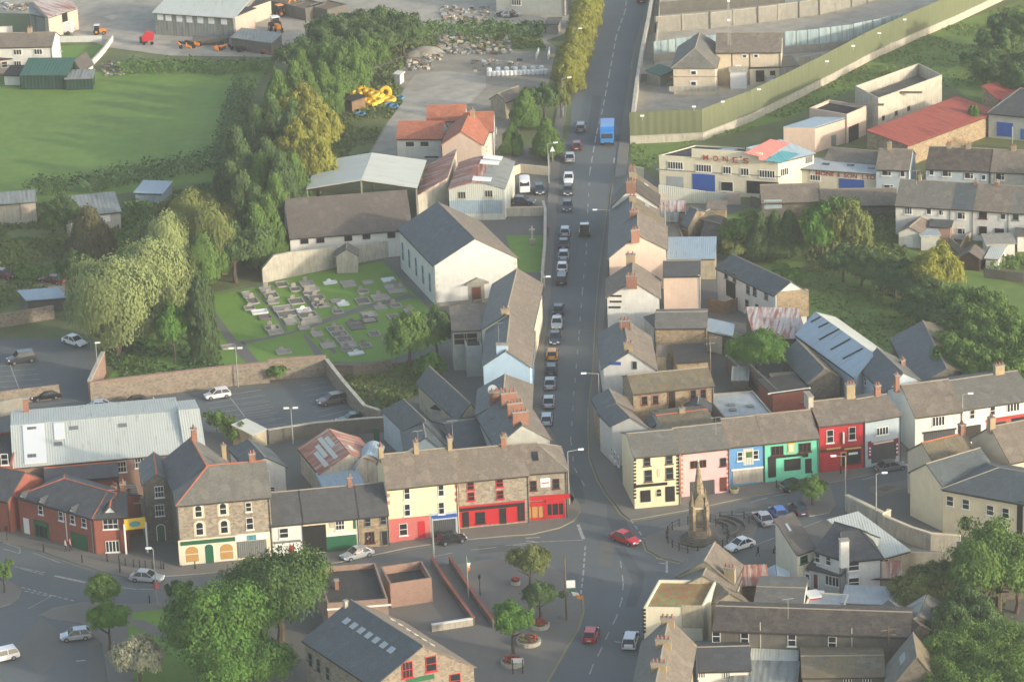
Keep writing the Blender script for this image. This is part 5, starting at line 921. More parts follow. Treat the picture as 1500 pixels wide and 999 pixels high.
# ================================================================ vegetation
import numpy as np
def rot_quads(cent,nrm,size,rng):
    n=len(cent); nrm=nrm/np.linalg.norm(nrm,axis=1,keepdims=True)
    t=rng.normal(size=(n,3)); t-= (t*nrm).sum(1,keepdims=True)*nrm; t/=np.linalg.norm(t,axis=1,keepdims=True)
    b=np.cross(nrm,t); s=size[:,None]
    v=np.stack([cent-t*s-b*s*.35,cent+t*s*.2-b*s,cent+t*s+b*s*.35,cent-t*s*.2+b*s],axis=1).reshape(-1,3)
    return v
def np_mesh(name,v,mat):
    me=bpy.data.meshes.new(name); n=len(v)//4
    me.vertices.add(len(v)); me.vertices.foreach_set('co',v.astype(np.float32).ravel())
    me.loops.add(len(v)); me.loops.foreach_set('vertex_index',np.arange(len(v),dtype=np.int32))
    me.polygons.add(n); me.polygons.foreach_set('loop_start',np.arange(0,len(v),4,dtype=np.int32)); me.polygons.foreach_set('loop_total',np.full(n,4,dtype=np.int32))
    me.update(calc_edges=True); me.materials.append(MATS[mat]); return me
def crown(kind,seed,nclump,per,leaf):
    """unit crown: x,y in -1..1, z in 0..1"""
    rng=np.random.default_rng(seed); C=[];Nn=[];S=[]
    for i in range(nclump):
        if kind=='conifer':
            z=rng.random()**1.35*.95; r=(1-z)**.8*(.55+.45*rng.random()); a=rng.random()*6.283; c=np.array([r*math.cos(a),r*math.sin(a),z*.97+.02]); cr=.20+.16*(1-z); sq=np.array([1,1,.55])
        elif kind=='column':
            z=rng.random(); r=(.75 if z<.75 else .75*math.sqrt(max(0,(1-z)/.25)))*(.5+.5*rng.random()); a=rng.random()*6.283; c=np.array([r*math.cos(a),r*math.sin(a),.04+z*.9]); cr=.3; sq=np.array([1,1,.45])
        elif kind=='willow':
            d=rng.normal(size=3); d/=np.linalg.norm(d); r=(.45+.42*rng.random())*(1+.2*math.sin(3*math.atan2(d[1],d[0])+seed)); c=np.array([d[0]*r,d[1]*r,.5+.42*d[2]*r+.05*rng.normal()]); cr=.2+.16*rng.random(); sq=np.array([1,1,.62])
        else:
            d=rng.normal(size=3); d/=np.linalg.norm(d)
            if d[2]<-.3: d[2]*=-.5
            lob=1+.2*math.sin(3*math.atan2(d[1],d[0])+seed)+.16*math.sin(5*d[2]+seed*2)+.12*rng.normal()
            r=(.45+.42*rng.random()**.5)*lob; c=np.array([d[0]*r,d[1]*r,.5+.46*d[2]*r]); cr=.11+.18*rng.random(); sq=np.array([1,1,.6])
        n=max(6,int(per*(cr/.25)**2)); u=rng.normal(size=(n,3)); u/=np.linalg.norm(u,axis=1,keepdims=True); u[:,2]=np.where(u[:,2]<-.35,-u[:,2],u[:,2])
        rr=(1-.30*rng.random(n)**2)*(1+.12*rng.normal(size=n)); P=c+u*rr[:,None]*cr*sq
        P=P+(rng.random(n)<.05)[:,None]*u*.07; out=c-np.array([0,0,.4]); C.append(P); Nn.append((u*1.1+out*.5+rng.normal(size=(n,3))*.34) if kind!='willow' else u*.55+out*1.3+rng.normal(size=(n,3))*.1); S.append(leaf*(.6+.8*rng.random(n)))
        if kind=='willow':
            k=n; th=rng.random(k)*6.283; P2=c+np.stack([np.cos(th)*cr*.85,np.sin(th)*cr*.85,-rng.random(k)*.16],1)*rng.random(k)[:,None]**.3; C.append(P2); Nn.append(np.stack([np.cos(th),np.sin(th),.4*np.ones(k)],1)*.5+out*1.3+rng.normal(size=(k,3))*.1); S.append(leaf*(.5+.6*rng.random(k)))
    C=np.concatenate(C); C[:,2]=np.maximum(C[:,2],.0); return rot_quads(C,np.concatenate(Nn),np.concatenate(S),rng)
_CV={}
def crown_mesh(kind,var,mat,det):
    k=(kind,var,det)
    if k not in _CV:
        nc,per,leaf={'s':(34,90,.052),'m':(130,140,.033),'l':(320,190,.018)}[det]
        if kind=='willow': nc,per=int(nc*.5),int(per*1.6)
        _CV[k]=crown(kind,11*var+3,nc,per,leaf)
    k2=k+(mat,)
    if k2 not in _CV: _CV[k2]=np_mesh('crown',_CV[k],mat)
    return _CV[k2]
_tm={}
def trunk_mesh(var):
    if var in _tm: return _tm[var]
    rng=random.Random(var); mb=MB(); p=Vector((0,0,-.02)); r=.05; pts=[p]
    for i in range(4):
        q=p+Vector((rng.uniform(-.03,.03),rng.uniform(-.03,.03),.19)); mb.cyl(p,q,r,r*.8,'bark',7,caps=False); 
        if i>=1:
            for k in range(3):
                a=rng.random()*6.28; e=q+Vector((math.cos(a)*.35,math.sin(a)*.35,.12+.1*rng.random())); mb.cyl(q,e,r*.45,r*.12,'bark',5,caps=False)
        p=q; r*=.78
    mb.cyl(p,p+Vector((0,0,.1)),r,r*.2,'bark',6,caps=False)
    me=bpy.data.meshes.new('trunk'); me.from_pydata([tuple(v) for v in mb.v],[],mb.f); me.materials.append(MATS['bark']); _tm[var]=me; return me
_tn=[0]
def tree(s,ht,wd,kind,mat,label,det='m',group=None,name=None,low=.12,cat='tree',dp=None):
    """s: surveyed crown top; ht height m; wd crown width m. foot found below the top"""
    for p in pp(s):
        _tn[0]+=1; rng=random.Random(_tn[0]*7+1)
        loc=at(p,ht); loc.z=0
        t=thing(name or {'conifer':'conifer_tree','willow':'willow_tree','column':'column_tree'}.get(kind,'broadleaf_tree'),loc,label,cat,group,rz=rng.uniform(-.6,.6) if kind!='broad' else rng.random()*6.28)
        c=bpy.data.objects.new('crown',crown_mesh(kind,rng.randrange(3),mat,det)); COL.objects.link(c); c.parent=t
        lowz=ht*low; c.location=(0,0,lowz); c.scale=(wd/2,(dp or wd)/2,ht-lowz)
        tk=bpy.data.objects.new('trunk',trunk_mesh(rng.randrange(3))); COL.objects.link(tk); tk.parent=t; q=ht if low>.25 else ht*.9; tk.scale=(min(wd,ht)*.9,min(wd,ht)*.9,q)
        if det=='s' and low<.05: tk.scale=(wd*.5,wd*.5,ht*.8)
def hedge(s,wd,ht,mat,label,name='hedge',dens=9,leaf=.22,group=None,z=0,cat='hedge',ragged=.3,kind=None):
    P=G(s); rng=np.random.default_rng(len(s)+int(ht*10)); C=[];Nn=[]
    L=P[0].copy()
    for a,b in zip(P,P[1:]):
        l=(b-a).length; d=(b-a)/l; n=Vector((-d.y,d.x,0)); k=int(l*(wd+2*ht)*dens); t=rng.random(k)*l; u=rng.random(k)*(wd+2*ht)
        th=np.pi*u/(wd+2*ht); bump=1+ragged*np.sin(t*1.3+th*2)*np.sin(t*.47+1)+ragged*.5*rng.normal(size=k)
        x=-np.cos(th)*wd/2*bump; zz=np.abs(np.sin(th))**.6*ht*bump*(.9+.1*rng.random(k))
        C.append(np.stack([a.x+d.x*t+n.x*x-L.x,a.y+d.y*t+n.y*x-L.y,zz+z],1)); Nn.append(np.stack([n.x*-np.cos(th),n.y*-np.cos(th),np.sin(th)],1)+rng.normal(size=(k,3))*.3)
    C=np.concatenate(C); me=np_mesh(name,rot_quads(C,np.concatenate(Nn),leaf*(.6+.8*rng.random(len(C))),rng),mat)
    o=bpy.data.objects.new(name,me); COL.objects.link(o); o.location=(L.x,L.y,0); tag(o,label,cat,group,kind); return o
BELT='trees of the belt between the field and the builders yard'
dk='tall dark green conifer in the belt of trees beside the green field'; mg='bushy mid green tree in the belt beside the builders yard'
tree('Z 372,158 352,215 398,150 425,165 388,205 410,225 350,255 372,275 335,240 345,190',12,7.5,'conifer','leaf_conifer',dk,'m',BELT)
tree('Z 405,105 430,92 452,108 470,92 415,130 440,75 395,140 428,150',11,6.5,'conifer','leaf_mid',mg,'m',BELT)
tree('Z 500,72 475,66 515,62 540,60 520,85 495,100 475,118',8.5,6.5,'broad','leaf_mid','broad topped mid green tree of the belt above the yellow coils','m',BELT)
tree('Z 440,60 470,45 500,30 530,20 560,15 590,25 545,35 480,25',8,9,'broad','leaf_dark','dark green tree at the top end of the tree belt near the excavator yard','m',BELT)
tree('Z 442,130 468,158 432,185 462,205 448,160',11,7.5,'broad','leaf_yellow','sunlit yellow green tree on the yard side of the belt','m',BELT)  # yellow leaf tone paints sunlight onto these crowns
tree('Z 380,228 402,258 355,255 428,225 390,290 372,300',11,6.5,'conifer','leaf_mid','green tree at the lower end of the belt behind the church hall','m',BELT)
tree('Z 340,328',10,10,'broad','leaf_dark','round dark green tree against the left end of the church hall','m')
tree('Z 270,280 300,300',13,10,'willow','leaf_autumn','tall loose grey green tree rising behind the silver willow','l',BELT)
tree('Z 300,345',9,8,'willow','leaf_mid','green tree between the silver willow and the round dark tree')
tree('Z 128,305',9.5,8,'conifer','leaf_bronze','bronze brown conifer at the white cottage left of the willow','m')
tree('Z 92,290 108,370',7,6,'broad','leaf_dark','dark bushy tree beside the bronze conifer','m','dark trees by the bronze conifer')
tree('Z 237,312',13,9,'willow','leaf_willow','upper grey green willow crown behind the largest willow','l')
tree('Z 215,352',14,12,'willow','leaf_willow','right hand silver grey willow over the graveyard corner','l')
tree('Z 160,378',15.5,17,'willow','leaf_willow','largest silver grey willow above the car park wall','l',dp=12)
tree('Z 250,450',9,5,'broad','leaf_bright','bright green tree under the right side of the silver willow')
tree('Z 292,412',13,5,'column','leaf_conifer','dark narrow yew standing at the left edge of the graveyard lawn','m',low=.03)
tree('Z 598,462',8.5,7,'broad','leaf_mid','green tree at the right corner of the graveyard','m'); tree('Z 636,452',8,6,'broad','leaf_dark','darker tree behind the flat fronted building by the graveyard','m')
tree('Z 628,518',4.5,5,'broad','leaf_bright','light green bush on the ruined wall beside the long slate store','s',low=.1,cat='bush',name='bush')
tree('Z 403,534',2.8,3.6,'broad','leaf_mid','ivy bush growing over the car park wall','s',low=.02,cat='bush',name='bush')
tree('Z 316,602 335,612 348,620',3.2,3.6,'broad','leaf_mid','green bush in the yard behind the stone corner building','s','bushes behind the stone corner building',low=.02,cat='bush',name='bush')
tree('Z 75,312',5,4,'broad','leaf_mid','small green tree between the white panelled shed and the pale slate cottage','s')
# road side group
tree('Z 768,133 800,176',7,5.5,'conifer','leaf_mid','green conical tree in the garden group by the main road','m','garden trees beside the main road'); tree('Z 750,182',5.5,4.5,'conifer','leaf_mid','small conical tree next to the red roofed peach house','s')
tree('Z 795,125',6.5,6,'broad','leaf_dark','dark tree in the middle of the garden group by the main road','m'); tree('Z 820,128',6,4,'broad','leaf_autumn','pinkish brown flowering tree beside the roadside lamp','s')
for i,(x_,y_,h_) in enumerate([(862,-22,6),(858,-2,6),(853,16,6),(848,34,6),(843,52,6),(838,70,6),(833,88,6)]):
    tree('Z %d,%d'%(x_,y_),h_,6.5,'column','leaf_yellow','tall yellow green conifer in the clipped row along the road','m','yellow green conifers along the road',low=.02)
# right side
OR='trees around the overgrown paddock'
tree('Z 1112,312 1135,312 1155,310',8,5,'conifer','leaf_conifer','dark conifer at the left of the overgrown paddock trees','m',OR)
tree('Z 1080,320',6,6,'broad','leaf_mid','light bushy tree left of the dark conifers in the yards','s'); tree('Z 1060,325 1078,352',3.5,5,'broad','leaf_autumn','low shrub in the overgrown yards behind the shaded row','s','shrubs in the overgrown yards',low=.02,cat='shrub',name='shrub')
tree('Z 1220,292',10,8,'broad','leaf_mid','large green tree left of the sunlit yellow green tree top','m'); tree('Z 1245,302',10,7,'broad','leaf_autumn','tree with brown tinged side in front of the long slate range','m'); tree('Z 1205,305',9.5,7,'broad','leaf_bright','sunlit yellow green tree top in front of the lettered workshop','m')
tree('Z 1236,362 1262,368 1290,376 1312,384 1335,398 1360,410 1375,440 1400,450 1345,428 1390,468',5.8,7,'broad','leaf_dark','dense dark tree in the thicket below the white terrace','m',OR)
tree('Z 1378,362 1365,375',8,7,'broad','leaf_yellow','yellow green tree in front of the white terrace gardens','m','yellow green pair below the white terrace')
tree('Z 1415,425 1445,430 1430,455 1460,450 1485,470 1420,480 1460,490 1500,500 1440,515 1490,530 1530,480 1410,505',7.5,8,'broad','leaf_mid','mid green tree in the thicket at the right side of the paddock','m',OR)
tree('Z 1480,15 1500,40 1470,45 1510,80 1455,75 1540,30 1490,95',8,9,'broad','leaf_dark','dark tree on the slope at the top right corner','m','trees on the top right slope')
tree('Z 1420,80 1440,105 1475,110',2.6,5,'broad','leaf_mid','low bush on the slope below the green fence','s','bushes on the slope below the green fence',low=.02,cat='bush',name='bush')
tree('Z 1427,157',5.5,3.2,'column','leaf_bright','narrow bright green shrub beside the rust red roof','s',low=.02,cat='shrub',name='shrub')
tree('Z 1145,385 1165,395',2.6,3.5,'broad','leaf_bright','light green bush behind the white rear house','s','bushes behind the white rear house',low=.02,cat='bush',name='bush')
tree('Z 1108,488',7,8.5,'broad','leaf_bright','bright yellow green tree standing alone beside the rust striped tin shed','l')
tree('Z 1190,700',4,4.2,'broad','leaf_mid','small round street tree between the parked cars by the monument','m',low=.25)
tree('Z 1300,292',3,4,'broad','leaf_autumn','shrub by the end wall of the white terrace','s',low=.02,cat='shrub',name='shrub'); tree('Z 1425,500',3.0,4,'broad','leaf_mid','shrub beside the derelict slate range','s',low=.02,cat='shrub',name='shrub')
hedge('h 1290,570 1500,560 1700,560',3,1.6,'leaf_mid','clipped hedge in the back garden at the right edge')
# bottom
tree('Z 318,866',11.5,14.5,'broad','leaf_bright','biggest bright green tree in the little park at the bottom','l'); tree('Z 350,935',8,12,'broad','leaf_bright','bright green tree at the bottom edge in front of the biggest park tree','l')
tree('Z 402,812',12,12.5,'broad','leaf_deep','dark green tree beside the stone mill and the street','l')
tree('Z 200,938',6,6.5,'broad','leaf_pale','pale silvery flowering tree at the bottom edge of the park','m')
tree('Z 150,845',5.5,4.6,'broad','leaf_mid','upper of the two stacked small trees on the park corner','m',low=.3); tree('Z 155,883',6.5,5,'broad','leaf_bright','lower bright small tree on the park corner by the grey hatchback','m',low=.3)
tree('Z 260,850',4.2,3.6,'broad','leaf_dark','small dark tree near the lamp with the red bin','s',low=.2); tree('Z 2,822',4.5,3.4,'broad','leaf_mid','small green tree at the left edge by the bend','s',low=.3)
PL='young trees in the paved square'
tree('Z 776,803',6,5.2,'broad','leaf_autumn','young thin tree with brownish leaves, rearmost in the paved square','m',PL,low=.35)
tree('Z 789,856',4.8,4.6,'broad','leaf_dark','young darker tree, middle one in the paved square','m',PL,low=.35)
tree('Z 750,888',6.4,5.2,'broad','leaf_bright','young bright green tree, nearest one in the paved square','m',PL,low=.35)
tree('Z 1462,778',12,12,'broad','leaf_mid','big round tree in front of the tall stone wall at the right edge','l'); tree('Z 1490,800',9,8,'broad','leaf_mid','tree cut by the right edge beside the big round tree','m')
tree('Z 1370,825 1345,848',5.5,7,'broad','leaf_autumn','sunlit bushy tree between the stone wall and the pale blue slate outhouse','m','sunlit bushes behind the pale blue slate outhouse',low=.05)
tree('Z 1415,865 1440,885 1395,890',7,7,'broad','leaf_dark','dark green tree right of the pale blue slate outhouse','m','dark trees right of the pale blue slate outhouse')
tree('Z 1450,920 1400,930 1490,925 1420,965 1480,965',8,10,'broad','leaf_mid','large leafy tree at the bottom right corner','l','large leafy trees at the bottom right corner')
tree('Z 1290,930',3,4,'broad','leaf_mid','small bush against the lichened roof house','s',low=.02,cat='bush',name='bush')
# hedges
hedge('Z 175,106 260,104 340,106 400,104',4,2.2,'leaf_mid','long low hedge between the green field and the scrap yard',dens=7)
hedge('Z 610,52 700,48 800,52',5,2.2,'leaf_mid','thick green hedge below the top yard')
hedge('Z 40,282 110,282 200,262 260,255 330,235',5,2.6,'leaf_dark','overgrown dark hedge along the lower edge of the field',dens=6)
hedge('Z 330,260 335,215 342,180 352,150 360,130',4,3,'leaf_dark','shaded hedge in front of the dark conifers',dens=6)
hedge('Z -20,395 60,375 100,352',5,1.8,'weeds','weedy bank between the left edge sheds',dens=5,ragged=.5)
hedge('Z 0,362 90,350',2,.7,'leaf_autumn','strip of straw coloured planting at the left edge',dens=10,ragged=.5)
hedge('Z 20,412 60,405 100,415',4,1.6,'leaf_mid','low shrubs behind the concrete side yard',dens=6)
hedge('Z 1000,372 1040,368 1075,360',4,1.6,'weeds','weeds along the yard behind the shaded row',dens=6,ragged=.5)
# rough growth as ground cover
def scatter(s,n,leaf,mat,name,label,hmax=.5,seed=1):
    P=[at(p) for p in pp(s)]; xs=[p.x for p in P]; ys=[p.y for p in P]; rng=np.random.default_rng(seed); pts=[]
    def inside(x,y):
        c=False; j=len(P)-1
        for i in range(len(P)):
            if (P[i].y>y)!=(P[j].y>y) and x<(P[j].x-P[i].x)*(y-P[i].y)/(P[j].y-P[i].y)+P[i].x: c=not c
            j=i
        return c
    while len(pts)<n:
        x=rng.uniform(min(xs),max(xs)); y=rng.uniform(min(ys),max(ys))
        if inside(x,y):
            v=noise.noise(Vector((x*.12,y*.12,seed)))
            if v>-.25: pts.append((x,y,max(.03,(v+.3)*hmax*rng.random())))
    C=np.array(pts); L=C.mean(0); L[2]=0; Nn=rng.normal(size=(n,3))*.7+np.array([0,0,.6])
    o=bpy.data.objects.new(name,np_mesh(name,rot_quads(C-L,Nn,leaf*(.5+rng.random(n)),rng),mat)); COL.objects.link(o); o.location=tuple(L); o['kind']='stuff'; o['label']=label; o['category']='ground cover'
scatter('Z 923,205 1160,150 1240,108 1380,42 1500,0 1560,60 1480,120 1400,130 1280,120 1150,175 1000,215 925,262',5000,.22,'weeds','rough_grass','rough grass and weeds on the bank below the green fence',0.45,1)
scatter('Z 1140,395 1280,380 1420,470 1330,535 1290,505 1190,470 1150,440',3500,.2,'weeds','rough_grass','long rough grass in the overgrown paddock',0.4,2)
scatter('Z 1030,330 1110,310 1320,320 1330,375 1200,400 1060,375',7000,.3,'weeds','undergrowth','tangled undergrowth in the yards east of the main road',1.1,3)
scatter('Z 480,235 535,235 562,187 590,150 580,120 600,80 560,100 500,120 470,180',5000,.25,'weeds','rough_grass','weedy ground around the yellow pipe coils',.8,4)
scatter('Z 482,540 640,530 650,560 570,600 540,600',4000,.22,'weeds','rough_grass','overgrown plot behind the car park wall',1.2,5)
scatter('Z 180,300 300,270 340,290 330,400 240,440 180,400 150,340',6000,.3,'leaf_mid','undergrowth','green undergrowth beneath the trees left of the church hall',1.6,6)
scatter('Z -60,300 100,300 110,400 40,440 -60,470',4000,.3,'weeds','rough_grass','rough growth at the left edge below the field',1.2,7)
scatter('Z 430,70 620,55 790,55 800,72 600,78 560,95 520,110 470,110',4000,.28,'weeds','rough_grass','weeds between the tree belt and the rubble',.9,8)
scatter('Z 1330,800 1480,840 1520,999 1400,999 1330,900',4000,.3,'leaf_dark','undergrowth','dark undergrowth beneath the trees at the lower right',1.4,9)
scatter('Z 150,455 300,432 330,545 155,560',3000,.25,'leaf_dark','undergrowth','dark growth under the silver willow',1.0,10)

for s_,lb in(('Z 1560,120 1600,180 1580,240 1640,300 1600,420 1650,500 1560,520','broadleaf tree beyond the right edge of the terraces'),('Z -60,60 -90,130 -70,250 -110,330 -60,420 -120,500','broadleaf tree beyond the left edge of the field')):
    tree(s_,8,8,'broad','leaf_mid',lb,'m','trees beyond the edge of the town')
hedge('Z 1560,100 1700,60 1900,20',2,1.6,'leaf_mid','field hedge beyond the right edge',dens=4); hedge('Z 1560,560 1750,520 1950,500',2,1.6,'leaf_mid','lower field hedge beyond the right edge',dens=4); hedge('Z -50,105 -250,120 -450,130',2,1.6,'leaf_mid','field hedge beyond the left edge',dens=4)
# ================================================================ walls and fences
def wall(s,ht,th,mat,label,name='stone_wall',cat='wall',cap=None,cm='concrete_light',base=0,group=None,heights=None,atz=0,posts=None):
    P=G(s,atz); 
    for p in P: p.z=0
    L=P[0].lerp(P[-1],.5); t=thing(name,L,label,cat,group); hs=heights or [ht]*len(P)
    def strip(z0,h_,th_,m):
        mb=MB(); nn=[]
        for i in range(len(P)):
            a=P[max(0,i-1)]; b=P[min(len(P)-1,i+1)]; d=(b-a).normalized(); nn.append(Vector((-d.y,d.x,0))*th_/2)
        for i in range(len(P)-1):
            a,b=P[i],P[i+1]; ha,hb=h_(i),h_(i+1); z0a,z0b=z0(i),z0(i+1)
            A=[a-nn[i]+Zv*z0a,b-nn[i+1]+Zv*z0b,b+nn[i+1]+Zv*z0b,a+nn[i]+Zv*z0a]; B=[a-nn[i]+Zv*ha,b-nn[i+1]+Zv*hb,b+nn[i+1]+Zv*hb,a+nn[i]+Zv*ha]
            mb.poly([A[0],A[1],B[1],B[0]],m); mb.poly([A[2],A[3],B[3],B[2]],m); mb.poly([B[0],B[1],B[2],B[3]],m)
            if i==0: mb.poly([A[3],A[0],B[0],B[3]],m)
            if i==len(P)-2: mb.poly([A[1],A[2],B[2],B[1]],m)
        return mb
    strip(lambda i:base,lambda i:hs[i],th,mat).build('wall',t)
    if cap: strip(lambda i:hs[i]-.02,lambda i:hs[i]+cap,th+.12,cm).build('coping',t)
    return t,P,hs
# police compound
FB='Z 923,211 1029,206 1100,178 1158,150 1220,118 1272,90 1337,60 1396,35 1470,0 1530,-30'
t,P,hs=wall(FB,1.4,.5,'concrete_light','tall olive green security fence standing on a pale stone wall beside the compound',name='security_fence',cat='fence',cap=.1)
g=MB(); 
for a,b in zip(P,P[1:]):
    d=(b-a).normalized(); n=Vector((-d.y,d.x,0)); g.prism([a+Zv*1.5,b+Zv*1.5,b+Zv*5.9,a+Zv*5.9],n*.12,'fence_green')
g.build('screen',t)
for s_ in['A 60,850','A 480,775','A 715,735','A 1010,635','d 418,350','d 562,265','d 705,195','d 845,120']:
    c=at(p1(s_),6.0); g=MB(); g.cyl(Vector((c.x,c.y,5.5)),Vector((c.x,c.y,6.4)),.06,.06,'pole_grey',6); g.box(Vector((c.x,c.y,6.4)),(.35,0,0),(0,.2,0),(0,0,.12),'lamp_glass'); g.build('floodlight',t)
wall('Z 925,206 933,140 941,90 950,45 959,-10',2.6,.5,'concrete_light','pale rendered wall beside the upper pavement of the main road',cap=.12,name='roadside_wall')
BF='pale blue screen panels behind the compound'
pts=['Z 958,92 990,88','Z 990,88 1040,84','Z 1040,84 1100,82','Z 1150,80 1200,76','Z 1200,76 1250,70','Z 1250,70 1292,62','Z 1292,62 1335,55']
for i,s_ in enumerate(pts):
    a,b=G(s_); t=thing('screen_panel',(a+b)/2,'pale blue translucent screen panel behind the cream station blocks',  'fence',BF); d=(b-a).normalized(); n=Vector((-d.y,d.x,0)); hh=4.2+.12*i; k=3
    for j in range(k):
        q0=a.lerp(b,j/k+.01); q1=a.lerp(b,(j+1)/k-.01); g=MB(); g.prism([q0+Zv*1.6,q1+Zv*1.6,q1+Zv*hh,q0+Zv*hh],n*.1,'fence_blue'); g.build('sheet',t)
        g=MB(); g.box(q0+Zv*hh/2,d*.07,n*.1,Zv*hh/2,'pole_grey'); g.build('post',t)
    g=MB(); g.box((a+b)/2+Zv*.8,(b-a)/2,n*.15,Zv*.8,'concrete'); g.build('wall',t)
t,P,hs=wall('Z 960,48 1040,42 1110,34 1200,22 1270,5 1340,-15',3.2,.3,'concrete','long concrete boundary wall at the top of the compound',name='boundary_wall',cap=.1)
for a,b in zip(P,P[1:]):
    k=int((b-a).length/4)
    for i in range(k): q=a.lerp(b,i/k); g=MB(); g.box(q+Vector((0,-.2,1.75)),(.15,0,0),(0,.12,0),Zv*1.75,'concrete_light' if i%2 else 'concrete_dark'); g.build('post',t)
wall('Z 966,74 1040,68 1130,60',1.6,.2,'concrete_light','low grey panel wall behind the pale blue screens',name='boundary_wall',cap=.05); wall('Z 1170,96 1250,84 1310,74',1.6,.2,'concrete_light','grey panelled wall right of the station wing',name='boundary_wall',cap=.05); wall('Z 968,22 1060,14 1150,4',2.6,.2,'concrete_dark','dark panel fence above the compound at the top edge',name='boundary_wall')
wall('Z 958,96 965,40 968,0',2.2,.2,'concrete','short concrete wall along the left of the upper compound',name='boundary_wall')
wall('Z 990,110 960,118 932,120',1.4,.15,'steel','low steel gate line beside the station block',name='yard_gate',cat='gate')
# radio mast
b=at(p1('A 770,560')); t=thing('radio_mast',b,'slender lattice mast between the two station blocks','mast')
g=MB(); 
for sx,sy in((-.3,-.3),(.3,-.3),(0,.35)): g.cyl(b+Vector((sx,sy,0)),b+Vector((sx*.4,sy*.4,16)),.05,.04,'pole_grey',5)
g.build('mast',t)
for z_ in(12.2,16): g=MB(); g.cyl(b+Vector((-.25,-.3,z_)),b+Vector((.25,-.3,z_)),.25,.25,'lamp_glass',8); g.build('antenna',t)
# car park and churchyard walls
wall('i 500,412 700,385 1000,350 1300,315 1480,300 j 90,285 410,262',3.1,.5,'stone_wall','long weathered stone wall between the car park and the graveyard',cap=.15,cm='brick_pink',atz=0)
wall('i 500,412 575,250',3.4,.5,'brick_orange','short wall return at the car park corner beside the silver willow',cap=.12,cm='concrete_light')  # orange brick tone paints low sunlight onto this stone return
wall('j 410,262 500,380 620,520 700,545',2.6,.45,'stone_wall','slanting wall on the right side of the car park',cap=.1)
wall('j 90,640 350,600 640,575 740,570',2.2,.35,'concrete_dark','low wall at the near side of the car park behind the rusty shed',cap=.1)
g=MB(); a,b=G('j 668,640 700,640'); t=thing('green_gate',(a+b)/2,'dark green door in the wall right of the rusty shed','gate'); g.box((a+b)/2+Zv*1.3+Vector((0,-.3,0)),(b-a)/2,Vector((0,.06,0)),Zv*1.3,'green_paint'); g.build('door',t)
wall('j 410,262 560,268 760,240',1.8,.5,'stone_dark','mossy old wall at the near edge of the graveyard',cap=.05,cm='stone_dark')
wall('f 55,655 120,640 205,622 450,570 580,545 800,500',3.2,.4,'concrete_light','high pale retaining wall in front of the church hall',cap=.08,name='retaining_wall',heights=[2.4,4.2,4.2,3.4,3,2.6])
wall('Z 800,590 803,507 806,420 806,380 803,320 806,300 812,240',1.5,.3,'concrete_light','roadside wall of the churchyard along the parked cars',cap=.12,name='roadside_wall') if 0 else \
wall('q 1045,275 g 205,650 220,480 222,300 210,255',1.6,.35,'concrete_light','roadside wall of the churchyard along the parked cars',cap=.1,name='roadside_wall')
wall('g 0,290 215,285',1.5,.3,'concrete_light','pale wall closing the parking yard beside the barrel roofed shed',cap=.1,cm='render_peach',name='yard_wall')
wall('c 20,975 85,950 240,965',1.6,.3,'render_buff','peach wall at the back of the roadside parking yard',name='yard_wall')
wall('c 245,965 235,830',1.6,.25,'concrete','low roadside wall in front of the garden trees',name='roadside_wall')
wall('i 0,490 155,460',2.4,.3,'concrete','grey wall at the top left corner of the car park',name='yard_wall'); wall('i -10,430 120,412 330,388',2.2,.3,'stone_wall','stone wall behind the car park below the carport',name='yard_wall')
wall('e 0,900 300,850',2.2,.3,'stone_wall','brown stone wall below the carport at the left edge',name='yard_wall')
# top left garden
wall('a 295,235 560,232',1.3,.2,'render_white','white garden wall behind the small lawn',name='garden_wall',group=None); wall('a 620,225 575,290 540,330 505,365',1.2,.25,'render_white','white stepped boundary wall running down beside the green shed',name='garden_wall',cap=.08)
wall('a 0,185 70,180',1.4,.2,'render_white','white yard wall at the top left edge',name='garden_wall')
# right side yards
wall('s 695,455 1000,440 1365,440 ',1.8,.25,'concrete_light','grey block wall under the white ribbed screen',name='yard_wall')
t,P,hs=wall('s 690,455 1355,430',0.1,.1,'concrete','white ribbed metal screen in front of the cream showroom',name='ribbed_screen',cat='fence')
g=MB(); a,b=G('B 135,632 665,632'); d=(b-a).normalized(); n=Vector((-d.y,d.x,0)); g.prism([a,b,b+Zv*1.6,a+Zv*3.3],n*.15,'tin_white'); g.build('screen',t)
wall('B 668,640 775,642',2.0,.4,'render_peach','short peach wall stub at the right end of the ribbed screen',name='wall_stub')
wall('C -150,745 60,760',2.2,.3,'concrete_dark','dark wall left of the stable range',name='yard_wall')
wall('h 0,235 205,285',1.8,.25,'stone_dark','stone wall between the showroom yard and the shrubs',name='yard_wall')
wall('g 1110,805 1210,825 1310,790',2.0,.2,'wood','curved timber fence in front of the white rear house',name='timber_fence',cat='fence')
wall('D 20,560 120,650 210,690',2.4,.3,'brick_pink','curved brick yard wall below the bright yellow green tree',name='yard_wall',cap=.08)
wall('D 190,680 400,880',3.6,.3,'stone_dark','dark slanting wall between the white flat roof and the red brick store',name='yard_wall')
wall('h 1090,450 1150,500 1180,440 1210,420',1.5,.2,'concrete','low block garden wall below the white terrace',name='garden_wall'); wall('h 1200,420 1150,500',1.4,.2,'wood','timber garden fence below the white terrace',name='garden_fence',cat='fence')
wall('h 1280,625 1400,640 1500,650',1.6,.25,'concrete_dark','dark garden wall at the right edge near the thicket',name='garden_wall')
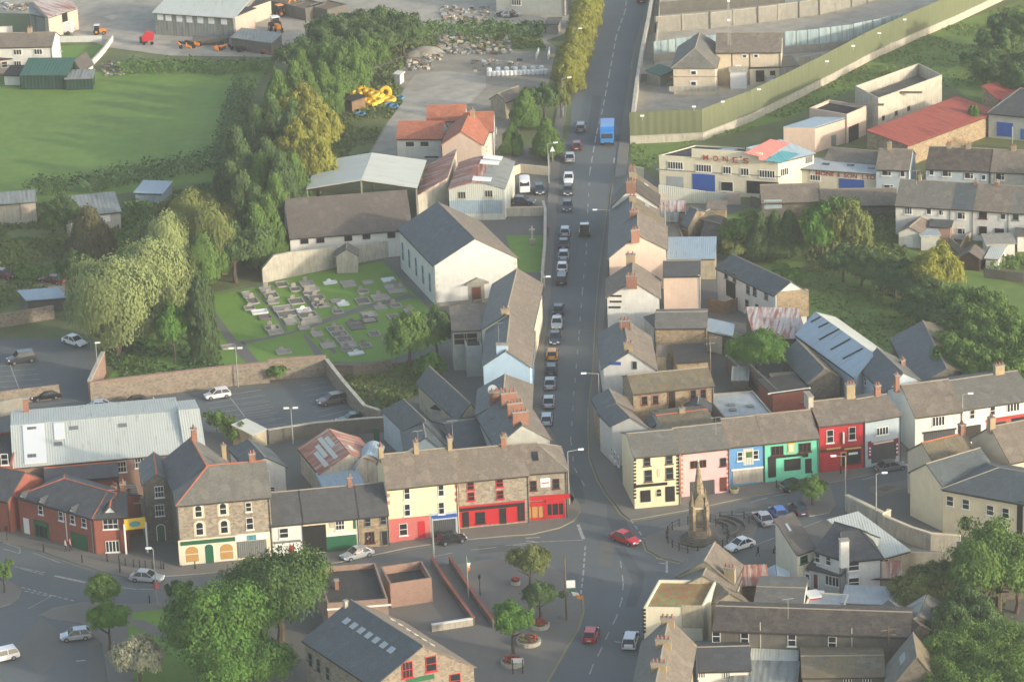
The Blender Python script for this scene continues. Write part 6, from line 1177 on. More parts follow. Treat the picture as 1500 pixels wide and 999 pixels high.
# right lower walls
wall('p 525,35 620,80 730,135 760,115',2.2,.5,'concrete_light','long pale wall beside the white tin hall',cap=.2,cm='stone_trim',name='boundary_wall')
wall('p 730,150 880,215 990,250 1150,262',2.3,.35,'concrete_light','pale retaining wall above the garden of the white corner house',cap=.15,cm='stone_trim',name='retaining_wall')
wall('p 860,345 1150,350',2.2,.3,'concrete','lower garden wall below the pale retaining wall',name='garden_wall')
# brick wheelchair ramp walls in the square
wall('n 985,330 1060,450 1140,560 1215,665',1.1,.3,'stone_dark','left brick parapet of the ramp beside the paved square',cap=.1,cm='brick_red',name='ramp_wall',cat='wall')
wall('n 1085,330 1150,430 1230,550 1325,680',1.1,.3,'stone_dark','right brick parapet of the ramp beside the paved square',cap=.1,cm='brick_red',name='ramp_wall',cat='wall')
wall('n 985,700 1210,665',1.0,.3,'concrete_light','low patchy white wall at the foot of the ramp',cap=.1,cm='white_paint',name='low_wall')
g=ground('sunken_court','paving','n 770,580 990,545 1060,520 1210,650 985,690 880,600',.12)
# railings
def railing(s,label,ht=1.0,step=1.4,group=None,closed=False):
    P=G(s); t=thing('railing',P[len(P)//2],label,'railing',group)
    for z_ in(ht,ht*.5):
        g=MB()
        for a,b in zip(P,P[1:]): g.cyl(a+Zv*(z_+.14),b+Zv*(z_+.14),.035,.035,'iron',5)
        g.build('rail',t)
    for a,b in zip(P,P[1:]):
        k=max(1,int((b-a).length/step))
        for i in range(k): q=a.lerp(b,i/k); g=MB(); g.box(q+Zv*(ht/2+.2),(.06,0,0),(0,.06,0),Zv*(ht/2+.1),'iron'); g.build('post',t)
# ================================================================ monument
mc=at(p1('y 905,640')); mon=thing('stone_monument',mc,'tall Gothic stone monument with a pointed spire on the junction island','monument')
KZm=.14
def octo(r,z0,z1,r2,mat,n=8,name='step',rot=math.pi/8):
    g=MB(); r2=r2 if r2 is not None else r
    A=[mc+Vector((r*math.cos(rot+2*math.pi*i/n),r*math.sin(rot+2*math.pi*i/n),z0)) for i in range(n)]; B=[mc+Vector((r2*math.cos(rot+2*math.pi*i/n),r2*math.sin(rot+2*math.pi*i/n),z1)) for i in range(n)]
    for i in range(n): j=(i+1)%n; g.poly([A[i],A[j],B[j],B[i]],mat)
    g.poly(B,mat); g.poly(A[::-1],mat); return g.build(name,mon)
for i in range(3): octo(2.7-.3*i,.1+.3*i,.4+.3*i,None,'stone_dark')
octo(1.6,1.0,1.9,1.5,'monument_stone',name='plinth'); octo(1.25,1.9,5.0,1.05,'monument_stone',4,'shaft',math.pi/4); octo(1.35,4.9,5.2,1.3,'stone_trim',4,'cornice',math.pi/4)
octo(.95,5.2,6.4,.8,'monument_stone',4,'upper_shaft',math.pi/4); octo(.82,6.4,11.4,.1,'monument_stone',8,'spire'); octo(.17,11.3,11.7,.05,'stone_trim',8,'finial')
for a_ in range(4):
    an=math.pi/4+a_*math.pi/2; d=Vector((math.cos(an),math.sin(an),0)); c=mc+d*1.25
    g=MB(); g.box(c+Zv*3.2,d*.28,d.cross(Zv)*.28,Zv*2.2,'monument_stone'); g.cyl(c+Zv*5.4,c+Zv*7.1,.3,.03,'monument_stone',4); g.build('buttress',mon)
    an=a_*math.pi/2; d=Vector((math.cos(an),math.sin(an),0)); s_=d.cross(Zv)
    g=MB(); c=mc+d*.78; g.prism([c-s_*.6+Zv*5.2,c+s_*.6+Zv*5.2,c+s_*.6+Zv*6.1,c+Zv*7.2,c-s_*.6+Zv*6.1],d*.2,'monument_stone'); g.build('gablet',mon)
    g=MB(); c=mc+d*.9; g.prism([c-s_*.38+Zv*2.3,c+s_*.38+Zv*2.3,c+s_*.38+Zv*3.9,c+Zv*4.5,c-s_*.38+Zv*3.9],d*.03,'stone_dark'); g.build('niche',mon)
ring=' '.join('%.1f,%.1f'%(885+285*math.cos(t_),625+138*math.sin(t_)) for t_ in [math.pi*2*i/20 for i in range(21)])
railing('y '+ring,'black iron railing in a ring around the stone monument')
railing('y 1000,470 1090,450 1200,440 1310,450 1400,520','black railing behind the curved steps right of the monument')
for k in range(3):
    cx,cy=1010+0*k,620; pts=' '.join('%.1f,%.1f'%(1030+(150+75*k)*math.cos(t_),600+(60+26*k)*math.sin(t_)-60) for t_ in [-1.4+i*.28 for i in range(9)])
    wall('y '+pts,.5+.05*k,.25,'concrete_dark',['innermost','middle','outermost'][k]+' of the curved low walls right of the stone monument',name='curved_wall')
# ================================================================ lamps, poles, flags
def lamp(base,h_,dx,dy=0,label='',twin=False,group=None,low=None):
    b=at(p1(base)); t=thing('street_lamp',b,label,'street lamp',group); g=MB(); g.cyl(b,b+Zv*h_*.45,.11,.09,'pole_grey',8); g.cyl(b+Zv*h_*.45,b+Zv*h_,.075,.05,'pole_grey',8); g.build('pole',t)
    for s_ in((-1,1) if twin else (1,)):
        e=b+Vector((dx*s_,dy*s_,h_+.15)); g=MB(); g.cyl(b+Zv*h_,e,.05,.04,'pole_grey',6); g.build('arm',t)
        dd=(e-b-Zv*h_); dd.z=0; dd=dd.normalized() if dd.length>.01 else Vector((1,0,0)); g=MB(); g.box(e+dd*.2,dd*.38,dd.cross(Zv)*.16,Zv*.09,'lamp_glass'); g.build('lamp_head',t)
lamp('k 352,975',7.8,1.6,.3,'grey street lamp on the pavement outside the red corner shop, arm over the road')
lamp('v 125,800',7.6,-1.9,0,'grey street lamp beside the white rear gable, arm over the main road')
lamp('s 232,950',7.6,-2.2,0,'grey street lamp in front of the tall peach gabled house')
lamp('g 205,860',7,.9,0,'street lamp beside the coped building below the church')
lamp('c 240,1010',7.2,1.2,.2,'lamp post at the roadside parking yard wall'); lamp('c 318,640',7.2,1.2,.2,'lamp post beside the pinkish flowering tree'); lamp('c 378,360',7.2,1.2,0,'lamp post in front of the yellow green conifer row')
lamp('l 1160,655',7.8,.9,0,'tall lamp post in front of the white terrace shop'); lamp('p 520,25',7.6,-1.4,0,'lamp post at the head of the long pale wall'); lamp('p 688,125',7.6,.9,0,'lamp post left of the cream office')
lamp('j 222,640',5.4,.45,0,'twin headed lamp at the near side of the car park',twin=True); lamp('i 1308,325',6.0,.45,0,'twin headed lamp in front of the graveyard wall',twin=True); lamp('i 545,330',7.0,.1,0,'single globe lamp at the corner by the silver willow')
lamp('m 865,560',8.0,-.35,0,'lamp post with a red bin near the silver saloon in the street')
b=at(p1('m 858,460')); t=thing('litter_bin',b,'small red litter bin beside the lamp post in the lower street','bin'); g=MB(); g.cyl(b,b+Zv*1.0,.32,.28,'red_paint',10); g.build('body',t); g=MB(); g.cyl(b+Zv*1.0,b+Zv*1.15,.34,.2,'black_paint',10); g.build('lid',t)
def flag(b,h_,label,cols,drop,name='flagpole',pm='pole_grey',side=1,wd=.9,board=None):
    t=thing(name,b,label,'flagpole'); g=MB(); g.cyl(b,b+Zv*h_,.08,.045,pm,8); g.build('pole',t)
    g=MB(); n_=len(cols)
    for j,cm in enumerate(cols):
        for i in range(4):
            z0=h_-.3-drop*(j/n_)-(drop/n_)*i/4; z1=z0-drop/n_/4; x0=.06; f0=wd*(.35+.3*math.sin(j*1.3+i*.6)+.15*j); f1=wd*(.35+.3*math.sin(j*1.3+(i+1)*.6)+.15*j)
            g.prism([b+Vector((x0*side,0,z0)),b+Vector(((x0+f0)*side,.1*math.sin(i+j),z0-.1)),b+Vector(((x0+f1)*side,.1*math.sin(i+1+j),z1-.1)),b+Vector((x0*side,0,z1))],Vector((0,.03,0)),cm)
    g.build('flag',t)
    if board: g=MB(); g.box(b+Vector((.75,-.05,board)),(.6,0,0),(0,.04,0),(0,0,.5),'white_plastic'); g.build('sign_board',t)
flag(at(p1('n 1186,525')),6.2,'white flagpole with a drooping green, white and orange flag by the ramp',['green_paint','white_plastic','orange_plastic'],1.9,wd=.5)
b=at(p1('o 337,637')); t=thing('flag_pole',b,'dark roadside pole with a white board and a green, white and orange flag','pole'); g=MB(); g.cyl(b,b+Zv*8.9,.13,.1,'pole_wood',8); g.build('pole',t)
g=MB(); g.box(b+Vector((.68,-.05,5.0)),(.55,0,0),(0,.04,0),(0,0,.5),'white_plastic'); g.build('sign_board',t)
g=MB(); 
for j,cm in enumerate(('green_paint','white_plastic','orange_plastic')):
    x0=.2+j*.5; z=4.4-j*.45; g.prism([b+Vector((x0,0,z)),b+Vector((x0+.9,.1,z-.25)),b+Vector((x0+1.1,.15,z-.75)),b+Vector((x0+.25,.05,z-.6))],Vector((0,.03,0)),cm)
g.build('flag',t)
def tpole(base,h_,label,arms=1,m='pole_wood'):
    b=at(p1(base)); t=thing('utility_pole',b,label,'pole'); g=MB(); g.cyl(b,b+Zv*h_,.14,.1,m,8); g.build('pole',t)
    for k in range(arms):
        g=MB(); c=b+Zv*(h_-.4-.7*k); g.box(c,(.9,.2,0),(-.03,.06,0),(0,0,.06),m)
        for e in(-.8,0,.8): g.cyl(c+Vector((e,e*.2,.05)),c+Vector((e,e*.2,.25)),.05,.05,'black_paint',6)
        g.build('crossarm',t)
tpole('n 997,330',6.6,'plain white post on the kerb above the sunken brick court',0,'pole_grey'); tpole('x 552,1090',9.0,'wooden utility pole with crossarms at the end of the lichened roof',2); tpole('v 1205,520',9.2,'wooden utility pole with aerial beside the long stone store',1)
tpole('s 765,900',8.5,'thin grey pole rising beside the tall peach gabled house',0,'pole_grey'); tpole('C 1425,420',4,'thin post in the yard of the grey garage house',0,'pole_grey')
def aerial(s,z_,label,h_=2.2):
    c=at(p1(s),z_); t=thing('television_aerial',c,label,'aerial'); g=MB(); g.cyl(c-Zv*.3,c+Zv*h_,.03,.03,'steel',5); g.build('mast',t); g=MB(); g.cyl(c+Vector((-.7,0,h_)),c+Vector((.7,.3,h_)),.025,.025,'steel',5)
    for k in range(6): q=c+Vector((-.6+k*.24,(-.6+k*.24)*.2,h_)); g.cyl(q+Vector((-.05,-.3,0)),q+Vector((.05,.3,0)),.015,.015,'steel',4)
    g.build('array',t)
aerial('r 560,560',11.5,'television aerial on the middle chimney of the cream terrace house',2.6); aerial('q 605,830',9.2,'television aerial behind the pale blue chimney',3.2); aerial('r 330,600',11.0,'television aerial on the left chimney of the cream terrace house',2.0)
aerial('v 1205,150',7.6,'large aerial with white booms over the stone yard',2.0); aerial('u 440,800',8.4,'aerial on the chimney behind the bright white gable'); aerial('u 340,880',7.6,'aerial on the dark roof above the white gable with peeling paint'); aerial('C 825,640',8.6,'aerial on the chimney of the white terrace'); aerial('w 1070,560',9.4,'aerial on the ridge of the lichened roof house'); aerial('G 1180,90',9.5,'thin aerial on the pink house roof')
c=at(p1('r 830,232'),8.6); t=thing('satellite_dish',c,'round white satellite dish beside the brick chimney below the pale blue gable','satellite dish'); g=MB(); g.cyl(c,c+Vector((-.1,-.25,.08)),.35,.75,'white_plastic',16); g.build('dish',t); g=MB(); g.cyl(c-Zv*.9,c,.05,.05,'steel',6); g.cyl(c,c+Vector((-.3,-.9,.2)),.03,.02,'steel',5); g.build('bracket',t)
# bollards
def bollard(s,label,group):
    for p in pp(s):
        b=at(p,.14); b.z=.14; o=thing('bollard',b,label,'bollard',group); g=MB(); g.cyl(b,b+Zv*.95,.09,.07,'iron',8); g.build('post',o); g=MB(); g.cyl(b+Zv*.95,b+Zv*1.1,.1,.06,'iron',8); g.build('cap',o)
bollard('m 240,258 452,318 590,310 655,318 690,335 735,342 768,345 800,348 838,350 885,350 900,352','black bollard on the pavement by the yellow entry sign','black bollards along the lower street')
bollard('m 658,372 1072,352 660,360','black bollard at the kerb near the silver saloon','black bollards at the kerb'); bollard('H 415,610 695,540 920,500 1330,405','black post on the pavement of the coloured row','posts in front of the coloured row')
bollard('G 490,760','single black post outside the cream pub','post outside the cream pub'); bollard('m 822,540','black post at the tip of the park island','post by the park')
b=at(p1('m 40,200')); t=thing('road_sign',b,'dark sign on a post at the left bend','sign'); g=MB(); g.cyl(b,b+Zv*2.2,.04,.04,'iron',6); g.build('post',t); g=MB(); g.box(b+Zv*1.8,(.25,0,0),(0,.03,0),(0,0,.35),'black_paint'); g.build('plate',t)
b=at(p1('c 262,895')); t=thing('road_sign',b,'white triangular road sign by the roadside parking yard','sign'); g=MB(); g.cyl(b,b+Zv*3,.05,.05,'pole_grey',6); g.build('post',t); g=MB(); g.prism([b+Vector((-.5,-.08,2.1)),b+Vector((.5,-.08,2.1)),b+Vector((0,-.08,3.1))],(0,-.04,0),'white_plastic'); g.build('plate',t)
# planters
def planter(s,label,col='terracotta',r=1.4):
    b=at(p1(s)); b.z=.1; t=thing('flower_planter',b,label,'planter'); g=MB(); g.cyl(b,b+Zv*.5,r,r*1.02,'concrete_light' if col!='x' else 'concrete',16); g.build('ring',t)
    rng=np.random.default_rng(int(b.x*10)%999); k=260; th=rng.random(k)*6.28; rr=np.sqrt(rng.random(k))*r*.85; C=np.stack([rr*np.cos(th),rr*np.sin(th),.5+.25*rng.random(k)],1); o=bpy.data.objects.new('plants',np_mesh('plants',rot_quads(C,rng.normal(size=(k,3))*.5+np.array([0,0,1]),np.full(k,.14),rng),'leaf_bronze' if col=='terracotta' else 'leaf_mid')); COL.objects.link(o); o.parent=t
    k=60; C=np.stack([rr[:k]*np.cos(th[:k]),rr[:k]*np.sin(th[:k]),.7+.15*rng.random(k)],1); o=bpy.data.objects.new('flowers',np_mesh('flowers',rot_quads(C,rng.normal(size=(k,3))*.4+np.array([0,0,1]),np.full(k,.12),rng),'red_paint')); COL.objects.link(o); o.parent=t
planter('o 190,675','round planter with red flowers under the middle young tree',r=1.25); planter('o 130,765','low round white planter ring with green plants in the paved square','green',1.5); planter('o 40,880','round planter with red flowers at the bottom edge of the square',r=1.4); planter('n 1445,440','small planter near the rear young tree',r=.6)
for s_,lb in(('o 70,930','two legged information board at the bottom edge of the square'),):
    b=at(p1(s_)); t=thing('information_board',b,lb,'sign'); 
    for sx in(-.6,.6): g=MB(); g.box(b+Vector((sx,0,1)),(.06,0,0),(0,.06,0),Zv*1.0,'black_paint'); g.build('leg',t)
    g=MB(); g.box(b+Zv*1.8,(.7,0,0),(0,.05,0),Zv*.3,'white_plastic'); g.build('board',t)
b=at(p1('n 1250,500')); t=thing('lantern_post',b,'short dark lantern post in the paved square','lamp'); g=MB(); g.cyl(b,b+Zv*2.4,.06,.05,'iron',6); g.build('post',t); g=MB(); g.cyl(b+Zv*2.4,b+Zv*2.9,.16,.2,'iron',6); g.build('lantern',t)
# ================================================================ graveyard
def grave(s,w_,l_,mat,kind,label,rzv):
    for p in pp(s):
        b=at(p); b.z=.02; t=thing('grave',b,label,'grave','graves in the churchyard'); d=Vector((math.cos(rzv),math.sin(rzv),0)); n=Vector((-d.y,d.x,0))
        g=MB()
        for sx in(-1,1): g.box(b+d*sx*w_/2+Zv*.1,d*.09,n*(l_/2),Zv*.09,mat)
        for sy in(-1,1): g.box(b+n*sy*l_/2+Zv*.1,d*(w_/2-.09),n*.09,Zv*.088,mat)
        g.build('kerb',t); g=MB(); g.box(b+Zv*.06,d*(w_/2-.09),n*(l_/2-.09),Zv*.07,'gravel' if kind!='slab' else mat); g.build('slab',t)
        g=MB(); hh=.35 if kind=='low' else .55; c=b-d*0+n*(l_/2+.12); g.prism([c-d*.42,c+d*.42,c+d*.42+Zv*hh,c+d*.2+Zv*(hh+.2),c-d*.2+Zv*(hh+.2),c-d*.42+Zv*hh],n*.14,mat); g.build('headstone',t)
def plots(s,mat,label,hs=.6):
    for q in s.split(';'):
        x0,y0,x1,y1=map(float,q.split(',')); k=max(1,round((y1-y0)/34)); 
        w_=max(1.6,((x1-x0)-.79*(y1-y0))/4.412/9.2)
        for r_ in range(k):
            f_=(r_+.5)/k; cy=y0+(y1-y0)*f_; cx=(x0+x1)/2+(cy-(y0+y1)/2)*.79; l_=(y1-y0)/k/4.412/3.1*.96
            b=at(p1('F %g,%g'%(cx,cy))); b.z=.02; t=thing('grave',b,label,'grave','graves in the churchyard, '+label.split()[0]); d=Vector((math.cos(.25),math.sin(.25),0)); n=Vector((-d.y,d.x,0)); rr=random.Random(cx+cy)
            g=MB()
            for sx in(-1,1): g.box(b+d*sx*w_/2+Zv*.12,d*.08,n*(l_/2),Zv*.11,'grave_kerb' if mat=='grave_stone' else mat)
            for sy in(-1,1): g.box(b+n*sy*l_/2+Zv*.12,d*(w_/2-.08),n*.08,Zv*.108,'grave_kerb' if mat=='grave_stone' else mat)
            g.build('kerb',t); g=MB(); g.box(b+Zv*.07,d*(w_/2-.08),n*(l_/2-.08),Zv*.06,mat if mat=='grave_white' else rr.choice(['grave_stone','grave_dark','gravel','grave_dark'])); g.build('slab',t)
            if rr.random()<.75:
                c=b+n*(l_/2+.12)+d*rr.uniform(-.3,.3); hh=hs*rr.uniform(.7,1.3); g=MB(); g.prism([c-d*.38,c+d*.38,c+d*.38+Zv*hh,c+d*.18+Zv*(hh+.18),c-d*.18+Zv*(hh+.18),c-d*.38+Zv*hh],n*.12,mat); g.build('headstone',t)
gg='grey kerbed grave plot among the rows in the churchyard'
plots('235,300,350,382;345,272,460,306;375,310,485,345;450,238,552,272;605,232,745,302;660,325,780,356;530,345,650,382;432,392,612,462;502,472,620,512;380,522,512,576;596,434,762,505;870,232,987,270;965,342,1080,382;1070,322,1200,356;1150,252,1312,312;1002,432,1122,470;782,527,932,592;842,592,992,665;742,632,852,666;1282,412,1402,482;456,676,562,704;100,646,202,670;722,380,812,402;1090,392,1182,416;560,272,612,300;700,372,760,402;820,352,880,372;600,520,680,545;690,560,760,590;880,660,960,685;1000,640,1080,665;1060,560,1130,590;1180,450,1260,480;1200,380,1270,405;410,355,470,380;250,395,330,420;640,300,700,322;990,290,1060,315;1020,230,1090,255;820,420,900,442;1150,600,1220,625','grave_stone',gg)
plots('296,420,412,444;1136,212,1236,238;852,372,936,392;586,410,690,432;926,692,1030,710;762,235,858,252','grave_white','white marble grave plot in the churchyard',.4)
plots('342,452,438,480;912,492,1042,545;1010,470,1120,500;690,355,760,372','grave_dark','dark weathered grave plot in the churchyard',.4)
bld('F 855,180 990,175','burial_vault','small square stone burial vault with slate gabled roof among the graves',2.9,d=3.2,roof='y',rh=1.1,wm='stone_trim' if 0 else 'concrete_light',rm='slate_grey',cat='tomb',base=True,gut=None)
b=at(p1('g 150,440')); t=thing('celtic_cross',b,'pale stone cross in the garden between church and road','monument'); g=MB(); g.box(b+Zv*.4,(.5,0,0),(0,.5,0),Zv*.4,'concrete'); g.box(b+Zv*1.9,(.14,0,0),(0,.1,0),Zv*1.2,'concrete_light'); g.box(b+Zv*2.5,(.5,0,0),(0,.099,0),Zv*.13,'concrete_light'); g.build('cross',t)
# ================================================================ vehicles
def carpaint(h_,name):
    n='paint_'+name
    if n not in MATS:
        m=bpy.data.materials.new(n); m.use_nodes=True; b=m.node_tree.nodes['Principled BSDF']; b.inputs['Base Color'].default_value=(*srgb(h_),1); b.inputs['Roughness'].default_value=.28; b.inputs['Coat Weight'].default_value=.6
        if 'silver' in name or 'grey' in name: b.inputs['Metallic'].default_value=.4
        MATS[n]=m
    return MATS[n]
for n_,h_ in dict(silver='#aab0b4',white='#d8dad8',black='#15171a',darkgrey='#3b4046',grey='#767c80',navy='#1c2942',blue='#2d64b4',red='#b3151d',yellow='#d8951c',green='#2c4a40',maroon='#5a141c',pale='#9fb2c4',truck='#2a7ac0',bronze='#5f5a52').items(): carpaint(h_,n_)
M('tyre','#131313','flat',rough=.8); M('rim','#8f9294','flat',rough=.35,metal=.7); M('headlight','#dfe4e6','flat',rough=.1); M('taillight','#8c1512','flat',rough=.2); M('plate','#c9c8b8','flat')
PR={}
def loft(secs,mat,n=10,close=True):
    """secs: list of (x, halfwidth, zlow, zhigh) rounded-rectangle rings"""
    mb=MB(); rings=[]
    for x,hw,zl,zh in secs:
        c=(zh-zl); r=[]
        prof=[(-1,.12),(-1,.55),(-.97,.85),(-.82,1),(-.4,1.03),(.4,1.03),(.82,1),(.97,.85),(1,.55),(1,.12),(.85,0),(-.85,0)]
        for a,b in prof: r.append(Vector((x,a*hw,zl+b*c)))
        rings.append(r)
    for A,B in zip(rings,rings[1:]):
        for i in range(len(A)): j=(i+1)%len(A); mb.poly([A[i],B[i],B[j],A[j]],mat)
    mb.poly(rings[0],mat); mb.poly(rings[-1][::-1],mat); return mb
def proto(kind):
    """car along +x (front at +x)"""
    if kind in PR: return PR[kind]
    spec={'hatch':(3.9,1.68,1.45,.92,[(-1.85,-1.35),(.25,1.0)]),'saloon':(4.5,1.74,1.42,.90,[(-1.75,-1.05),(.2,1.05)]),'estate':(4.6,1.78,1.52,.95,[(-2.15,-1.85),(.3,1.15)]),'suv':(4.4,1.82,1.75,1.08,[(-2.05,-1.75),(.5,1.15)]),
      'coupe':(4.2,1.7,1.36,.86,[(-1.7,-.9),(.05,.95)])}[kind]
    L,Wd,H,belt,((r0,r1),(f1,f0))=spec; hw=Wd/2; t=bpy.data.objects.new('parked_car',None)
    P=[]
    def add(mb,name,par=None,lift=0):
        me=bpy.data.meshes.new(name); me.from_pydata([tuple(v) for v in mb.v],[],mb.f)
        for m_ in mb.mats: me.materials.append(m_)
        me.polygons.foreach_set('material_index',mb.m)
        if name in('body','roof'): me.polygons.foreach_set('use_smooth',[True]*len(me.polygons))
        P.append((name,me,par)); return len(P)-1
    x0,x1=-L/2,L/2
    nose=belt-.16; tail=belt-(.02 if kind in('hatch','estate','suv') else .06)
    b=loft([(x0,hw*.82,.38,tail-.14),(x0+.12,hw*.95,.24,tail-.02),(x0+.6,hw,.2,tail+.01),(r0+.2,hw,.2,belt),(0,hw,.2,belt),(f0,hw,.2,belt-.02),(x1-.75,hw*.98,.2,nose+.05),(x1-.2,hw*.9,.24,nose-.06),(x1,hw*.74,.36,nose-.22)],MATS['paint_silver'])
    bi=add(b,'body')
    mb=MB(); w0,w1=hw*.93,hw*.74
    B=[Vector((r0,-w0,belt-.02)),Vector((f0,-w0,belt-.04)),Vector((f0,w0,belt-.04)),Vector((r0,w0,belt-.02))]; T=[Vector((r1,-w1,H-.04)),Vector((f1,-w1,H-.03)),Vector((f1,w1,H-.03)),Vector((r1,w1,H-.04))]
    for i in range(4): j=(i+1)%4; mb.poly([B[i],B[j],T[j],T[i]],'glass')
    add(mb,'windows')
    mb=MB(); mb.prism([T[0]+Vector((-.05,-.02,0)),T[1]+Vector((.05,-.02,0)),T[2]+Vector((.05,.02,0)),T[3]+Vector((-.05,.02,0))],Zv*.06,'paint_silver')
    for sg in(-1,1):
        for (xb,xt) in((r0,r1),(f0,f1)):
            mb.cyl(Vector((xb,sg*w0*1.0,belt-.02)),Vector((xt,sg*w1*1.01,H-.02)),.05,.04,'paint_silver',5)
        xm=(r1+f1)/2; mb.cyl(Vector((xm,sg*w0*1.0,belt-.02)),Vector((xm,sg*w1*1.01,H-.02)),.05,.04,'paint_silver',5)
    add(mb,'roof')
    for sx in(-1,1):
        for sy in(-1,1):
            c=Vector((sx*L*.30+(.03 if sx>0 else 0),sy*(hw-.08),.31)); mb=MB(); mb.cyl(c-Vector((0,.11*1,0)),c+Vector((0,.11,0)),.31,.31,'tyre',14); k=add(mb,'wheel'); mb=MB(); mb.cyl(c+Vector((0,sy*.1,0)),c+Vector((0,sy*.13,0)),.2,.2,'rim',10); add(mb,'rim',k)
    for sy in(-1,1):
        mb=MB(); mb.box((x1-.12,sy*hw*.62,nose-.17),(.1,0,0),(0,.18,0),(0,0,.08),'headlight'); add(mb,'headlight')
        mb=MB(); mb.box((x0+.05,sy*hw*.74,tail-.16),(.06,0,0),(0,.11,0),(0,0,.12 if kind!='estate' else .2),'taillight'); add(mb,'taillight')
        mb=MB(); mb.box((f0-.35,sy*(hw+.07),belt+.05),(.08,0,0),(0,.08,0),(0,0,.06),'black_paint'); add(mb,'mirror')
    mb=MB(); mb.box((x1-.0,0,.42),(.02,0,0),(0,.26,0),(0,0,.06),'plate'); add(mb,'number_plate'); mb=MB(); mb.box((x0-.0,0,.55),(.02,0,0),(0,.26,0),(0,0,.06),'plate'); add(mb,'number_plate')
    mb=MB(); mb.box((x1-.05,0,.34),(.06,0,0),(0,hw*.6,0),(0,0,.07),'black_paint'); add(mb,'grille')
    PR[kind]=P; bpy.data.objects.remove(t); return P
def car(kind,s,to,col,label,group=None,name='parked_car',cat='car',z=.03):
    a=at(p1(s)); b=at(p1(to)); rz=math.atan2(b.y-a.y,b.x-a.x); t=thing(name,(a.x,a.y,z),label,cat,group,rz)
    objs=[]
    for n_,me,par in proto(kind):
        o=bpy.data.objects.new(n_,me); COL.objects.link(o); o.parent=t if par is None else objs[par]
        if n_ in('body','roof'):
            for i,sl in enumerate(o.material_slots):
                if sl.material==MATS['paint_silver']: sl.link='OBJECT'; sl.material=MATS['paint_'+col]
        objs.append(o)
    return t
PK='cars parked nose to tail along the main road'
up=lambda x,y: 'Z %.1f,%.1f'%(x+3.5,y-40)
dn=lambda x,y: 'Z %.1f,%.1f'%(x-3.5,y+40)
for x_,y_,k_,c_,d_,lb in [
 (851,191,'estate','grey','u','grey estate car, farthest of the roadside cars above the blue truck'),(845,218,'hatch','maroon','u','dark red hatchback just above the white saloon near the blue truck'),(835,235,'saloon','silver','u','silver saloon next below the dark red hatchback'),
 (833,266,'saloon','white','d','white car facing the camera near the parking yard'),(832,284,'hatch','darkgrey','d','dark grey car right behind the facing white car'),(831,307,'hatch','darkgrey','d','dark car parked alone above the gap by the yard wall'),
 (828,344,'hatch','silver','u','silver hatchback beside the upper end of the churchyard wall'),(826,361,'saloon','darkgrey','u','dark saloon between two silver cars by the churchyard'),(826,378,'saloon','silver','u','silver car level with the black pickup'),(824,396,'saloon','white','u','white saloon behind the dark hatchback at the churchyard'),(823,413,'estate','darkgrey','u','dark estate car ending the upper line of parked cars'),
 (818,458,'saloon','navy','u','navy car at the head of the lower line, by the coped building'),(816,478,'saloon','silver','d','silver car between two navy cars'),(813,500,'saloon','navy','d','navy car with headlights towards the camera above the yellow car'),(809,524,'hatch','yellow','u','bright yellow hatchback in the parked line below the church'),
 (808,546,'hatch','navy','u','navy hatchback directly below the yellow car'),(806,566,'saloon','silver','u','silver saloon below the navy hatchback'),(804,593,'saloon','silver','u','silver saloon standing slightly apart beside the brick chimneys'),(801,619,'hatch','pale','u','pale blue car, nearest of the parked line')]:
    car(k_,'Z %d,%d'%(x_,y_),(up if d_=='u' else dn)(x_,y_),c_,lb,PK)
# moving and other cars
car('saloon','o 660,205','o 735,232','red','red saloon turning at the junction in front of the monument',name='saloon_car'); car('hatch','o 473,735','o 520,600','red','red hatchback driving away at the bottom of the main road',name='hatchback_car')
car('estate','o 690,765','o 725,640','white','white estate car parked against the lower right kerb',name='estate_car')
car('saloon','m 808,418','m 900,425','silver','silver saloon driving in the lower street beside the lamp post',name='saloon_car'); car('saloon','n 575,290','n 480,315','silver','silver saloon outside the small stone fronted house',name='saloon_car')
car('hatch','n 1095,208','n 1170,195','black','black hatchback parked outside the blue shutter shop',name='hatchback_car'); car('hatch','m 418,738','m 350,745','silver','grey silver hatchback in the lower left car park by the small trees',name='hatchback_car')
car('estate','m 5,855','m -60,870','white','white estate car cut by the left edge',name='estate_car')
car('saloon','l 768,782','l 860,765','grey','grey saloon parked beyond the grey shop',name='saloon_car'); car('saloon','l 240,885','l 300,870','black','black car partly behind the small street tree',name='saloon_car')
car('saloon','p 65,95','p 20,50','silver','silver saloon parked beside the blue hatchback at the monument',name='saloon_car'); car('hatch','p 150,65','p 110,20','blue','bright blue hatchback parked in the market row',name='hatchback_car'); car('hatch','p 260,45','p 220,5','navy','navy hatchback parked next to the bright blue one',name='hatchback_car')
car('coupe','o 1290,240','o 1220,262','white','white coupe standing below the curved monument steps',name='coupe_car')
car('hatch','l 985,715','l 1060,705','black','black car partly hidden by the brown roofed wing',name='hatchback_car'); 
car('hatch','i 1195,385','i 1130,395','white','white hatchback alone in the car park aisle',name='hatchback_car'); car('saloon','i 255,392','i 190,400','black','black car in the left car park',name='saloon_car')
car('suv','i 120,190','i 60,200','darkgrey','dark pickup like car at the top of the left car park',name='estate_car'); car('saloon','i 410,92','i 470,110','white','white car half hidden under the silver willow',name='saloon_car')
car('estate','j 440,415','j 360,430','bronze','brown grey estate in the right half of the car park',name='estate_car'); car('saloon','j 545,520','j 480,530','green','dark green saloon by the slanting car park wall',name='saloon_car')
car('saloon','i 560,450','i 620,445','pale','pale saloon roof just behind the market shed ridge',name='saloon_car'); car('saloon','i 770,425','i 840,415','black','black saloon behind the market shed ridge',name='saloon_car')
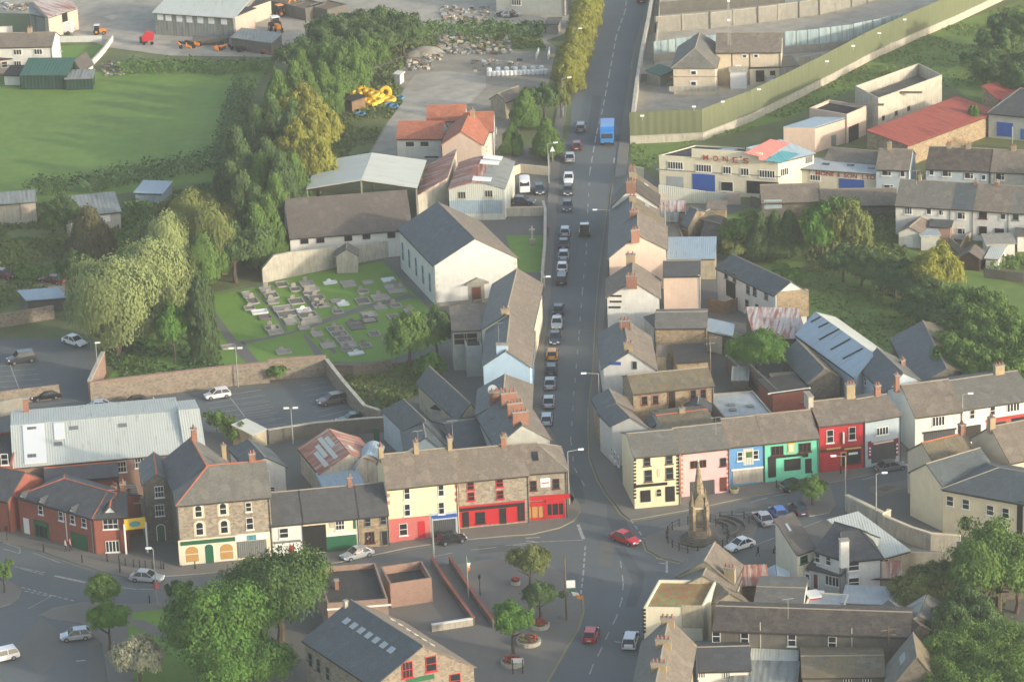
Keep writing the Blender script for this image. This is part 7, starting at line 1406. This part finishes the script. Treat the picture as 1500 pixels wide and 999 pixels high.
car('saloon','g 95,222','g 150,225','darkgrey','dark green saloon behind the yard wall by the barrel shed',name='saloon_car'); car('hatch','g 188,160','g 195,190','navy','navy hatchback beside the white van in the yard',name='hatchback_car')
car('saloon','e 290,655','e 210,645','maroon','maroon saloon in the concrete side yard',name='saloon_car'); car('saloon','e 20,625','e 60,630','maroon','second maroon car at the left edge of the side yard',name='saloon_car')
car('saloon','b 1395,92','b 1340,85','darkgrey','dark car beside the top house',name='saloon_car'); car('hatch','c 750,12','c 755,-30','maroon','dark red car at the very top of the main road',name='hatchback_car'); car('hatch','c 30,95','c 80,90','silver','silver car below the top house',name='hatchback_car')
car('suv','B 690,548','B 740,552','darkgrey','dark car in front of the showroom',name='estate_car')
# vans, truck, pickup
def van(s,to,col,label,L=4.8,Wd=1.9,H=2.1,name='panel_van',cat='van',cab=1.3,boxc=None):
    a=at(p1(s)); b=at(p1(to)); rz=math.atan2(b.y-a.y,b.x-a.x); t=thing(name,(a.x,a.y,.03),label,cat,None,rz); R=Matrix.Rotation(rz,4,'Z'); base=Vector((a.x,a.y,.03))
    def put(mb,nm,par=None,sm=False):
        mb.v=[base+R.to_3x3()@v for v in mb.v]
        me=bpy.data.meshes.new(nm); me.from_pydata([tuple(R.to_3x3().transposed()@(v-base)) for v in mb.v],[],mb.f)
        for m_ in mb.mats: me.materials.append(m_)
        me.polygons.foreach_set('material_index',mb.m); o=bpy.data.objects.new(nm,me); COL.objects.link(o); o.parent=par or t; return o
    x0,x1=-L/2,L/2; hw=Wd/2; pm='paint_'+col
    if name=='panel_van':
        put(loft([(x0,hw*.93,.35,H-.1),(x0+.15,hw,.3,H),(x1-1.7,hw,.3,H),(x1-1.3,hw,.3,H-.15),(x1-.75,hw*.97,.3,1.25),(x1-.1,hw*.9,.32,.95),(x1,hw*.8,.4,.8)],MATS[pm]),'body')
        mb=MB(); mb.prism([Vector((x1-1.32,-hw*.86,H-.22)),Vector((x1-.78,-hw*.9,1.27)),Vector((x1-.78,hw*.9,1.27)),Vector((x1-1.32,hw*.86,H-.22))],Vector((.06,0,.04)),'glass'); put(mb,'windscreen')
        for sy in(-1,1): mb=MB(); mb.prism([Vector((x1-1.9,sy*hw,1.25)),Vector((x1-1.05,sy*hw,1.25)),Vector((x1-1.4,sy*hw,H-.3)),Vector((x1-1.9,sy*hw,H-.3))],Vector((0,sy*.02,0)),'glass'); put(mb,'side_window')
    elif name=='box_truck':
        mb=MB(); mb.prism([Vector((x1-1.8,-hw,.5)),Vector((x1,-hw,.5)),Vector((x1,-hw,1.5)),Vector((x1-.25,-hw,2.5)),Vector((x1-1.8,-hw,2.55))],Vector((0,Wd,0)),pm); put(mb,'cab')
        mb=MB(); mb.prism([Vector((x1+.0,-hw*.88,1.55)),Vector((x1+.0,hw*.88,1.55)),Vector((x1-.22,hw*.85,2.38)),Vector((x1-.22,-hw*.85,2.38))],Vector((.04,0,.01)),'glass'); put(mb,'windscreen')
        mb=MB(); mb.box((x0+(L-2.0)/2,0,.65+(H-.65)/2),((L-2.0)/2,0,0),(0,hw+.06,0),(0,0,(H-.65)/2),pm); bx=put(mb,'cargo_box')
        mb=MB(); mb.box((x0+(L-2.0)/2,0,H+.02),((L-2.0)/2-.1,0,0),(0,hw-.05,0),(0,0,.04),pm); put(mb,'roof_panel',bx)
        mb=MB(); mb.box((0,0,.55),(L/2-.1,0,0),(0,hw*.7,0),(0,0,.1),'black_paint'); put(mb,'chassis'); mb=MB(); mb.box((x1+.02,0,.65),(.06,0,0),(0,hw,0),(0,0,.15),'black_paint'); put(mb,'bumper')
    else:
        put(loft([(x0,hw*.93,.4,1.05),(x0+.15,hw,.35,1.1),(x1-1.3,hw,.35,1.1),(x1-.1,hw*.9,.38,.95),(x1,hw*.8,.45,.8)],MATS['paint_black']),'body')
        mb=MB(); B=[Vector((-.5,-hw*.92,1.08)),Vector((x1-1.0,-hw*.92,1.08)),Vector((x1-1.0,hw*.92,1.08)),Vector((-.5,hw*.92,1.08))]; T=[Vector((-.4,-hw*.78,1.68)),Vector((.7,-hw*.78,1.68)),Vector((.7,hw*.78,1.68)),Vector((-.4,hw*.78,1.68))]
        for i in range(4): j=(i+1)%4; mb.poly([B[i],B[j],T[j],T[i]],'glass')
        put(mb,'windows'); mb=MB(); mb.prism(T,Zv*.08,pm); put(mb,'roof'); mb=MB(); mb.box((x1-.75,0,1.07),(.55,0,0),(0,hw*.85,0),(0,0,.05),pm); put(mb,'bonnet')
        mb=MB(); mb.box((x0+1.0,0,1.12),(.85,0,0),(0,hw*.82,0),(0,0,.02),'dark_open'); put(mb,'load_bed')
    for sx in(-.30,.32):
        for sy in(-1,1):
            r=.34 if L<6 else .45; c=Vector((sx*L,sy*(hw-.1),r)); mb=MB(); mb.cyl(c-Vector((0,.13,0)),c+Vector((0,.13,0)),r,r,'tyre',14); o=put(mb,'wheel'); mb=MB(); mb.cyl(c+Vector((0,sy*.12,0)),c+Vector((0,sy*.15,0)),r*.6,r*.6,'rim',10); put(mb,'rim',o)
    for sy in(-1,1):
        mb=MB(); mb.box((x1-.03,sy*hw*.7,.75),(.06,0,0),(0,.14,0),(0,0,.09),'headlight'); put(mb,'headlight'); mb=MB(); mb.box((x0,sy*hw*.88,.85),(.03,0,0),(0,.07,0),(0,0,.15),'taillight'); put(mb,'taillight')
van('c 563,775','c 555,880','truck','blue box truck coming down the main road',L=7.6,Wd=2.35,H=3.1,name='box_truck',cat='truck'); van('g 437,385','g 440,300','white','black pickup with pale cab roof driving up the main road',L=5.0,Wd=1.85,name='pickup_truck',cat='pickup')
van('g 108,148','g 110,190','white','white van in the yard beside the barrel roofed shed'); van('a 345,185','a 285,185','white','white van behind the white garden wall',L=4.6)
# motorbike
b=at(p1('p 135,255')); t=thing('motorcycle',b,'motorcycle parked beside the brown tiled house','motorcycle'); d=Vector((.35,.93,0)); s_=Vector((.93,-.35,0))
for k in(-.7,.7): g=MB(); g.cyl(b+d*k+Zv*.32-s_*.06,b+d*k+Zv*.32+s_*.06,.32,.32,'tyre',14); w_=g.build('wheel',t); g=MB(); g.cyl(b+d*k+Zv*.32-s_*.07,b+d*k+Zv*.32+s_*.07,.16,.16,'rim',8); g.build('rim',w_)
g=MB(); g.prism([b+d*-.75+Zv*.75,b+d*-.1+Zv*.8,b+d*.3+Zv*1.0,b+d*.55+Zv*.9,b+d*.2+Zv*.35,b+d*-.4+Zv*.35],s_*.3,'tin_teal'); g.build('body',t); g=MB(); g.box(b+d*-.35+Zv*.86+s_*.15,d*.4,s_*.13,Zv*.06,'black_paint'); g.build('saddle',t); g=MB(); g.cyl(b+d*.45+Zv*1.1-s_*.25,b+d*.45+Zv*1.1+s_*.5,.03,.03,'steel',6); g.build('handlebar',t)
# farm machines
def tractor(s,rz,c1,label,bucket=False,sc_=1.0):
    b=at(p1(s)); t=thing('tractor' if not bucket else 'excavator',b,label,'tractor' if not bucket else 'excavator'); X=Vector((math.cos(rz),math.sin(rz),0))*sc_; Y=Vector((-math.sin(rz),math.cos(rz),0))*sc_; Z=Zv*sc_
    g=MB(); g.box(b+X*.9+Z*1.1,X*.9,Y*.35,Z*.35,c1); g.build('bonnet',t); g=MB(); g.box(b-X*.5+Z*1.7,X*.6,Y*.6,Z*.7,'glass'); g.build('cab',t); g=MB(); g.box(b-X*.5+Z*2.5,X*.7,Y*.7,Z*.08,'white_plastic' if not bucket else c1); g.build('roof',t)
    for sy in(-1,1):
        g=MB(); g.cyl(b-X*.6+Y*sy*.65+Z*.8,b-X*.6+Y*sy*1.0+Z*.8,.8*sc_,.8*sc_,'tyre',14); w_=g.build('wheel',t); g=MB(); g.cyl(b-X*.6+Y*sy*.63+Z*.8,b-X*.6+Y*sy*1.03+Z*.8,.35*sc_,.35*sc_,c1,10); g.build('rim',w_)
        g=MB(); g.cyl(b+X*1.3+Y*sy*.5+Z*.45,b+X*1.3+Y*sy*.75+Z*.45,.45*sc_,.45*sc_,'tyre',12); w_=g.build('wheel',t); g=MB(); g.cyl(b+X*1.3+Y*sy*.48+Z*.45,b+X*1.3+Y*sy*.78+Z*.45,.2*sc_,.2*sc_,c1,10); g.build('rim',w_)
    if bucket:
        g=MB(); g.cyl(b+X*1+Z*1.4,b+X*2.6+Z*3.4,.22,.18,c1,6); g.cyl(b+X*2.6+Z*3.4,b+X*4.4+Z*1.6,.18,.14,c1,6); g.build('boom',t); g=MB(); g.prism([b+X*4.1+Z*1.7-Y*.5,b+X*4.9+Z*1.5-Y*.5,b+X*4.7+Z*.7-Y*.5,b+X*4.0+Z*.9-Y*.5],Y*1.0,c1); g.build('bucket',t)
tractor('b 160,90',.6,'orange_plastic','orange excavator with raised boom in front of the concrete bays',True); tractor('b 130,175',-1.2,'orange_plastic','white roofed tractor facing the tree belt below the excavator',sc_=1.2); tractor('a 1150,195',.2,'blue_plastic','blue tractor with red attachment beside the dark trailer')
tractor('a 545,190',0,'orange_plastic','small orange tractor beside the white van in the top left yard',sc_=.8)
b=at(p1('a 815,245')); t=thing('feed_hopper',b,'bright red hopper machine at the hedge of the top left yard','machine'); g=MB(); g.prism([b+Vector((-1.1,-.6,.7)),b+Vector((1.1,-.6,.9)),b+Vector((1.3,-.6,2.4)),b+Vector((-.3,-.6,2.7)),b+Vector((-1.2,-.6,1.6))],(0,1.4,0),'red_paint'); g.build('hopper',t); g=MB(); g.box(b+Vector((-.9,0,1.0)),(.8,0,0),(0,.5,0),(0,0,.6),'black_paint'); g.build('drum',t)
for sx in(-.8,.8): g=MB(); g.cyl(b+Vector((sx,-.7,.35)),b+Vector((sx,-.5,.35)),.35,.35,'tyre',12); g.build('wheel',t)
b=at(p1('a 1160,245')); t=thing('flat_trailer',b,'dark flat trailer in front of the large warehouse','trailer'); g=MB(); g.box(b+Zv*1.0,(3.6,0,0),(0,1.1,0),(0,0,.5),'concrete_dark'); g.build('body',t)
for sx in(-2.2,2.2): g=MB(); g.cyl(b+Vector((sx,-1.2,.5)),b+Vector((sx,-1,.5)),.5,.5,'tyre',12); g.build('wheel',t)
rng=random.Random(5)
for k,(s_,cm,lb) in enumerate([('a 1030,265','orange_plastic','yellow and orange scrap machine at the hedge near the dark trailer'),('a 1240,275','orange_plastic','left heap of rusty orange farm machinery beside the low grey shed'),('a 1350,285','terracotta','middle heap of rusty orange farm machinery beside the low grey shed'),('a 1480,295','terracotta','right heap of rusty machinery at the edge of the tree belt'),('b 320,95','red_paint','small red machine below the concrete bays'),('a 375,115','terracotta','rusty red machine parked in front of the derelict barn')]):
    b=at(p1(s_)); t=thing('farm_implement',b,lb,'machinery')
    for i in range(7):
        c=b+Vector((rng.uniform(-1.8,1.8),rng.uniform(-1,1),rng.uniform(.4,1.1))); g=MB(); a_=rng.random()*3; g.box(c,(math.cos(a_)*rng.uniform(.3,1.1),math.sin(a_)*.5,0.2),(-.12*math.sin(a_),.2*math.cos(a_),0),(0,0,rng.uniform(.1,.35)),cm if i%3 else 'black_paint'); g.build('frame_member',t)
    for i in(-1,1): g=MB(); g.cyl(b+Vector((i*1.3,-.6,.4)),b+Vector((i*1.3,-.4,.4)),.4,.4,'tyre',10); g.build('wheel',t)
# yellow pipe coils and blue coils
def coil(s,cm,label,group,r=.85,z=.3,up_=False,tube=.42):
    b=at(p1(s),z); o=MB(); n1=16; n2=6; c=b.copy(); ax=(Vector((1,0,0)),Vector((0,.25,.97))) if up_ else (Vector((1,0,0.1)),Vector((0,1,.15)))
    pts=[]
    for i in range(n1):
        a=2*math.pi*i/n1; e=ax[0]*math.cos(a)+ax[1]*math.sin(a); nn=ax[0].cross(ax[1]).normalized(); pts.append([c+e*r+(e*math.cos(t_)+nn*math.sin(t_)*1.5)*tube for t_ in [2*math.pi*k/n2 for k in range(n2)]])
    for i in range(n1):
        for k in range(n2): o.poly([pts[i][k],pts[(i+1)%n1][k],pts[(i+1)%n1][(k+1)%n2],pts[i][(k+1)%n2]],cm)
    ob=o.build('pipe_coil',None,L=Vector((b.x,b.y,0))); tag(ob,label,'pipe coil',group)
for s_,z_,u_ in[('b 565,565',.4,0),('b 580,540',.4,0),('b 600,555',.5,0),('b 625,565',.4,0),('b 655,572',.4,0),('b 680,560',.5,0),('b 705,548',.4,0),('b 570,520',1.1,0),('b 605,505',.9,1),('b 640,512',1.1,0),('b 668,525',1.2,0),('b 690,530',1.0,0),('b 730,508',1.2,1),('b 755,552',.3,0),('b 620,530',.5,0)]:
    coil(s_,'yellow_plastic','large yellow plastic pipe coil in the pile beside the builders yard','yellow pipe coils',z=z_,up_=bool(u_))
for s_ in['b 745,580','b 775,585','b 805,540','b 592,628']: coil(s_,'blue_plastic','blue plastic pipe coil lying beside the yellow pile','blue pipe coils',r=.8,z=.25,tube=.16)
# white builders bags
for i in range(14):
    s_='b %d,%d'%(1300+i*24,420-i*.9); b=at(p1(s_)); g=MB(); 
    z=[0,.15,.8,.95]; r=[.42,.52,.5,.38]
    for k in range(3): g.cyl(b+Zv*z[k],b+Zv*z[k+1],r[k],r[k+1],'white_plastic',8,caps=(k!=1))
    o=g.build('bulk_bag',None,L=b); tag(o,'white bulk bag in the straight row below the rubble','bag','row of white bulk bags')
    if i%2==0:
        b=at(p1('b %d,%d'%(1300+i*24,400-i*.9))); g=MB()
        for k in range(3): g.cyl(b+Zv*z[k],b+Zv*z[k+1],r[k],r[k+1],'white_plastic',8,caps=(k!=1))
        o=g.build('bulk_bag',None,L=b); tag(o,'white bulk bag in the straight row below the rubble','bag','row of white bulk bags')
# rubble
def rubble(s,n,label,seed,sx=1):
    P=[p for p in pp(s)]; rng=random.Random(seed); mb=MB(); x0=min(p[0] for p in P); x1=max(p[0] for p in P); y0=min(p[1] for p in P); y1=max(p[1] for p in P)
    for i in range(n):
        b=at((rng.uniform(x0,x1),rng.uniform(y0,y1))); r=rng.uniform(.12,.55)*sx; a=rng.random()*3; mb.box(b+Zv*r*.4,(r*math.cos(a),r*math.sin(a),rng.uniform(-.1,.1)),(-r*.6*math.sin(a),r*.6*math.cos(a),0),(0,rng.uniform(-.1,.1),r*rng.uniform(.2,.6)),rng.choice(['concrete_light','concrete','concrete_dark','brick_pink','wood','concrete','stone_trim','felt_pale']))
    o=mb.build('rubble'); o['kind']='stuff'; o['label']=label; o['category']='rubble'
rubble('a 560,340 690,420',60,'loose stones at the corner of the field',8,.7)
rubble('b 1020,205 1420,300',300,'bank of mixed building rubble at the top of the builders yard',1,1.1); rubble('b 850,330 990,390',60,'rubble heap at the left of the builders yard',2); rubble('b 1030,40 1300,120',160,'stone and sheet rubble in the yard beside the top house',3,.9); rubble('b 1210,330 1480,400',50,'loose blocks around the row of white bags',4,.9); rubble('a 20,20 200,60',90,'stony bank at the top left corner',5); rubble('b 940,290 1040,330',70,'loose stones on the gravel heaps',9,.7)
def heap(s,r,h_,mat,label):
    b=at(p1(s)); mb=MB(); n=18; rings=[]
    for k in range(6):
        f_=k/5; rings.append([b+Vector((r*(1-f_)*math.cos(a)*(1+.15*noise.noise(Vector((math.cos(a)*2,math.sin(a)*2,f_*3+b.x)))),r*.8*(1-f_)*math.sin(a),h_*math.sin(f_*1.57)+.1*noise.noise(Vector((a,f_*4,b.y))))) for a in [6.283*i/n for i in range(n)]])
    for A,B in zip(rings,rings[1:]):
        for i in range(n): j=(i+1)%n; mb.poly([A[i],A[j],B[j],B[i]],mat)
    o=mb.build('gravel_heap',None,L=b); tag(o,label,'heap')
heap('b 950,290',4.2,1.2,'gravel','large grey gravel heap at the left of the rubble bank'); heap('b 905,300',2.8,.8,'gravel','smaller gravel heap joined to the large one')
g=ground('puddle','concrete_light','a 570,95 620,82 665,95 620,112',.03)
for i,s_ in enumerate(['c 170,330 185,290','c 235,330 245,285']):
    a,b=G(s_); g=MB(); g.box((a+b)/2+Zv*.5,(b-a)/2,Vector((.1,0,0)),Zv*.5,'white_plastic'); o=g.build('gate_post',None,L=(a+b)/2); tag(o,['left','right'][i]+' white gate side below the concrete store','gate')
# ================================================================ people
M('skin','#b98a70','flat'); M('hair','#2e231b','flat'); M('cloth_dark','#23262c','flat'); M('cloth_white','#cfcfca','flat'); M('cloth_red','#9c2f2f','flat'); M('cloth_blue','#2f4468','flat'); M('cloth_pink','#c08a8a','flat')
def person(s,rz,top,legs,label,phase=.35,z=.14,hair='hair'):
    b=at(p1(s)); b.z=z; t=thing('person',b,label,'person',None,rz)
    V=[(0,0,.95),(0,0,1.18),(0,0,1.42),(0,0,1.52),(0,0,1.66),(0,0,1.76)]; r=[.15,.14,.16,.055,.1,.07]; E=[(0,1),(1,2),(2,3),(3,4),(4,5)]
    for sg in(-1,1):
        k=len(V); st=phase*sg
        V+=[(0,.09*sg,.9),(.18*st+.05,.1*sg,.5),(.5*st-.02,.1*sg,.09),(.5*st+.16,.1*sg,.04)]; r+=[.1,.068,.045,.04]; E+=[(0,k),(k,k+1),(k+1,k+2),(k+2,k+3)]
        k=len(V); V+=[(0,.2*sg,1.4),(-.14*st,.25*sg,1.13),(-.3*st+.06,.24*sg,.9),(-.33*st+.09,.235*sg,.81)]; r+=[.06,.045,.033,.03]; E+=[(2,k),(k,k+1),(k+1,k+2),(k+2,k+3)]
    me=bpy.data.meshes.new('body'); me.from_pydata(V,E,[]); o=bpy.data.objects.new('body',me); COL.objects.link(o)
    m_=o.modifiers.new('s','SKIN'); me.skin_vertices[0].data[0].use_root=True
    for i,q in enumerate(r): me.skin_vertices[0].data[i].radius=(q,q)
    m2=o.modifiers.new('u','SUBSURF'); m2.levels=1; bpy.context.view_layer.update(); dg=bpy.context.evaluated_depsgraph_get(); m3=bpy.data.meshes.new_from_object(o.evaluated_get(dg)); m3.name='body'
    bpy.data.objects.remove(o); o=bpy.data.objects.new('body',m3); COL.objects.link(o); o.parent=t; m3.materials.clear()
    for q in('skin',top,legs,'hair','cloth_dark'): m3.materials.append(MATS[q])
    for p in m3.polygons:
        c=p.center; p.use_smooth=True; p.material_index=3 if (c.z>1.68 or (c.z>1.58 and c.x<-.03)) else 0 if c.z>1.47 or (abs(c.y)>.19 and c.z<.9) else 1 if c.z>.92 or abs(c.y)>.19 else 4 if c.z<.08 else 2
person('m 362,262',0.3,'cloth_white','cloth_dark','person in a white top walking on the pavement outside the green garage door'); person('m 388,258',0.1,'cloth_pink','cloth_dark','person in a pink top beside the person in white')
person('g 235,400',1.5,'cloth_red','cloth_blue','person in a red top on the pavement by the churchyard wall'); person('p 40,290',2.5,'cloth_dark','cloth_dark','dark dressed person beside the motorcycle')
# bench and small things
t_=at(p1('H 85,655')); t=thing('stone_planter',t_,'squat pale tub on the pavement in front of the blue shop','planter'); g=MB(); g.cyl(t_+Zv*.14,t_+Zv*.75,.55,.7,'stone_trim',10); g.build('tub',t); g=MB(); g.cyl(t_+Zv*.75,t_+Zv*.85,.6,.4,'leaf_mid',10); g.build('plants',t)
hb=[('n 1180,40',1),('n 1250,20',2),('n 1365,10',3),('k 20,920',4)]
for s_,k in hb:
    root_=[o for o in bpy.data.objects if o.name.startswith('stone_pub')][0]
# haze
hz=MB(); A_=[Vector((-1250,-20,-1)),Vector((1250,-20,-1)),Vector((1250,2250,-1)),Vector((-1250,2250,-1))]; hz.prism(A_,Vector((0,0,190)),'glass'); ho=hz.build('haze'); ho['kind']='stuff'
hm=bpy.data.materials.new('haze'); hm.use_nodes=True; nt_=hm.node_tree; nt_.nodes.clear(); ou=nt_.nodes.new('ShaderNodeOutputMaterial'); pv=nt_.nodes.new('ShaderNodeVolumePrincipled')
pv.inputs['Color'].default_value=(.86,.91,.91,1); pv.inputs['Density'].default_value=.00017; pv.inputs['Anisotropy'].default_value=.2; nt_.links.new(pv.outputs[0],ou.inputs['Volume']); ho.data.materials.clear(); ho.data.materials.append(hm)
